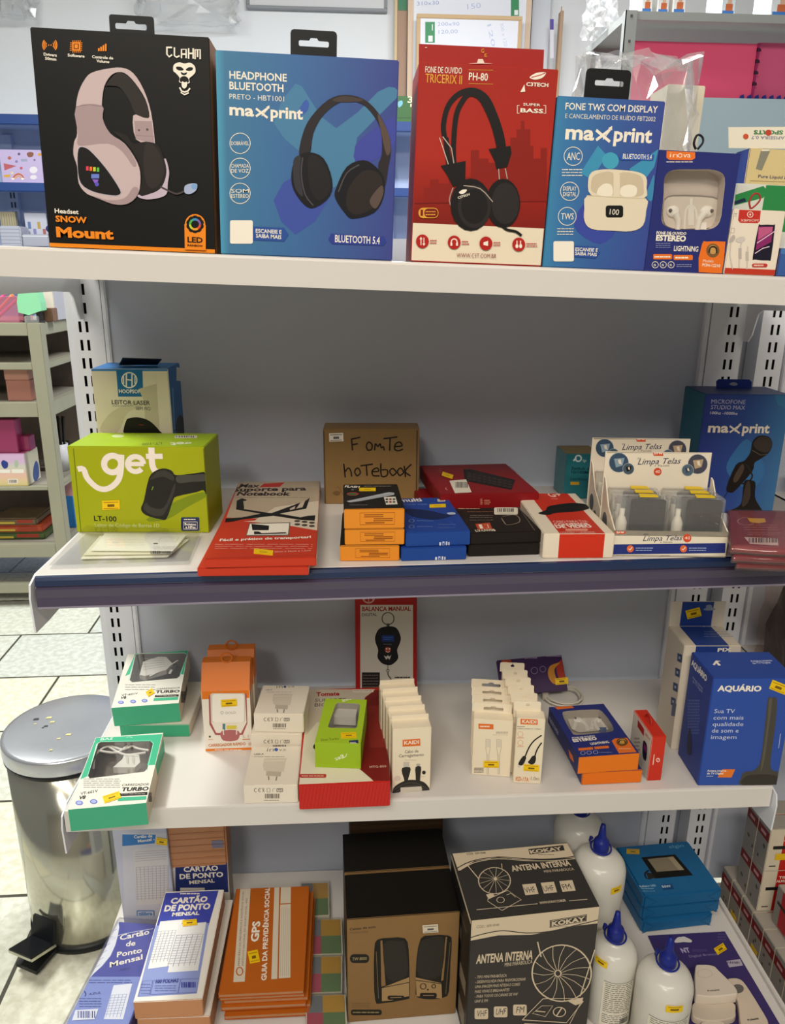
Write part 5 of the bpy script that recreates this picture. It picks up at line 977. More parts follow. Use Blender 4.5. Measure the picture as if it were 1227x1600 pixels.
# ---- big red box and lime charger box on it
c = Carton('bicycle_holder_box', 'large red and white box lying flat with a lime charger box on it', 'product box', (468, 1265.6), (609.7, 1259.7), z3, ft=(467, 1226.4), bk=(484, 1077), col='#c5281f', faces={'-x': '#d8cdbf'})
tom = c; t = c.face('top', 300, 920, 3.0675)
t.poly('#e6dcc6', (560, 480), (880, 482), (830, 520), (800, 640), (720, 760), (870, 922), (513, 938)); t.poly('#cfc2ae', (565, 482), (870, 486), (830, 520), (800, 640), (600, 640), (550, 700)); t.poly('#7a1c18', (880, 484), (945, 486), (950, 924), (870, 920), (800, 860), (790, 640), (832, 520)); t.poly('#8d2a22', (845, 560), (925, 560), (935, 760), (850, 760))
t.text('#a81c1c', 'Tomate', 596, 515, 708, 511, 18, .04); t.text('#3a3530', 'SUPORTE', 590, 543, 740, 540, 16, .0); t.text('#3a3530', 'BICICLETA', 588, 565, 770, 562, 16, .0); t.poly('#e8dccb', (770, 482), (870, 482), (870, 496), (772, 496)); t.scrib('#777', 775, 484, 865, 494, 1, 4); t.line('#1d1a18', [(600, 735), (585, 755), (590, 768)], 8, 2); t.rrect('#b8322a', 518, 888, 644, 906, 5); t.scrib('#f0d0c0', 526, 893, 636, 902, 1, 5); t.text('#e0b8a8', 'MTG-850', 852, 860, 932, 856, 10, .01)
f = c.face('front'); 
for i in range(26): a = i/26; f.k = 3; f.polyl('#b21f1a', [V((max(f.mg, min(f.W-f.mg, f.W*(a+x))), f.H*y)) for x, y in ((.0, .03), (.008, .03), (.055, .97), (.047, .97))])
c.done()
c = Carton('charger_box', 'lime green charger box with a window, lying on the large red box', 'charger box', (493, 1198.7), (564, 1201), tom.ztop+E2, ft=(493, 1160), bk=(511, 1091.5), col='#a3c22a', build=False)
t = c.face('top', 300, 920, 3.0675); win = [(690, 552), (700, 546), (798, 550), (806, 558), (792, 660), (784, 669), (662, 666), (652, 660)]
windowed(c, t, [t.P(p) for p in win], mat('#a6c62c', .4), c.h*.75, {'+x': '#8aa81e', '-y': '#9cbd26'}, inner='#a8a294', film=clear(gloss=.04, tint=.97))
mb = MB(); g = Face(mb, c.M, t.o-t.n*c.h*.6, t.a, t.b, t.W, t.H, t.crop, 0); pp = [g.P(p) for p in ((694, 556), (800, 560), (786, 655), (664, 650))]; mb.prism([g.L(p, 0) for p in pp], g.n*c.h*.35, '#dcd6ca'); g.k = int(c.h*.35/g.EPS)+3; g.scrib('#7a756c', 780, 570, 795, 610, 4, 4); g.line('#55504a', [(740, 568), (752, 578), (742, 582)], 3); c.part('charger', mb, 'white plug charger seen in the window')
t.text('#e6edc8', 'get', 720, 540, 766, 532, 10, .02); t.line('#e6edc8', [(715, 528), (740, 524), (765, 530)], 3, 2); t.text('#4a5a12', 'Duo Turbo', 620, 730, 706, 722, 10, -.0); t.poly('#1d2c56', (752, 728), (797, 724), (797, 752), (754, 754)); t.scrib(WH, 758, 732, 792, 748, 2, 4); 
f = c.face('front', 300, 920, 3.0675); f.text('#e6edc8', 'get', 728, 798, 684, 812, 16, .02, (2, 18)); f.line('#e6edc8', [(742, 790), (736, 805), (720, 812)], 4, 2)
c.done(); c.sticker(t, 752, 703, 74, 28, 2)
# ---- white cable boxes with hang tabs
def cable_proto(name, lbl, bl, br, ft, d, tab, rings, printer):
    c = Carton(name, lbl, 'cable box', bl, br, z3, ft=ft, d=d, col='#eee0c6', bevel=.0007); printer(c, c.face('front')); c.done()
    # folded tab rising from the back top edge with a hook hole
    x0, x1, y0, hx0, hx1, hy, hh = tab; hang_tab(c, x0, x1, y0, hx0, hx1, hy, hh, '#efe3cc', d*.92)
    return c
def rows(c, n, dpx, labels):
    """more boxes of the same kind behind, each a copy; dpx is where the rear tab top sits in the photo"""
    zt = c.M.translation.z; ty = c.M.to_3x3() @ V((0, 1, 0)); tx = c.M.to_3x3() @ V((1, 0, 0))
    for i in range(1, n):
        off = ty*(i*(c.d+.0006))+tx*(dpx*i); dup(c.root, Mx.Translation(off) @ c.M, labels[i-1])
ORG = '#e2702a'
def pr1(c, f):
    f.at(300, 920); f.poly(ORG, (1010, 724), (1094, 718), (1096, 752), (1010, 757)); f.text(WH, 'KAIDI', 1018, 747, 1088, 742, 17, .02)
    f.text('#8a8073', 'Cabo de', 1020, 788, 1086, 784, 14, .02); f.text('#8a8073', 'Carregamento', 992, 808, 1112, 801, 14, .02); f.scrib('#c8bca8', 1020, 818, 1080, 824, 1, 2.5)
    K = '#2b2724'
    f.rect('#c8c0b4', 1014, 830, 1042, 856); f.smooth(K, (1008, 858), (1046, 855), (1046, 880), (1036, 915), (1036, 950), (1020, 950), (1018, 915), (1008, 885), n=2); f.rect('#b8b0a4', 1076, 838, 1094, 852); f.smooth(K, (1072, 854), (1098, 852), (1096, 890), (1090, 945), (1076, 946), (1072, 890), n=2)
    f.smooth(K, (958, 978), (975, 945), (1020, 920), (1060, 915), (1110, 925), (1138, 955), (1138, 972), (1100, 968), (1080, 950), (1020, 955), (990, 980), n=3); f.line('#55504a', [(965, 968), (1010, 938), (1070, 930), (1136, 962)], 3, 3); f.line('#55504a', [(975, 974), (1020, 948), (1075, 942), (1120, 964)], 3, 3); f.poly('#cfc6b6', (1000, 952), (1100, 946), (1104, 966), (1000, 972)); f.circ('#d8c8b8', 986, 908, 16, 13); f.circ('#2b2724', 1112, 880, 9); f.scrib('#a89c8a', 1100, 895, 1122, 902, 1, 2)
ka = cable_proto('cable_box', 'white charging cable box with black plugs, front of the left row of five', (613, 1239.5), (672, 1235), (611, 1140), .022, (612, 670, 1118.5, 626, 660, 1130, 5), 5, pr1)
names = ('second from the front', 'third from the front', 'fourth from the front', 'rearmost')
rows(ka, 5, -.0012, ['white cable box in the left row beside the red box, %s' % n for n in names])
def pr2(c, f):
    f.at(550, 920, 3.5057); f.poly(ORG, (693, 738), (776, 742), (776, 770), (694, 767)); f.scrib('#f6d8c0', 702, 748, 768, 760, 1, 9); f.scrib('#a89c8a', 790, 782, 858, 794, 2, 4); f.scrib('#b8ac9a', 770, 796, 858, 804, 1, 2.5)
    for x in (745, 805): f.line('#c4b8a4', [(x-11, 824), (x-11, 870), (x-6, 905), (x-4, 1015)], 3); f.line('#c4b8a4', [(x+13, 826), (x+13, 872), (x+6, 905), (x+3, 1015)], 3); f.line('#c4b8a4', [(x-11, 824), (x+13, 826)], 3); f.rect('#ddd2be', x-8, 830, x+10, 868); f.line('#d8cdb8', [(x-2, 905), (x-4, 1015)], 7)
    f.scrib('#7a7063', 670, 978, 724, 1008, 4, 4.5)
    c.sticker(f, 763, 960, 84, 36, -1)
kb = cable_proto('cable_box', 'white cable box with pale plugs and a yellow sticker, front of the middle row', (737, 1210), (797, 1214.5), (738, 1123), .020, (739, 801, 1097, 756, 787, 1107, 5), 4, pr2)
rows(kb, 4, -.0008, ['white cable box in the middle row of four, %s' % n for n in ('second from the front', 'third from the front', 'rearmost')])
def pr3(c, f):
    f.at(550, 920, 3.5057); f.poly(ORG, (924, 708), (1018, 711), (1018, 745), (924, 742)); f.text(WH, 'KAIDI', 932, 735, 1010, 738, 17, .02); f.scrib('#55504a', 902, 752, 950, 757, 1, 3); f.text('#55504a', 'CARREGAMENTO TURBO', 902, 768, 1036, 772, 6, .0)
    for y in (796, 843): f.ring('#e2a080', 923, y, 14, 2.5); f.scrib('#e2a080', 906, y+16, 944, y+24, 2, 2.5)
    K = '#26221f'; f.line(K, [(1040, 802), (1000, 830), (970, 870), (945, 930)], 8, 3); f.line(K, [(1040, 842), (1015, 880), (1000, 925)], 8, 3); f.smooth(K, (940, 915), (955, 925), (940, 960), (922, 968), (912, 960), (920, 940)); f.poly('#d8cfc0', (910, 962), (926, 968), (920, 982), (908, 976)); f.smooth(K, (990, 915), (1008, 918), (1004, 950), (985, 962), (965, 950), (975, 935))
    f.text('#d87a3a', 'KD-17A', 898, 1050, 968, 1056, 22, .02); f.text('#7a7063', '1.0m', 980, 1048, 1025, 1050, 20, -.005)
    c.sticker(f, 983, 980, 86, 36, -4)
kc = cable_proto('cable_box', 'narrow white cable box with black cable drawing, front of the right row', (802, 1223), (845, 1225), (802, 1122), .020, (804, 846, 1095, 822, 828, 1101, 4), 5, pr3)
rows(kc, 6, -.0022, ['narrow white cable box in the right row beside the blue box, %s' % n for n in ('second from the front', 'third from the front', 'fourth from the front', 'second from the back', 'rearmost')])
# ---- luggage scale card leaning on the back panel
A, B = ony((556, 1077), -.045), ony((652, 1075), -.045); A.z = B.z = z3+.003
tlp = ony((553, 925), -.012); upv = V((0, .033, tlp.z-z3)).normalized()
c = Carton('luggage_scale_box', 'red and white luggage scale box leaning on the back panel', 'product box', 0, 0, P=(A, B), h=(V((0, .033, tlp.z-z3))).length, d=.010, up=upv, col='#b01f1d')
f = c.face('front', 550, 920, 3.5057); f.rect('#d9d2c6', 46, 88, 335, 560); f.circ('#d8a8a0', 92, 45, 36); f.circ('#a82020', 92, 45, 28); f.line('#d8a8a0', [(92, 15), (92, 75)], 4); f.line('#d8a8a0', [(68, 60), (92, 30), (116, 60)], 4)
f.text('#a82020', 'BALANÇA MANUAL', 56, 122, 322, 120, 24, .03); f.text('#2a2624', 'DIGITAL', 56, 150, 138, 148, 16, .01)
f.ring('#3a3634', 198, 163, 33, 5); f.rect('#4a4642', 190, 190, 206, 205); f.smooth('#1b1a1d', (200, 205), (245, 215), (268, 265), (262, 300), (248, 335), (254, 380), (225, 412), (198, 418), (165, 408), (140, 375), (144, 335), (130, 295), (128, 260), (150, 218), n=3)
f.rect('#1f3a7a', 164, 254, 232, 290); f.line('#3f68b8', [(172, 266), (224, 266)], 4); f.line('#3f68b8', [(172, 276), (215, 276)], 4); f.scrib('#888', 172, 300, 220, 306, 1, 2.5); f.circ('#b83a2a', 197, 334, 16); f.circ('#e8d8c8', 190, 328, 5); f.circ('#e8d8c8', 206, 328, 5); f.line('#e8d8c8', [(186, 340), (197, 348), (208, 340)], 4, 2); f.poly('#d8d4cc', (175, 365), (190, 372), (197, 362), (204, 372), (216, 362), (206, 388), (197, 378), (188, 388))
f.line('#4a4642', [(197, 418), (197, 445)], 4); f.ring('#4a4642', 197, 448, 7, 3.5); f.line('#4a4642', [(197, 455), (200, 475), (214, 495), (205, 512), (188, 514), (172, 500)], 6, 3); f.rect('#2a2422', 55, 457, 153, 560); f.scrib('#8a8078', 60, 465, 148, 545, 5, 3); f.scrib('#3a3634', 235, 480, 322, 490, 1, 7)
c.done()
# ---- purple card box leaning at the back
A, B = ony((791, 1071), -.045), ony((893, 1062), -.045); zmin = z3
tl = ony((774, 1028), -.014)
x = (B-A); dz = A.z-z3-.001; A = V((A.x, A.y, A.z)); 
up = (V((tl.x, -.014, tl.z))-A); up = up-x.normalized()*up.dot(x.normalized()); ox = min(A.z, B.z)
A2 = onz((782, 1080), z3+.009); A2.y -= .014; B2 = A2+x; up = up*1.25
c = Carton('product_box', 'flat purple box with an orange shape, leaning on the back panel', 'product box', 0, 0, P=(A2, B2), h=up.length, d=.010, up=up, col='#3a1c4e')
f = c.face('front', 550, 920, 3.5057); f.smooth('#a8331f', (1120, 420), (1160, 380), (1190, 330), (1215, 480), (1190, 520), (1140, 500)); f.smooth('#c8862a', (1075, 450), (1090, 420), (1140, 405), (1110, 440), (1120, 490), (1140, 520), (1105, 520), (1080, 490)); f.circ('#a83a1f', 846, 404, 28); f.scrib('#e8b090', 828, 400, 866, 410, 1, 8); f.scrib('#8a7a98', 945, 360, 1020, 385, 2, 7); f.scrib('#9a8aa8', 1065, 350, 1168, 376, 2, 4); f.ring('#8a7a9a', 1046, 440, 16, 3); f.ring('#8a7a9a', 1000, 448, 18, 3)
c.done(); c.sticker(f, 1150, 506, 70, 36, 6)
# ---- coiled white cable
o = onz((880, 1092), z3); T = empty('coiled_cable', Mx.Translation(o), 'coiled white cable lying behind the dark blue earphone boxes', 'cable')
mb = MB(); pts = []
for i in range(70): a = i*.36; r = .030+.0025*math.sin(i*.5); pts.append((r*math.cos(a)*.95, r*math.sin(a)*.9, .002+.0022*(i//18)))
mb.tube(pts, .0018, '#cfc8bc', 6); mb.build('cable', T); mb = MB(); mb.box(-.034, -.004, .0005, -.024, .004, .011, '#b8b1a6', .001); mb.build('cable_tie', T)
# ---- blue earphone boxes lying down
lo = Carton('earphone_box', 'blue and orange earphone box underneath the one with a window', 'earphone box', (908.5, 1227), (1002, 1222.7), z3, ft=(907, 1207), d=.135, col='#262d6c', faces={'-y': '#e87418'}); lo.done()
c = Carton('earphone_box', 'dark blue earphone box with orange end and window, lying on another', 'earphone box', (902.6, 1209), (996.5, 1202), lo.ztop+E2, ft=(902.6, 1183.6), bk=(857, 1105), col='#2a3174', build=False)
t = c.face('top', 827, 900, 3.0675); win = crom([(160, 660), (180, 648), (310, 640), (350, 650), (390, 700), (404, 730), (398, 745), (340, 752), (230, 762), (205, 750), (175, 700)], 2, True)
windowed(c, t, [t.P(p) for p in win], mat('#2a3174', .35), c.h*.7, {'-y': '#e97a1a', '-x': '#232a66'}, inner='#b0a596', film=clear(gloss=.04, tint=.97))
mb = MB(); e = Face(mb, c.M, t.o-t.n*c.h*.55, t.a, t.b, t.W, t.H, t.crop, 2); e.poly('#d8cfc2', (178, 665), (330, 655), (390, 735), (240, 750), (205, 735)); e.k = 6; e.line('#efe8dc', [(215, 735), (230, 690), (260, 680), (280, 740)], 14, 3); e.line('#efe8dc', [(300, 735), (310, 690), (340, 690), (365, 730)], 14, 3)
earbud(mb, e, 235, 690, .7); earbud(mb, e, 325, 690, .7, -1); e.rect('#4a5a8a', 335, 725, 370, 748); c.part('earphones', mb, 'white earphones seen in the window')
t.poly(ORG, (120, 625), (200, 615), (216, 632), (136, 640)); t.text(WH, 'FONE DE OUVIDO', 208, 780, 318, 770, 7, .02); t.text(WH, 'ESTÉREO', 214, 796, 328, 784, 13, .04); t.text(WH, 'LIGHTNING', 298, 810, 386, 800, 11, .02); t.poly(ORG, (235, 826), (305, 820), (308, 832), (238, 838)); t.poly(ORG, (312, 819), (380, 813), (384, 825), (315, 831)); t.poly(ORG, (396, 790), (412, 779), (470, 776), (515, 845), (430, 850)); t.circ('#6d4a20', 446, 796, 28, 20); t.circ('#c79a4a', 446, 793, 18, 12); t.line('#3a2a1a', [(430, 800), (436, 788), (456, 788), (462, 802)], 6, 2); t.scrib('#f0c8a0', 430, 822, 490, 834, 1, 4)
for xx in (258, 288, 319): t.ring('#a8acd0', xx, 849-(xx-258)*.06, 11, 2.5, 8)
t.scrib('#8f94c0', 336, 842, 400, 850, 1, 3)
l = c.face('left', 827, 900, 3.0675); l.text('#c8cae0', 'FONE DE OUVIDO', 96, 690, 140, 765, 9, .01, (8, -6)); l.poly(ORG, (188, 830), (208, 860), (216, 895), (196, 872))
c.done()
# ---- thin red and white box on edge
c = Carton('earphone_box', 'thin red edged white earphone box standing on edge beside the tall blue box', 'earphone box', (1011, 1220.5), (1033, 1219.5), z3, ft=(1019, 1151), bk=(992, 1109), col='#e2d6c6', faces={'-y': '#cc3220', '+z': '#c93020', '+x': '#c03020'})
f = c.face('front', 827, 900, 3.0675); f.line('#f0d8cc', [(600, 855), (594, 905)], 4); f.circ('#f0d8cc', 618, 882, 10); f.circ('#cc3220', 618, 882, 7); f.line('#f0d8cc', [(616, 888), (620, 876)], 3)
l = c.face('left', 827, 900, 3.0675); l.poly('#b02a24', (522, 688), (552, 735), (550, 768), (520, 722)); l.smooth('#1f1c34', (548, 790), (566, 815), (560, 885), (544, 860)); l.poly('#8a2a68', (552, 800), (564, 820), (562, 850), (550, 830)); l.scrib('#b0a090', 505, 770, 535, 860, 5, 3); l.text('#b83a30', 'XBPSOM', 556, 760, 580, 792, 8, .0, (6, -6))
c.done(); mb = MB(); T_ = V((0, c.d*.55, c.h)); mb.tube([T_+V((0, .010*math.cos(a), .009*math.sin(a))) for a in [i*math.pi/8 for i in range(9)]], .0016, '#b82c20', 6); c.part('cord_loop', mb)
# ---- tall blue TV antenna box
c = Carton('antenna_box', 'tall royal blue TV antenna box with a dark antenna, at the right shelf end', 'antenna box', (1090.5, 1227.6), (1214, 1227), z3, ft=(1113, 1059.7), bk=(1081, 1018.5), col='#2f50a6', faces={'-x': '#263d8c', '+z': '#2d4a9c'})
f = c.face('front', 827, 900, 3.0675); f.text(WH, 'AQUÁRIO', 902, 551, 1112, 552, 25, .04)
for i, s in enumerate(('Sua TV', 'com mais', 'qualidade', 'de som e', 'imagem')): y = 657+i*31; x = 887-i*4; f.text('#cdd2e4', s, x, y, x+(98, 144, 147, 128, 122)[i], y, 19, -.0)
f.smooth('#4a463e', (1145, 588), (1165, 584), (1188, 590), (1180, 720), (1158, 880), (1165, 930), (1195, 940), (1190, 1000), (1018, 1002), (1015, 970), (1030, 940), (1080, 930), (1110, 880), (1130, 720), n=3); f.smooth('#5d584e', (1150, 600), (1165, 596), (1150, 720), (1128, 880), (1110, 930), (1140, 720)); f.smooth('#38342d', (1040, 960), (1120, 950), (1190, 960), (1188, 1000), (1025, 1000))
f.poly('#e87a2a', (926, 926), (988, 926), (970, 965), (903, 965)); f.text(WH, 'Antena interna', 853, 937, 945, 937, 9, .02); f.text(WH, 'de TV Digital', 852, 950, 930, 950, 9, .02); f.scrib('#b8c0d8', 850, 956, 890, 962, 1, 4); f.line('#9aa8d0', [(1205, 755), (1196, 825)], 4)
l = c.face('left', 827, 900, 3.0675); l.text(WH, 'AQUÁRIO', 778, 425, 850, 508, 22, .03, (6, -24)); l.text('#a8b2d4', 'Antena interna', 784, 490, 832, 545, 8, .0, (4, -9)); l.text('#a8b2d4', 'de TV Digital', 784, 508, 830, 560, 8, .0, (4, -9)); l.scrib('#4a62ae', 760, 590, 820, 760, 12, 3); l.smooth('#1c2440', (765, 740), (776, 742), (778, 850), (760, 850), (758, 830)); 
t = c.face('top', 827, 900, 3.0675); t.poly(WH, (880, 425), (895, 405), (920, 408), (905, 412), (920, 428), (908, 430), (897, 418), (890, 428)); t.text('#c8d0e6', 'Antena interna', 1065, 412, 1168, 408, 8, .02); t.text('#c8d0e6', 'de TV Digital', 1075, 422, 1160, 418, 8, .02)
c.done(); c.sticker(f, 1195, 532, 80, 46, -22)
aq = c
# ---- white and blue multi-use box behind it
A = onz((1047, 1190), z3); Rm = aq.M.to_3x3()
dl = V((0, 1, 0)); 
P0 = aq.M @ V((-aq.w/2-.006, aq.d+.010, 0)); P1 = aq.M @ V((-aq.w/2+.072, aq.d+.010, 0))
zc = onp((1103, 1009), P0, Rm @ V((0, 1, 0))).z-z3
c = Carton('antenna_box', 'white and blue box with a hook card, standing behind the royal blue one', 'antenna box', 0, 0, P=(P0, P1), h=zc, d=.062, col='#ded2bf', faces={'-x': '#cfc4b4'})
f = c.face('front', 827, 900, 3.0675); f.frac('#26418c', .2, 0, .78, 1); f.text(WH, 'PIX', 903, 362, 972, 360, 16, .04)
t = c.face('top', 827, 900, 3.0675); t.frac('#26418c', .2, 0, .78, 1); t.text('#7a90c8', 'PIX', 836, 245, 900, 243, 13, .04); t.scrib('#8a9ac4', 838, 262, 985, 295, 3, 4)
l = c.face('left', 827, 900, 3.0675); l.text('#2a3564', 'PIX', 738, 310, 766, 345, 24, .03, (4, -26))
for i in range(4):
    for j in range(2): x, y = 720-i*10+j*32, 392+i*70+j*30; l.poly('#34466e', (x-8, y-24), (x+14, y-14), (x+12, y+26), (x-10, y+14)); l.poly('#aab4c8', (x-2, y-8), (x+6, y-4), (x+5, y+8), (x-3, y+4))
l.poly('#55607a', (688, 610), (735, 650), (728, 715), (682, 668))
c.done()
mb = MB(); g = Face(mb, c.M, (-c.w/2, c.d*.97, c.h), (1, 0, 0), (0, 0, 1), c.w, .2, (827, 900, 3.0675), 0, -1)
H = g.P((860, 122), False).y; mb.box(-c.w/2, c.d*.97, c.h, c.w/2, c.d*.97+.001, c.h+H, '#ded2bf', 0); f = Face(mb, c.M, g.o, g.a, g.b, c.w, H, g.crop, 3); f.frac('#26418c', .2, 0, .78, 1); f.smooth('#8a94a8', (835, 160), (848, 152), (850, 140), (872, 138), (880, 152), (895, 158), (880, 164), (850, 165)); c.part('hang_card', mb)
c.sticker(Face(MB(), c.M, g.o, g.a, g.b, c.w, H, g.crop, 4, -1), 788, 178, 70, 42, 14)
# ---- dark goods in a clear bag on the neighbour's shelf
o = V((1.085, -.10, .6226)); T = empty('bagged_goods', Mx.Translation(o), 'dark brown goods with red stripes in clear bag, behind the blue antenna box', 'bagged goods')
mb = MB(); bm = bmesh.new(); bmesh.ops.create_cube(bm, size=1); bmesh.ops.subdivide_edges(bm, edges=bm.edges[:], cuts=5, use_grid_fill=True)
rn = random.Random(5)
for v in bm.verts:
    p = v.co; s = 1-.25*max(0, p.z)*abs(p.x)*2; v.co = V((p.x*.13*s, p.y*.09*s, (p.z+.5)*.125+.0005)); 
    if v.co.z > .004: v.co += V([rn.uniform(-.004, .004) for _ in range(3)])
mb.bm(bm, mat('#453a30', .5, noise=.3, nscale=30), smooth=True)
for i in range(6): x = -.045+i*.013; mb.box(x, -.0495, .055-i*.004, x+.006, -.047, .092-i*.004, '#8a2026', .001)
mb.build('goods', T)
mb = MB(); bm = bmesh.new(); bmesh.ops.create_cube(bm, size=1); bmesh.ops.subdivide_edges(bm, edges=bm.edges[:], cuts=6, use_grid_fill=True)
for v in bm.verts:
    p = v.co; v.co = V((p.x*.15, p.y*.112, (p.z+.5)*.142+.0002)); 
    if v.co.z > .004: v.co += V([rn.uniform(-.004, .004) for _ in range(3)])
mb.bm(bm, clear('#fff6f0', .05, .97, .1, .02)); mb.build('bag', T)
# ================================================================= base shelf
z4 = Z4+E2
KRAFT = mat('#c08a62', .6, noise=.08, nscale=25)
def slab_top(name, lbl, cat, bl, br, bk, zt, z0, col, faces=None, group=None, part='pad'):
    P_ = from_top(bl, br, zt, z0)
    return Carton(name, lbl, cat, 0, 0, P=P_, h=zt-z0, bk=bk, col=col, faces=faces, group=group)
# ---- standing time card packs at the back left
c = Carton('time_card_pack', 'pale blue time card pack with a blue header, standing at the back left corner', 'time card pack', (195, 1449), (276, 1444), z4+.0015, h=.190, d=.04, col='#b9bccb', up=(-.02, .03, 1))
f = c.face('front', 160, 1270, 7.669)
f.poly('#c3c4cc', (235, 240), (800, 240), (810, 1230), (265, 1230)); f.poly('#3a78b8', (238, 258), (640, 262), (628, 365), (240, 400)); f.text(W0, 'Cartão de', 380, 305, 600, 292, 34, .02); f.text(W0, 'Mensal -', 430, 356, 630, 330, 34, .02)
f.poly('#cbc8c6', (370, 440), (790, 410), (800, 1080), (415, 1110))
for i in range(5): f.line('#9a98a0', [(390, 470+i*28), (770, 445+i*26)], 5)
for i in range(14): f.line('#a3a0a6', [(400, 655+i*29), (790, 630+i*29)], 4)
for i in range(9): f.line('#a3a0a6', [(405+i*48, 650-i*3), (425+i*45, 1050-i*3)], 4)
f.rrect('#3f6ea6', 412, 1165, 625, 1235, 14); f.rrect('#b4bccc', 422, 1175, 615, 1235, 10); f.text('#3f6ea6', 'tilibra', 440, 1228, 600, 1222, 40, .03)
c.done(); c.sticker(f, 712, 342, 132, 80, -8)
P_ = (onz((272, 1434), z4), onz((361, 1428), z4))
c = Carton('time_card_pack', 'time card pack half wrapped in brown paper, standing behind the white edged pads', 'time card pack', 0, 0, P=P_, h=.105, d=.045, col='#e2dccf', faces={'+x': '#9a8a7a'})
f = c.face('front', 180, 1270, 3.229); f.poly('#26336f', (302, 250), (572, 250), (572, 400), (305, 400)); f.text(W0, 'CARTÃO', 346, 298, 520, 290, 24, .03); f.text(W0, 'DE PONTO', 326, 334, 546, 322, 24, .035); f.text(W0, 'MENSAL', 375, 360, 503, 350, 17, .025); f.rect('#c9c4bc', 328, 378, 452, 400)
c.done()
mb = MB(); hw = c.w/2; zb = (onp((310, 1354), P_[0], c.y)-P_[0]).z; mb.box(-hw-.006, -.0025, zb, hw+.001, c.d+.004, .182, KRAFT, .003)
rn = random.Random(9)
for i in range(7): z = zb+.006+i*.012; mb.prism([(-hw-.004, -.0026, z), (hw-.002, -.0026, z+rn.uniform(-.003, .003)), (hw-.002, -.0026, z+.0012+rn.uniform(0, .002)), (-hw-.004, -.0026, z+.001)], (0, -.0006, 0), '#b37e58')
mb.box(hw-.022, -.0032, .135, hw-.004, -.0027, .149, '#7f7f94'); c.part('paper_wrap', mb, 'brown kraft paper wrapped round the upper part')
# ---- violet time card pad in a clear bag
P_ = from_top((98, 1610), (203, 1618), .232, z4); 
c = Carton('time_card_pack', 'violet blue time card pad in a clear bag, leftmost at the front', 'time card pack', 0, 0, P=P_, h=.0335, bk=(156.5, 1438), w=.085, col='#4146a0')
t = c.face('top', 0, 1200, 3.0675)
t.poly('#7f8fd0', (395, 998), (700, 1000), (640, 1240), (290, 1240)); t.smooth('#dfe2ee', (480, 742), (562, 740), (566, 800), (530, 900), (450, 985), (405, 998), (440, 880), n=2)
for i in range(6): t.line('#9a9ec0', [(474-i*9, 775+i*36), (560-i*16, 772+i*34)], 3)
for s, x0, y0, x1, y1 in (('Cartão', 574, 826, 716, 796), ('de', 602, 856, 648, 850), ('Ponto', 560, 908, 680, 884), ('Mensal', 526, 956, 684, 916)): t.text(WH, s, x0, y0, x1, y1, 24, .02)
t.text('#2a3080', 'AZUL', 572, 974, 628, 964, 10, .01); t.scrib('#3a4494', 426, 1012, 634, 1035, 2, 3.5); t.poly('#e2e6f2', (545, 1042), (634, 1034), (590, 1205), (498, 1204))
for i in range(8): t.line('#8f96c4', [(530-i*4, 1090+i*13), (612-i*4, 1085+i*13)], 2)
for i in range(5): t.line('#8f96c4', [(535+i*18, 1090-i), (508+i*17, 1195)], 2)
t.text('#2a3080', 'AZUL', 425, 1090, 484, 1082, 10, .0); t.line('#2a3080', [(405, 1070), (412, 1085), (408, 1095)], 5); t.scrib('#3a4494', 380, 1100, 490, 1150, 4, 3); t.poly('#dfe2ee', (362, 1162), (472, 1156), (455, 1205), (345, 1212)); t.bars('#26308a', 372, 1166, 462, 1200, 14)
t.line('#d8dcf4', [(470, 845), (580, 800), (735, 772)], 3, 2)
c.done(); mb = MB(); mb.box(-c.w/2-.004, -.004, .0005, c.w/2+.001, c.d+.008, c.h+.0035, clear('#ffffff', .05, .97, .08, .03), .003); c.part('bag', mb)
# ---- time card pads, 100 sheets
lo = slab_top('time_card_pack', 'white edged time card pad underneath the top one, showing brown paper sides', 'time card pack', (214, 1592), (328, 1588), (263, 1408), .2375, z4, KRAFT, {'+z': '#e9e4da'}); lo.done()
c = slab_top('time_card_pack', 'white edged blue time card pad of 100 sheets, topmost of the pair', 'time card pack', (208, 1566), (316.3, 1561), (256, 1393), .268, lo.ztop+E2, KRAFT, {'+z': '#efeae0'})
t = c.face('top', 180, 1270, 3.229); BLU = '#3f49ac'
t.poly(BLU, (255, 405), (522, 392), (472, 570), (205, 585)); t.poly('#8f9cd2', (205, 570), (474, 556), (412, 912), (112, 930)); t.scrib(WH, 328, 402, 430, 414, 1, 8); t.text(WH, 'CARTÃO', 278, 458, 464, 448, 26, .045); t.text(WH, 'DE PONTO', 246, 497, 478, 485, 28, .045); t.text(WH, 'MENSAL', 286, 522, 424, 514, 17, .04)
t.poly('#ecebe8', (228, 548), (350, 538), (335, 560), (300, 770), (165, 788)); t.poly('#e4e3e2', (322, 562), (460, 552), (418, 796), (264, 806))
for x0, y0, x1, y1 in ((215, 600, 308, 592), (310, 620, 446, 612)):
    for i in range(12): t.line('#a9abbc', [(x0-i*4, y0+i*13), (x1-i*3.5, y1+i*13)], 2)
    for i in range(6): a = i/5; t.line('#a9abbc', [(x0+(x1-x0)*a, y0+(y1-y0)*a), (x0+(x1-x0)*a-46, y0+(y1-y0)*a+158)], 2)
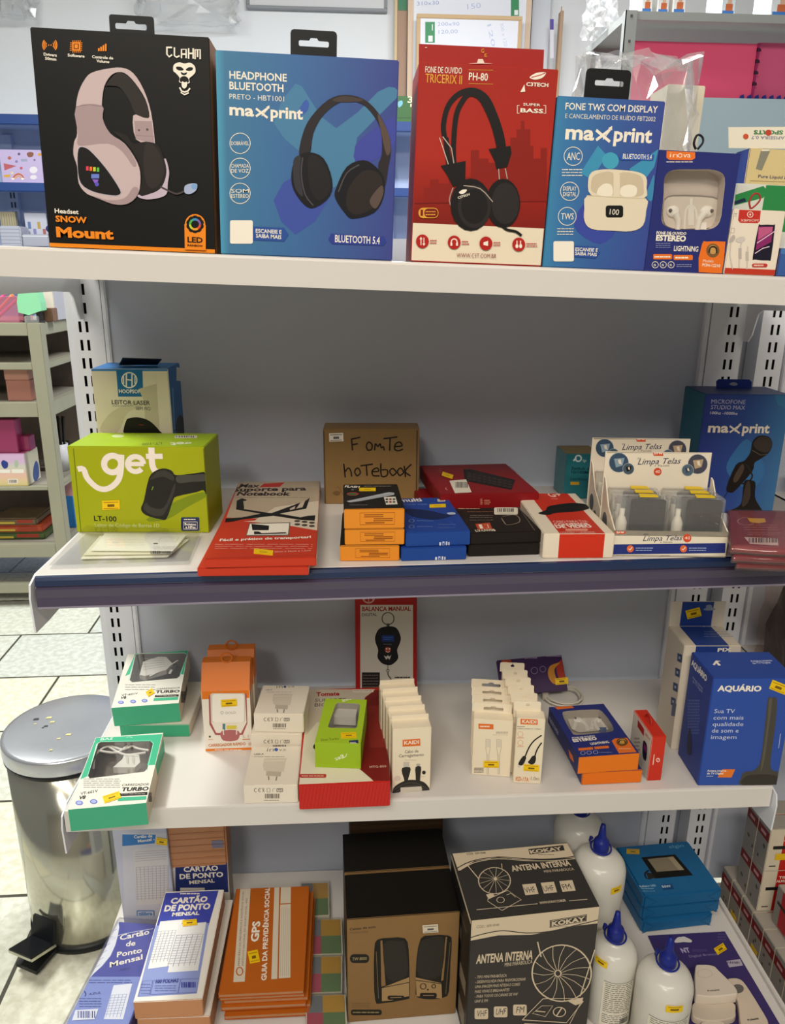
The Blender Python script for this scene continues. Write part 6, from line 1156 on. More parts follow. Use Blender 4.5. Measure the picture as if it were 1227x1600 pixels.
t.text('#3a4090', '100 FOLHAS', 203, 862, 318, 856, 18, .03); t.line('#6a72b4', [(196, 848), (424, 838), (410, 908), (178, 918)], 3, closed=True); t.line('#6a72b4', [(330, 842), (316, 912)], 3); t.bars('#3a40a0', 334, 856, 410, 884, 14); t.scrib('#5a62a4', 200, 868, 312, 905, 3, 3); t.scrib('#5a62a4', 130, 860, 180, 920, 4, 3); t.line('#6a72b4', [(140, 850), (190, 848), (172, 922), (116, 926)], 2, closed=True)
c.done(); c.sticker(t, 376, 557, 74, 30, 5)
# ---- orange receipt booklets
zt = z4; OB = '#bb611a'; last = None
offs = [(.010, .006), (.007, -.004), (.009, .003), (.003, -.002), (.006, .002), (.001, .0015), (0, 0)]
lbls = ['bottom', 'second from the bottom', 'third from the bottom', 'fourth from the bottom', 'fifth from the bottom', 'second from the top']
P0, P1 = from_top((336, 1553), (479, 1546), .249, 0); base = Carton('x', '', '', 0, 0, P=(P0, P1), h=.249, bk=(356.5, 1388), build=False); bw, bd = base.w-.008, base.d; BM = base.M.copy(); bpy.data.objects.remove(base.root)
for i, (dx, dy) in enumerate(offs):
    top = i == len(offs)-1; h = .0068
    M = BM @ Mx.Translation((dx, dy, 0)); A = M @ V((-bw/2, 0, 0)); B = M @ V((bw/2, 0, 0)); A.z = B.z = zt
    c = Carton('receipt_booklet', 'orange receipt booklet with white form print, topmost of the orange stack' if top else 'orange receipt booklet, %s of the orange stack' % lbls[i], 'booklet', 0, 0, P=(A, B), h=h, d=bd, group='orange receipt booklets', build=False)
    w = c.w; c.mb.box(-w/2, 0, h-.0007, w/2, bd, h, OB, .0002); c.mb.box(-w/2, 0, 0, w/2, bd, .0006, '#b0561a', .0002); c.mb.box(-w/2+.001, .0015, .0006, w/2-.001, bd-.0015, h-.0007, '#b98a64')
    if top:
        t = c.face('top', 180, 1270, 3.229); FW = '#d9cdb8'
        t.poly(FW, (632, 380), (684, 378), (654, 852), (596, 855)); t.text('#7a4a2a', 'MINISTÉRIO DA PREVIDÊNCIA E ASSISTÊNCIA SOCIAL', 628, 770, 650, 395, 9, .0, (-9, 0)); t.text('#7a4a2a', 'INSTITUTO NACIONAL DO SEGURO SOCIAL - INSS', 648, 770, 668, 430, 9, .0, (-9, 0)); t.ring('#c2611a', 628, 800, 16, 6, 20)
        t.text(WH, 'GPS', 722, 650, 732, 546, 36, .035, (-38, 0)); t.text(WH, 'GUIA DA PREVIDÊNCIA SOCIAL', 763, 845, 780, 375, 22, .028, (-25, 0))
        t.poly(FW, (805, 366), (830, 364), (818, 838), (788, 840)); t.poly(FW, (838, 364), (888, 360), (886, 456), (834, 458)); t.poly(FW, (833, 464), (886, 460), (884, 832), (826, 836))
        for i2 in range(5): t.line('#b4a48c', [(842+i2*9, 480), (834+i2*10, 825)], 1.5)
        t.line('#8a3f10', [(590, 372), (555, 700), (510, 905)], 2)
        c.done(); c.sticker(t, 700, 727, 52, 62, 12)
    else: c.done()
    zt = c.ztop+.0002
# ---- sticky note cubes in clear wrap
def note_pack(lbl, px, zz, h):
    q = [onz(p, zz+h) for p in px]; o = sum(q, V())/4; T = empty('sticky_note_pack', Mx.Translation((o.x, o.y, zz)), lbl, 'sticky note pack', 'four colour sticky note packs')
    L = [V((p.x-o.x, p.y-o.y, 0)) for p in q]; mb = MB(); mb.prism(L, (0, 0, h), '#cfc8b2')
    def bl(u, v): return L[3]*(1-u)*(1-v)+L[2]*u*(1-v)+L[1]*u*v+L[0]*(1-u)*v
    mb.build('pad', T); 
    for (u0, v0, u1, v1), cc in (((.03, .5, .42, .97), '#6f7478'), ((.42, .5, .96, .97), '#b58a2c'), ((.03, .03, .42, .5), '#a8475a'), ((.42, .03, .96, .5), '#5f7a4e')):
        mb = MB(); mb.prism([bl(u0, v0)+V((0, 0, h)), bl(u1, v0)+V((0, 0, h)), bl(u1, v1)+V((0, 0, h)), bl(u0, v1)+V((0, 0, h))], (0, 0, .0015), cc); mb.build('note_block', T)
    mb = MB(); mb.prism([p*1.02+V((0, 0, .0002)) for p in L], (0, 0, h+.003), clear('#ffffff', .05, .97, .08, .02)); mb.build('wrap', T)
for i, (lbl, px) in enumerate((('rearmost four colour sticky note pack beside the orange booklets', [(470, 1380), (514, 1379), (515, 1431), (470, 1433)]), ('second four colour sticky note pack from the back, left of the speaker boxes', [(478, 1437), (534, 1436), (536, 1491), (478, 1493)]), ('third four colour sticky note pack from the back, left of the speaker boxes', [(478, 1495), (535, 1494), (535, 1551), (478, 1553)]), ('frontmost four colour sticky note pack, left of the speaker boxes', [(478, 1556), (540, 1554), (543, 1612), (478, 1614)]))):
    note_pack(lbl, px, z4, .012)
# ---- speaker boxes
KB = mat('#8a6a42', .7, noise=.07, nscale=50)
def speaker(lbl, P=None, **k):
    c = Carton('speaker_box', lbl, 'speaker box', (544, 1598), (712, 1584), z4, ft=(536.7, 1437), bk=(534.8, 1367), col='#15120f', faces={'-y': KB}, **k) if P is None else Carton('speaker_box', lbl, 'speaker box', 0, 0, P=P, **k); return c
sp = speaker('brown and black speaker box with two loudspeakers printed on it, in front')
f = sp.face('front', 500, 1270, 2.7267); K = '#17150f'
f.text('#2a2216', 'Caixas de som', 127, 501, 238, 490, 10, .02); f.text('#5a4a30', 'Multimídia', 128, 516, 205, 509, 9, -.0); f.rrect(K, 128, 602, 210, 640, 17); f.text('#9a8a60', 'TW 8000', 138, 629, 200, 626, 12, .02); f.rrect(K, 132, 838, 264, 862, 10); f.scrib('#8a7a50', 140, 844, 256, 856, 1, 7); f.scrib('#6a5838', 135, 808, 215, 830, 3, 3)
f.smooth(K, (232, 580), (245, 540), (300, 532), (362, 534), (378, 580), (382, 700), (382, 780), (366, 795), (260, 812), (236, 800), (230, 700), n=2); f.smooth('#8a6a42', (258, 545), (266, 543), (280, 735), (262, 740), n=1); f.poly('#a5865a', (264, 745), (380, 700), (380, 780), (300, 800), (264, 802)); f.line(K, [(264, 745), (380, 722)], 4); f.rrect(K, 288, 778, 360, 796, 8); f.line('#a5865a', [(300, 787), (348, 785)], 3); f.line('#6a5a3a', [(240, 590), (250, 790)], 3); f.smooth('#2a2720', (272, 560), (340, 545), (362, 560), (372, 690), (290, 708))
f.smooth(K, (430, 535), (470, 522), (548, 522), (562, 550), (556, 640), (550, 760), (530, 785), (480, 794), (415, 785), (408, 740), (412, 620), n=2); f.smooth('#8a6a42', (536, 528), (542, 528), (526, 712), (516, 716), n=1); f.poly('#a5865a', (408, 700), (518, 725), (520, 790), (412, 780)); f.line(K, [(408, 712), (520, 728)], 4); f.rrect(K, 426, 766, 498, 788, 8); f.line('#a5865a', [(440, 777), (486, 777)], 3); f.ring(K, 440, 738, 12, 4); f.ring(K, 485, 738, 8, 4); f.circ(K, 460, 752, 4); f.line('#6a5a3a', [(555, 550), (536, 770)], 3); f.smooth('#2a2720', (425, 560), (460, 535), (528, 535), (512, 690), (420, 690))
sp.done(); sp.sticker(f, 471, 492, 66, 34, 4, '#d6cab4')
dv = sp.M.to_3x3() @ V((0, 1, 0)); gap = sp.d+.004
dup(sp.root, Mx.Translation(dv*gap) @ sp.M, 'brown and black speaker box standing behind the front one, mostly hidden')
A = sp.M @ V((-sp.w/2+.012, 2*gap+.002, 0)); B = sp.M @ V((sp.w/2+.004, 2*gap+.002, 0)); dep = max(.02, min(.06, -.004-max(A.y, B.y)))
c = Carton('cardboard_box', 'dark brown plain carton at the back, behind the speaker boxes', 'box', 0, 0, P=(A, B), h=sp.h+.022, d=dep, col=mat('#3d2c1c', .7)); c.face('front').frac('#4a3522', 0, .9, 1, .93); c.done()
# ---- indoor antenna box
zt = .198+.215
c = Carton('antenna_box', 'black and cream indoor antenna box with a dish line drawing, front centre right', 'antenna box', 0, 0, P=from_top((736.5, 1438), (937.5, 1416), zt, z4), h=zt-z4, bk=(707, 1333), col='#393633', faces={'-x': '#22201e'})
CK = '#d8c6aa'; DKK = '#363330'
def wave(f, pts, w): f.line(CK, pts, w, 4)
f = c.face('front', 500, 1270, 2.7267); f.poly(CK, (640, 458), (1195, 398), (1192, 470), (1100, 480), (1000, 500), (900, 520), (760, 522), (640, 545)); f.line(DKK, [(640, 532), (700, 515), (780, 502), (880, 512), (980, 505), (1080, 482), (1195, 455)], 5, 3)
f.text('#5a5046', 'CÓD.: 009-9040', 668, 492, 764, 482, 11, .0); f.poly(DKK, (980, 458), (1138, 432), (1136, 462), (980, 490)); f.line(CK, [(984, 461), (1134, 436), (1132, 460), (984, 486)], 2, closed=True); f.text(CK, 'KOKAY', 988, 482, 1130, 459, 17, .045); f.scrib('#5a5046', 1015, 488, 1100, 482, 1, 2)
f.text(CK, 'ANTENA INTERNA', 665, 642, 906, 622, 36, .03); f.text(CK, 'MINI PARABÓLICA', 787, 655, 905, 641, 16, .0)
for i, s in enumerate(('- TIPO MINI PARABÓLICA', '- DESENVOLVIDA PARA PROPORCIONAR', 'UMA IMAGEM MAIS NÍTIDA E CORES', 'MAIS VIVAS E BRILHANTES', '- PARA TODOS OS CANAIS DE VHF', 'UHF E FM')): y = 706+i*20.5; x1 = (795, 876, 852, 806, 842, 714)[i]; f.text(CK, s, 662-i*.6, y, x1, y-(x1-662)*.06, 12, .0)
for i, s in enumerate(('VHF', 'UHF', 'FM')): x = 659+i*82; y = 832-i*8; f.rrect(CK, x, y, x+58, y+46, 7); f.text(DKK, s, x+(13 if i == 2 else 8), y+36, x+(46 if i == 2 else 50), y+33, 26, 0.)
f.ring(CK, 1030, 682, 126, 6, 120, 36); f.ring(CK, 1014, 683, 13, 5, 13)
for i in range(15):
    a = i*2*math.pi/15+.2; f.line(CK, [(1014+13*math.cos(a), 683-13*math.sin(a)), (1022+70*math.cos(a+.12), 682-68*math.sin(a+.12)), (1030+124*math.cos(a), 682-118*math.sin(a))], 2.5, 2)
f.line(CK, [(927, 548), (942, 612)], 5); f.line(CK, [(1182, 580), (1108, 780)], 5); f.line(CK, [(862, 880), (950, 790), (1120, 788), (1060, 905), (870, 896)], 4); f.line(CK, [(862, 880), (1050, 892), (1122, 800)], 4); f.poly(CK, (1055, 800), (1120, 784), (1118, 808), (1088, 818)); f.line(CK, [(905, 852), (945, 820), (992, 820), (960, 866)], 3, closed=True); f.line(CK, [(918, 842), (960, 846)], 5); f.ring(CK, 1020, 846, 26, 4, 20); f.line(CK, [(1008, 862), (1032, 826)], 6)
t = c.face('top', 500, 1270, 2.7267); t.poly(CK, (565, 174), (1064, 128), (1100, 190), (1000, 196), (880, 200), (760, 190), (660, 205), (590, 248)); t.line(DKK, [(585, 236), (650, 205), (760, 188), (880, 196), (1000, 196), (1096, 184)], 5, 3); t.line(CK, [(595, 246), (660, 212), (760, 196), (880, 204), (1000, 204), (1098, 194)], 4, 3)
t.text('#5a5046', 'CÓD.: 009-9040', 626, 180, 708, 174, 8, .02); t.poly(DKK, (888, 155), (1036, 138), (1044, 160), (894, 178)); t.text(CK, 'KOKAY', 898, 174, 1034, 158, 14, .045); t.scrib('#5a5046', 930, 182, 1000, 176, 1, 2); t.text(CK, 'ANTENA INTERNA', 820, 250, 1072, 224, 24, .03); t.text(CK, 'MINI PARABÓLICA', 958, 256, 1084, 244, 11, .0)
for i, s in enumerate(('VHF', 'UHF', 'FM')): x = 862+i*79; y = 306-i*7; t.poly(CK, (x, y), (x+56, y-5), (x+70, y+40), (x+14, y+46)); t.text(DKK, s, x+(20 if i == 2 else 16), y+37, x+(54 if i == 2 else 60), y+32, 24, 0.)
t.line(CK, [(668, 414), (928, 388)], 3); t.line(CK, [(1062, 376), (1140, 369)], 3); t.text(CK, 'WWW.KOKAY.COM.BR', 938, 390, 1050, 378, 10, .02); t.ring(CK, 744, 290, 68, 4, 56, 28); t.circ(CK, 748, 282, 7)
for i in range(13): a = i*.483; t.line(CK, [(748, 282), (744+66*math.cos(a), 290-54*math.sin(a))], 1.6)
t.line(CK, [(630, 226), (676, 282)], 4); t.line(CK, [(775, 218), (776, 238)], 3); t.line(CK, [(715, 370), (800, 332), (858, 372), (776, 418), (715, 378)], 3, closed=True); t.ring(CK, 770, 373, 16, 2.5, 12); t.poly(CK, (708, 350), (738, 344), (745, 358), (718, 368)); t.line(CK, [(795, 352), (815, 345), (835, 362)], 2.5)
l = c.face('left'); l.frac('#6a6055', .30, .62, .62, .72); l.frac('#8a7d6a', .62, .34, .9, .46); l.frac('#8a7d6a', .62, .06, .9, .2); l.frac('#4a443d', .15, .8, .85, .83); l.frac(CK, 0, .965, 1, .998)
c.done()
# ---- plastic bottles with blue nozzle caps
def frosted():
    m = bpy.data.materials.new('m_frosted_bottle'); m.use_nodes = True; nt = m.node_tree; b = nt.nodes['Principled BSDF']; b.inputs['Base Color'].default_value = (*lin('#f8f5ec'), 1); b.inputs['Roughness'].default_value = .22
    tr = nt.nodes.new('ShaderNodeBsdfTransparent'); tr.inputs[0].default_value = (.95, .94, .9, 1); tl = nt.nodes.new('ShaderNodeBsdfTranslucent'); tl.inputs[0].default_value = (*lin('#efeadd'), 1); m1 = nt.nodes.new('ShaderNodeMixShader'); m1.inputs[0].default_value = .22; m2 = nt.nodes.new('ShaderNodeMixShader'); m2.inputs[0].default_value = .12
    o = nt.nodes['Material Output']; nt.links.new(b.outputs[0], m1.inputs[1]); nt.links.new(tl.outputs[0], m1.inputs[2]); nt.links.new(m1.outputs[0], m2.inputs[1]); nt.links.new(tr.outputs[0], m2.inputs[2]); nt.links.new(m2.outputs[0], o.inputs[0]); return m
FROST = frosted(); LIQ = mat('#d8d2c2', .3)
def bottle(lbl, ring_px, ring_h, R, label_ang, lab, st, tall=1.):
    zr = Z4+ring_h; p = onz(ring_px, zr); T = empty('liquid_bottle', Mx.Translation((p.x, p.y, z4)), lbl, 'bottle', 'clear bottles with blue nozzle caps')
    h = ring_h; sh = h-.012; r0 = R
    body = [(0, .001), (R*.9, .001), (R, .006), (R, sh-R*.75), (R*.985, sh-R*.55), (R*.9, sh-R*.3), (R*.72, sh-R*.1), (R*.45, sh), (.011, sh+.003), (.0105, h)]
    if tall > 1: body = [(0, .001), (R*.9, .001), (R, .006), (R*.97, h*.5), (R*.94, h*.56), (R, h*.70), (R*1.0, sh-R*.6), (R*.93, sh-R*.35), (R*.75, sh-R*.12), (R*.45, sh), (.011, sh+.003), (.0105, h)]
    MB().lathe(body, FROST, 40).build('body', T)
    MB().lathe([(0, .004), (R*.93, .004), (R*.94, h*.5), (0, h*.5+.0005)], LIQ, 32).build('liquid', T)
    CB = mat('#1f2a80', .35); mb = MB(); mb.lathe([(.0112, h-.006), (.0114, h+.008), (.0098, h+.011), (.0066, h+.014), (.0058, h+.019), (.0034, h+.037), (0, h+.038)], CB, 24)
    cap = mb.build('nozzle_cap', T); mb = MB(); rr = [V(((.0145)*math.cos(a), .0145*math.sin(a), h-.002+.002*math.sin(a))) for a in [i*math.pi/12 for i in range(25)]]; mb.tube(rr, .0013, CB, 6, False); mb.tube([V((-.014, .003, h)), V((-.0165, .003, h+.008)), V((-.0145, .002, h+.014))], [.0012, .0016, .0032], CB, 6); mb.build('cap_strap', cap)
    a0, a1, zz0, zz1 = lab
    def arc(mb, A0, A1, z0, z1, r, m, n=18):
        vs = []
        for i in range(n+1): a = math.radians(A0+(A1-A0)*i/n); vs += [(r*math.cos(a), r*math.sin(a), z0), (r*math.cos(a), r*math.sin(a), z1)]
        mb.add(vs, [[2*i, 2*i+2, 2*i+3, 2*i+1] for i in range(n)], m, True)
    mb = MB(); arc(mb, a0, a1, zz0, zz1, R+.0004, '#e2dccb'); rn = random.Random(int(R*1e4)); z = zz1-.004
    arc(mb, a0+1, a1-1, zz1-.0016, zz1-.0008, R+.0006, '#3a3f6a'); 
    while z > zz0+.004:
        A = a0+5
        while A < a1-8: L = rn.uniform(5, 16); arc(mb, A, min(A+L, a1-5), z-.0011, z, R+.0006, '#6a6860', 3); A += L+2.5
        z -= .0034 if rn.random() > .15 else .006
    if a1-a0 > 40:
        for i in range(16): arc(mb, a1-28+i*1.5, a1-28+i*1.5+rn.choice((.5, .9)), zz0+.004, zz0+.014, R+.0007, '#33322e', 2)
    mb.build('label', T)
    a, zc, w, tw = st; mb = MB(); arc(mb, a-w/2, a+w/2, zc-.0055+(R*.0), zc+.0055, R+.0012, '#f2c811', 8); arc(mb, a-w*.4, a+w*.4, zc+.0028, zc+.0038, R+.0014, '#a5862a', 6); arc(mb, a-w*.25, a+w*.25, zc-.002, zc+.001, R+.0014, '#7a5c10', 6); mb.build('price_sticker', T); return T, p
bottle('clear bottle with blue nozzle cap, nearest the front edge, label facing forward', (1043.8, 1500), .140, .0368, -90, (-140, -48, .012, .078), (-92, .099, 34, 0))
bottle('clear bottle with blue nozzle cap, right of the black antenna box', (962, 1459), .140, .0335, -90, (-128, -52, .012, .090), (-138, .116, 30, 0))
T, p = bottle('taller clear bottle with blue nozzle cap, behind the black antenna box', (939.5, 1322), .215, .0385, -90, (-110, -35, .03, .100), (-68, .170, 26, 0), 1.2)
M = Mx.Translation((p.x-.006, p.y+.0-.0+.082, z4)) if p.y+.082+.04 < -.005 else Mx.Translation((p.x-.01, -.046, z4)); dup(T, M, 'tallest clear bottle at the very back, its top hidden by the shelf above')
# ---- blue floodlight boxes
EB = '#1f6496'
def elgin(lbl, z, h, P=None, **k):
    c = Carton('floodlight_box', lbl, 'floodlight box', 0, 0, P=P, h=h, col=mat(EB, .42, noise=.06, nscale=30), bevel=.003, **k); f = c.face('front')
    for s0, s1 in ((.0, .18), (1, .82)): f.k += 1; f.mb.add([f.L(V((min(max(f.W*a, f.mg), f.W-f.mg), min(max(f.H*b, f.mg), f.H-f.mg)))) for a, b in ((s0, .98), ((s0*3+s1)/4, .98), (s1, .5), ((s0*3+s1)/4, .04), (s0, .04), (s1*.9+s0*.1, .5))], [[0, 1, 2, 5], [5, 2, 3, 4]] if s0 == 0 else [[0, 5, 2, 1], [5, 4, 3, 2]], '#1a5684')
    return c
A, B = onz((1002, 1459), z4), onz((1112, 1446), z4); hh = (onp((1000, 1403), A, V((0, 1, 0)))-A).z/3
e1 = elgin('blue floodlight box, bottom of the stack of three', z4, hh-.0003, (A, B), d=.125); e1.done(); nx_ = (B-A).normalized()
e2 = elgin('blue floodlight box, middle of the stack of three', 0, hh-.0003, (A+V((-.002, .004, hh)), B+V((.010, .003, hh))), d=.125); e2.done()
c = elgin('blue floodlight box with the black floodlight printed on top, topmost of three', 0, hh-.0003, (A+V((-.002, .002, 2*hh)), B+V((.009, .001, 2*hh))), bk=(968, 1322))
t = c.face('top', 827, 1200, 3.0675); t.poly('#15130f', (537, 428), (700, 414), (786, 514), (605, 530)); t.poly('#8a7f6a', (568, 437), (690, 424), (744, 488), (612, 498)); t.poly('#a5987e', (665, 428), (690, 424), (744, 488), (718, 490)); t.line('#15130f', [(575, 490), (556, 505), (562, 528), (585, 530)], 8, 2); t.poly('#2a2620', (560, 500), (590, 505), (606, 528), (572, 532))
t.text('#6fa8cc', 'elgin', 674, 386, 744, 378, 16, .0); t.text('#a8c8dc', 'Refletor LED', 532, 572, 610, 567, 9, .02); t.scrib('#8fb4cc', 535, 574, 600, 582, 1, 3); t.scrib('#8fb4cc', 540, 586, 606, 594, 1, 2.5); t.poly('#16487a', (634, 560), (686, 555), (694, 580), (642, 586)); t.text('#c8dcea', '50W', 640, 575, 682, 571, 11, .02)
c.done(); s = c.sticker(t, 498, 401, 62, 24, -2, '#c8a21a')
# ---- doorbell blister pack
q = [onz(p, z4+.003) for p in ((985, 1650), (1236, 1650), (1131, 1457), (990, 1459))]
A = q[0]; wv = .150; ya = -.005
c = Carton('doorbell_pack', 'violet blister card holding a white wireless doorbell, lying at the front right', 'doorbell pack', 0, 0, P=(V((.838, -.352, z4)), V((.965, -.350, z4))), h=.0016, d=.180, col='#3a3058', faces={'+z': '#40346a'}, bevel=0)
t = c.face('top', 827, 1200, 3.0675, 0); t.smooth('#d8d2cc', (697, 830), (712, 812), (730, 810), (745, 808), (780, 826), (775, 836), (740, 834), (705, 838), n=2); t.text('#b4aacc', 'NT', 735, 886, 775, 882, 22, .04); t.scrib('#4f4278', 784, 866, 870, 882, 1, 14); t.text('#8f84b0', 'Digital Branco', 770, 908, 902, 896, 11, .0); t.poly('#b8aebc', (945, 925), (1012, 916), (1026, 946), (960, 956)); t.bars('#4a4060', 948, 928, 1014, 938, 12); t.scrib('#6a5f90', 905, 790, 945, 830, 3, 3)
c.done(); c.sticker(t, 917, 868, 52, 36, 32)
def chunk(face, px, off, th, m, inset=.0015):
    pts = [face.P(p, False) for p in crom(px, 3, True)]; ctr = sum(pts, V((0, 0)))/len(pts); n = len(pts); rings = []
    for s, z in ((1, off), (1, off+th-inset*1.5), (.985, off+th-inset*.5), (.95, off+th)): rings.append([face.o+face.a*(ctr.x+(p.x-ctr.x)*s)+face.b*(ctr.y+(p.y-ctr.y)*s)+face.n*z for p in pts])
    vs = [v for r in rings for v in r]; mb = MB(); mb.add(vs, [[i*n+k, i*n+(k+1) % n, (i+1)*n+(k+1) % n, (i+1)*n+k] for i in range(3) for k in range(n)], m, True); mb.add(rings[3], [list(range(n))], m); return mb
t.o = t.o+t.n*.024; t.wo = c.M @ t.o
mb = chunk(t, [(795, 960), (820, 945), (880, 950), (910, 975), (985, 1050), (998, 1080), (980, 1090), (880, 1100), (820, 1095), (796, 1080)], -.014, .016, mat('#dccfbf', .35)); g = Face(mb, c.M, t.o+t.n*.0022, t.a, t.b, t.W, t.H, t.crop, 1, -1); g.ring('#c4b6a6', 842, 985, 36, 2, 20); g.text('#55484a', 'Pulsatti', 858, 1072, 914, 1066, 8, .02); c.part('chime_unit', mb)
mb = chunk(t, [(796, 1092), (880, 1102), (985, 1092), (996, 1130), (985, 1165), (880, 1180), (800, 1165), (784, 1130)], -.022, .010, mat('#cfc0ae', .35)); c.part('chime_body', mb)
mb = chunk(t, [(835, 1180), (940, 1180), (945, 1240), (832, 1240)], -.022, .008, mat('#d4c6b6', .35)); c.part('plug', mb)
t.o = t.o-t.n*.012; t.wo = c.M @ t.o
mb = chunk(t, [(950, 1020), (975, 1005), (1010, 1010), (1040, 1040), (1110, 1150), (1150, 1230), (1100, 1250), (1020, 1240), (1000, 1120)], -.0085, .009, mat('#d6c4b0', .35)); g = Face(mb, c.M, t.o+t.n*.0007, t.a, t.b, t.W, t.H, t.crop, 1, -1); g.circ('#6a6560', 1000, 1058, 30, 22); g.text('#3a3234', 'Pulsatti', 1050, 1212, 1102, 1204, 9, .04); c.part('push_button', mb, 'small white push button with a grey disc')
# ---- dye boxes on the neighbouring unit
def dye(lbl, x, y, z, w=.072, d=.0335, h=.0795, kind=0, stick=False, M=None):
    c = Carton('dye_box', lbl, 'dye box', 0, 0, P=(V((x, y, z)), V((x+w, y, z))), h=h, d=d, col='#8f8a84', faces={'-y': '#d2c6b0', '+z': '#a39c92'})
    l = c.face('left'); k1 = '#7a1a20'
    if kind == 0:
        l.frac(k1, 0, .66, 1, .88); l.frac('#c49a9a', .25, .73, .7, .8); rn = random.Random(int(abs(y)*1e4)); 
        for i in range(3): u, v = rn.uniform(.1, .8), rn.uniform(.1, .5); l.frac('#4f4a46', u, v, u+.12, v+.07)
    else: l.frac('#b42028', .25, .05, .6, 1); l.frac('#2a2624', .1, .55, .8, .64)
    f = c.face('front'); f.frac('#b82018', .33, 0, .8, 1); f.text(WH, 'TINTA', 0, 0, 0, 0, 1) if 0 else None
    f.k += 1
    for s, u0, u1, v, hh in (('TINTA', .38, .76, .80, .06), ('ALMOFADA', .34, .79, .71, .06)):
        vs, fs, a, b = text_mesh(s, .02); f.k += 1; f.mb.add([f.L(V((f.W*(u0+(u1-u0)*(p.x-a)/(b-a)), f.H*(v+hh*p.y/.69)))) for p in vs], fs, WH)
    f.frac('#1c1a18', .12, .52, .95, .60); f.k += 1; vs, fs, a, b = text_mesh('AZUL', .02); f.mb.add([f.L(V((f.W*(.46+.24*(p.x-a)/(b-a)), f.H*(.54+.045*p.y/.69)))) for p in vs], fs, '#d8d0c4')
    f.frac('#4a443e', .1, .1, .25, .13)
    c.done()
    if stick:
        mb = MB(); F = l if stick == 'l' else f; a0, a1, b0, b1 = (.3, .85, .12, .36) if stick == 'l' else (.2, .85, .27, .42); qq = [F.L(V((F.W*u, F.H*v)), 40) for u, v in ((a0, b0), (a1, b0), (a1, b1), (a0, b1))]; mb.prism(qq, F.n*.0004, '#e2b818'); c.part('price_sticker', mb)
    return c
zb = .1403; X0 = 1.006
for i in range(7): dye('silver dye box with red band, bottom row by the shelf lip, %s' % ('rearmost', 'second from back', 'third from back', 'middle one', 'third from front', 'second from front', 'frontmost')[i], X0+.008, -.085-i*.0345, zb, stick='l' if i in (1, 3) else False)
for r_ in (1, 2):
    for i in range(2): dye('silver dye box with red band, %s of the %s row at the right' % (('rear one', 'front one')[i], ('middle', 'top')[r_-1]), X0+.014, -.118-i*.0345, zb+r_*.0798, stick='f' if (r_ == 2 and i) else False)
dye('turned dye box with a red wrap and yellow sticker, at the right photo edge', X0+.030, -.232, zb+.0798, w=.07, d=.062, h=.07, kind=1, stick='f')
for i in range(2): dye('dye box of the front pile at the right photo edge, %s' % ('lower one', 'upper one')[i], X0+.085, -.290-i*.002, zb+i*.0798, kind=0) if i == 0 else None
# ================================================================= things behind the unit
def wbox(mb, Y, d, x0, y0, x1, y1, m, bevel=0, faces=None):
    """box whose front face at depth Y spans the given photo rectangle"""
    a, b = ony((x0, y1), Y), ony((x1, y0), Y); mb.box(a.x, Y, a.z, b.x, Y+d, b.z, m, bevel, None, faces); return a, b
def tbox(name, lbl, cat, Y, d, x0, x1, ytop, z, m, faces=None, bevel=.002, group=None, ym=None):
    """simple carton standing on height z, width and top taken from the photo"""
    ym = ym or ytop; A = ony((x0, ym), Y); B = ony((x1, ym), Y); h = ony(((x0+x1)/2, ytop), Y).z-z; A.z = B.z = z+.0003
    return Carton(name, lbl, cat, 0, 0, P=(A, V((B.x, A.y, A.z))), h=h, d=d, col=m, faces=faces, bevel=bevel, group=group)
# ---- cream box and clear bag on the top shelf behind the earbuds
def on_top(Y, x0, x1, ytop, ym):
    A, B = ony((x0, ym), Y), ony((x1, ym), Y); zt = ony(((x0+x1)/2, ytop), Y).z; A.z = Z1(A.x)+.0003; B.z = Z1(B.x)+.0003; return (A, B), zt-(A.z+B.z)/2
P_, h = on_top(-.235, 1030, 1088, 132, 200)
c = Carton('product_box', 'plain cream box in a clear bag, behind the blue earbud box', 'box', 0, 0, P=P_, h=h, d=.05, up=TUP, col='#d9d0ba'); f = c.face('front'); f.frac('#a89c86', 0, .0, 1, .62); c.done()
def crumple(name, lbl, cat, ctr, sx, sy, sz, m, seed, amp, flat=True, part='film'):
    rn = random.Random(seed); T = empty(name, Mx.Translation(ctr), lbl, cat); bm = bmesh.new(); bmesh.ops.create_cube(bm, size=1); bmesh.ops.subdivide_edges(bm, edges=bm.edges[:], cuts=7, use_grid_fill=True)
    for v in bm.verts:
        p = v.co.copy(); s = 1-.3*max(0, p.z+.1)*rn.uniform(.6, 1.2); q = V((p.x*sx*s, p.y*sy*s, (p.z+.5)*sz))
        if not flat or p.z > -.45: q += V((rn.uniform(-amp, amp), rn.uniform(-amp, amp), rn.uniform(-amp, amp)*(p.z+.5)))
        v.co = q
    mb = MB(); mb.bm(bm, m); mb.build(part, T); return T
o = ony((965, 250), -.272); o.z = Z1(o.x)+.006; zt = ony((965, 112), -.272).z
crumple('plastic_bag', 'crumpled clear plastic bag behind the blue earbud box and its black tab', 'plastic bag', V((o.x+.012, -.270, o.z)), .130, .038, zt-o.z+.01, clear('#ffffff', .10, .97, .12, .10), 3, .008)
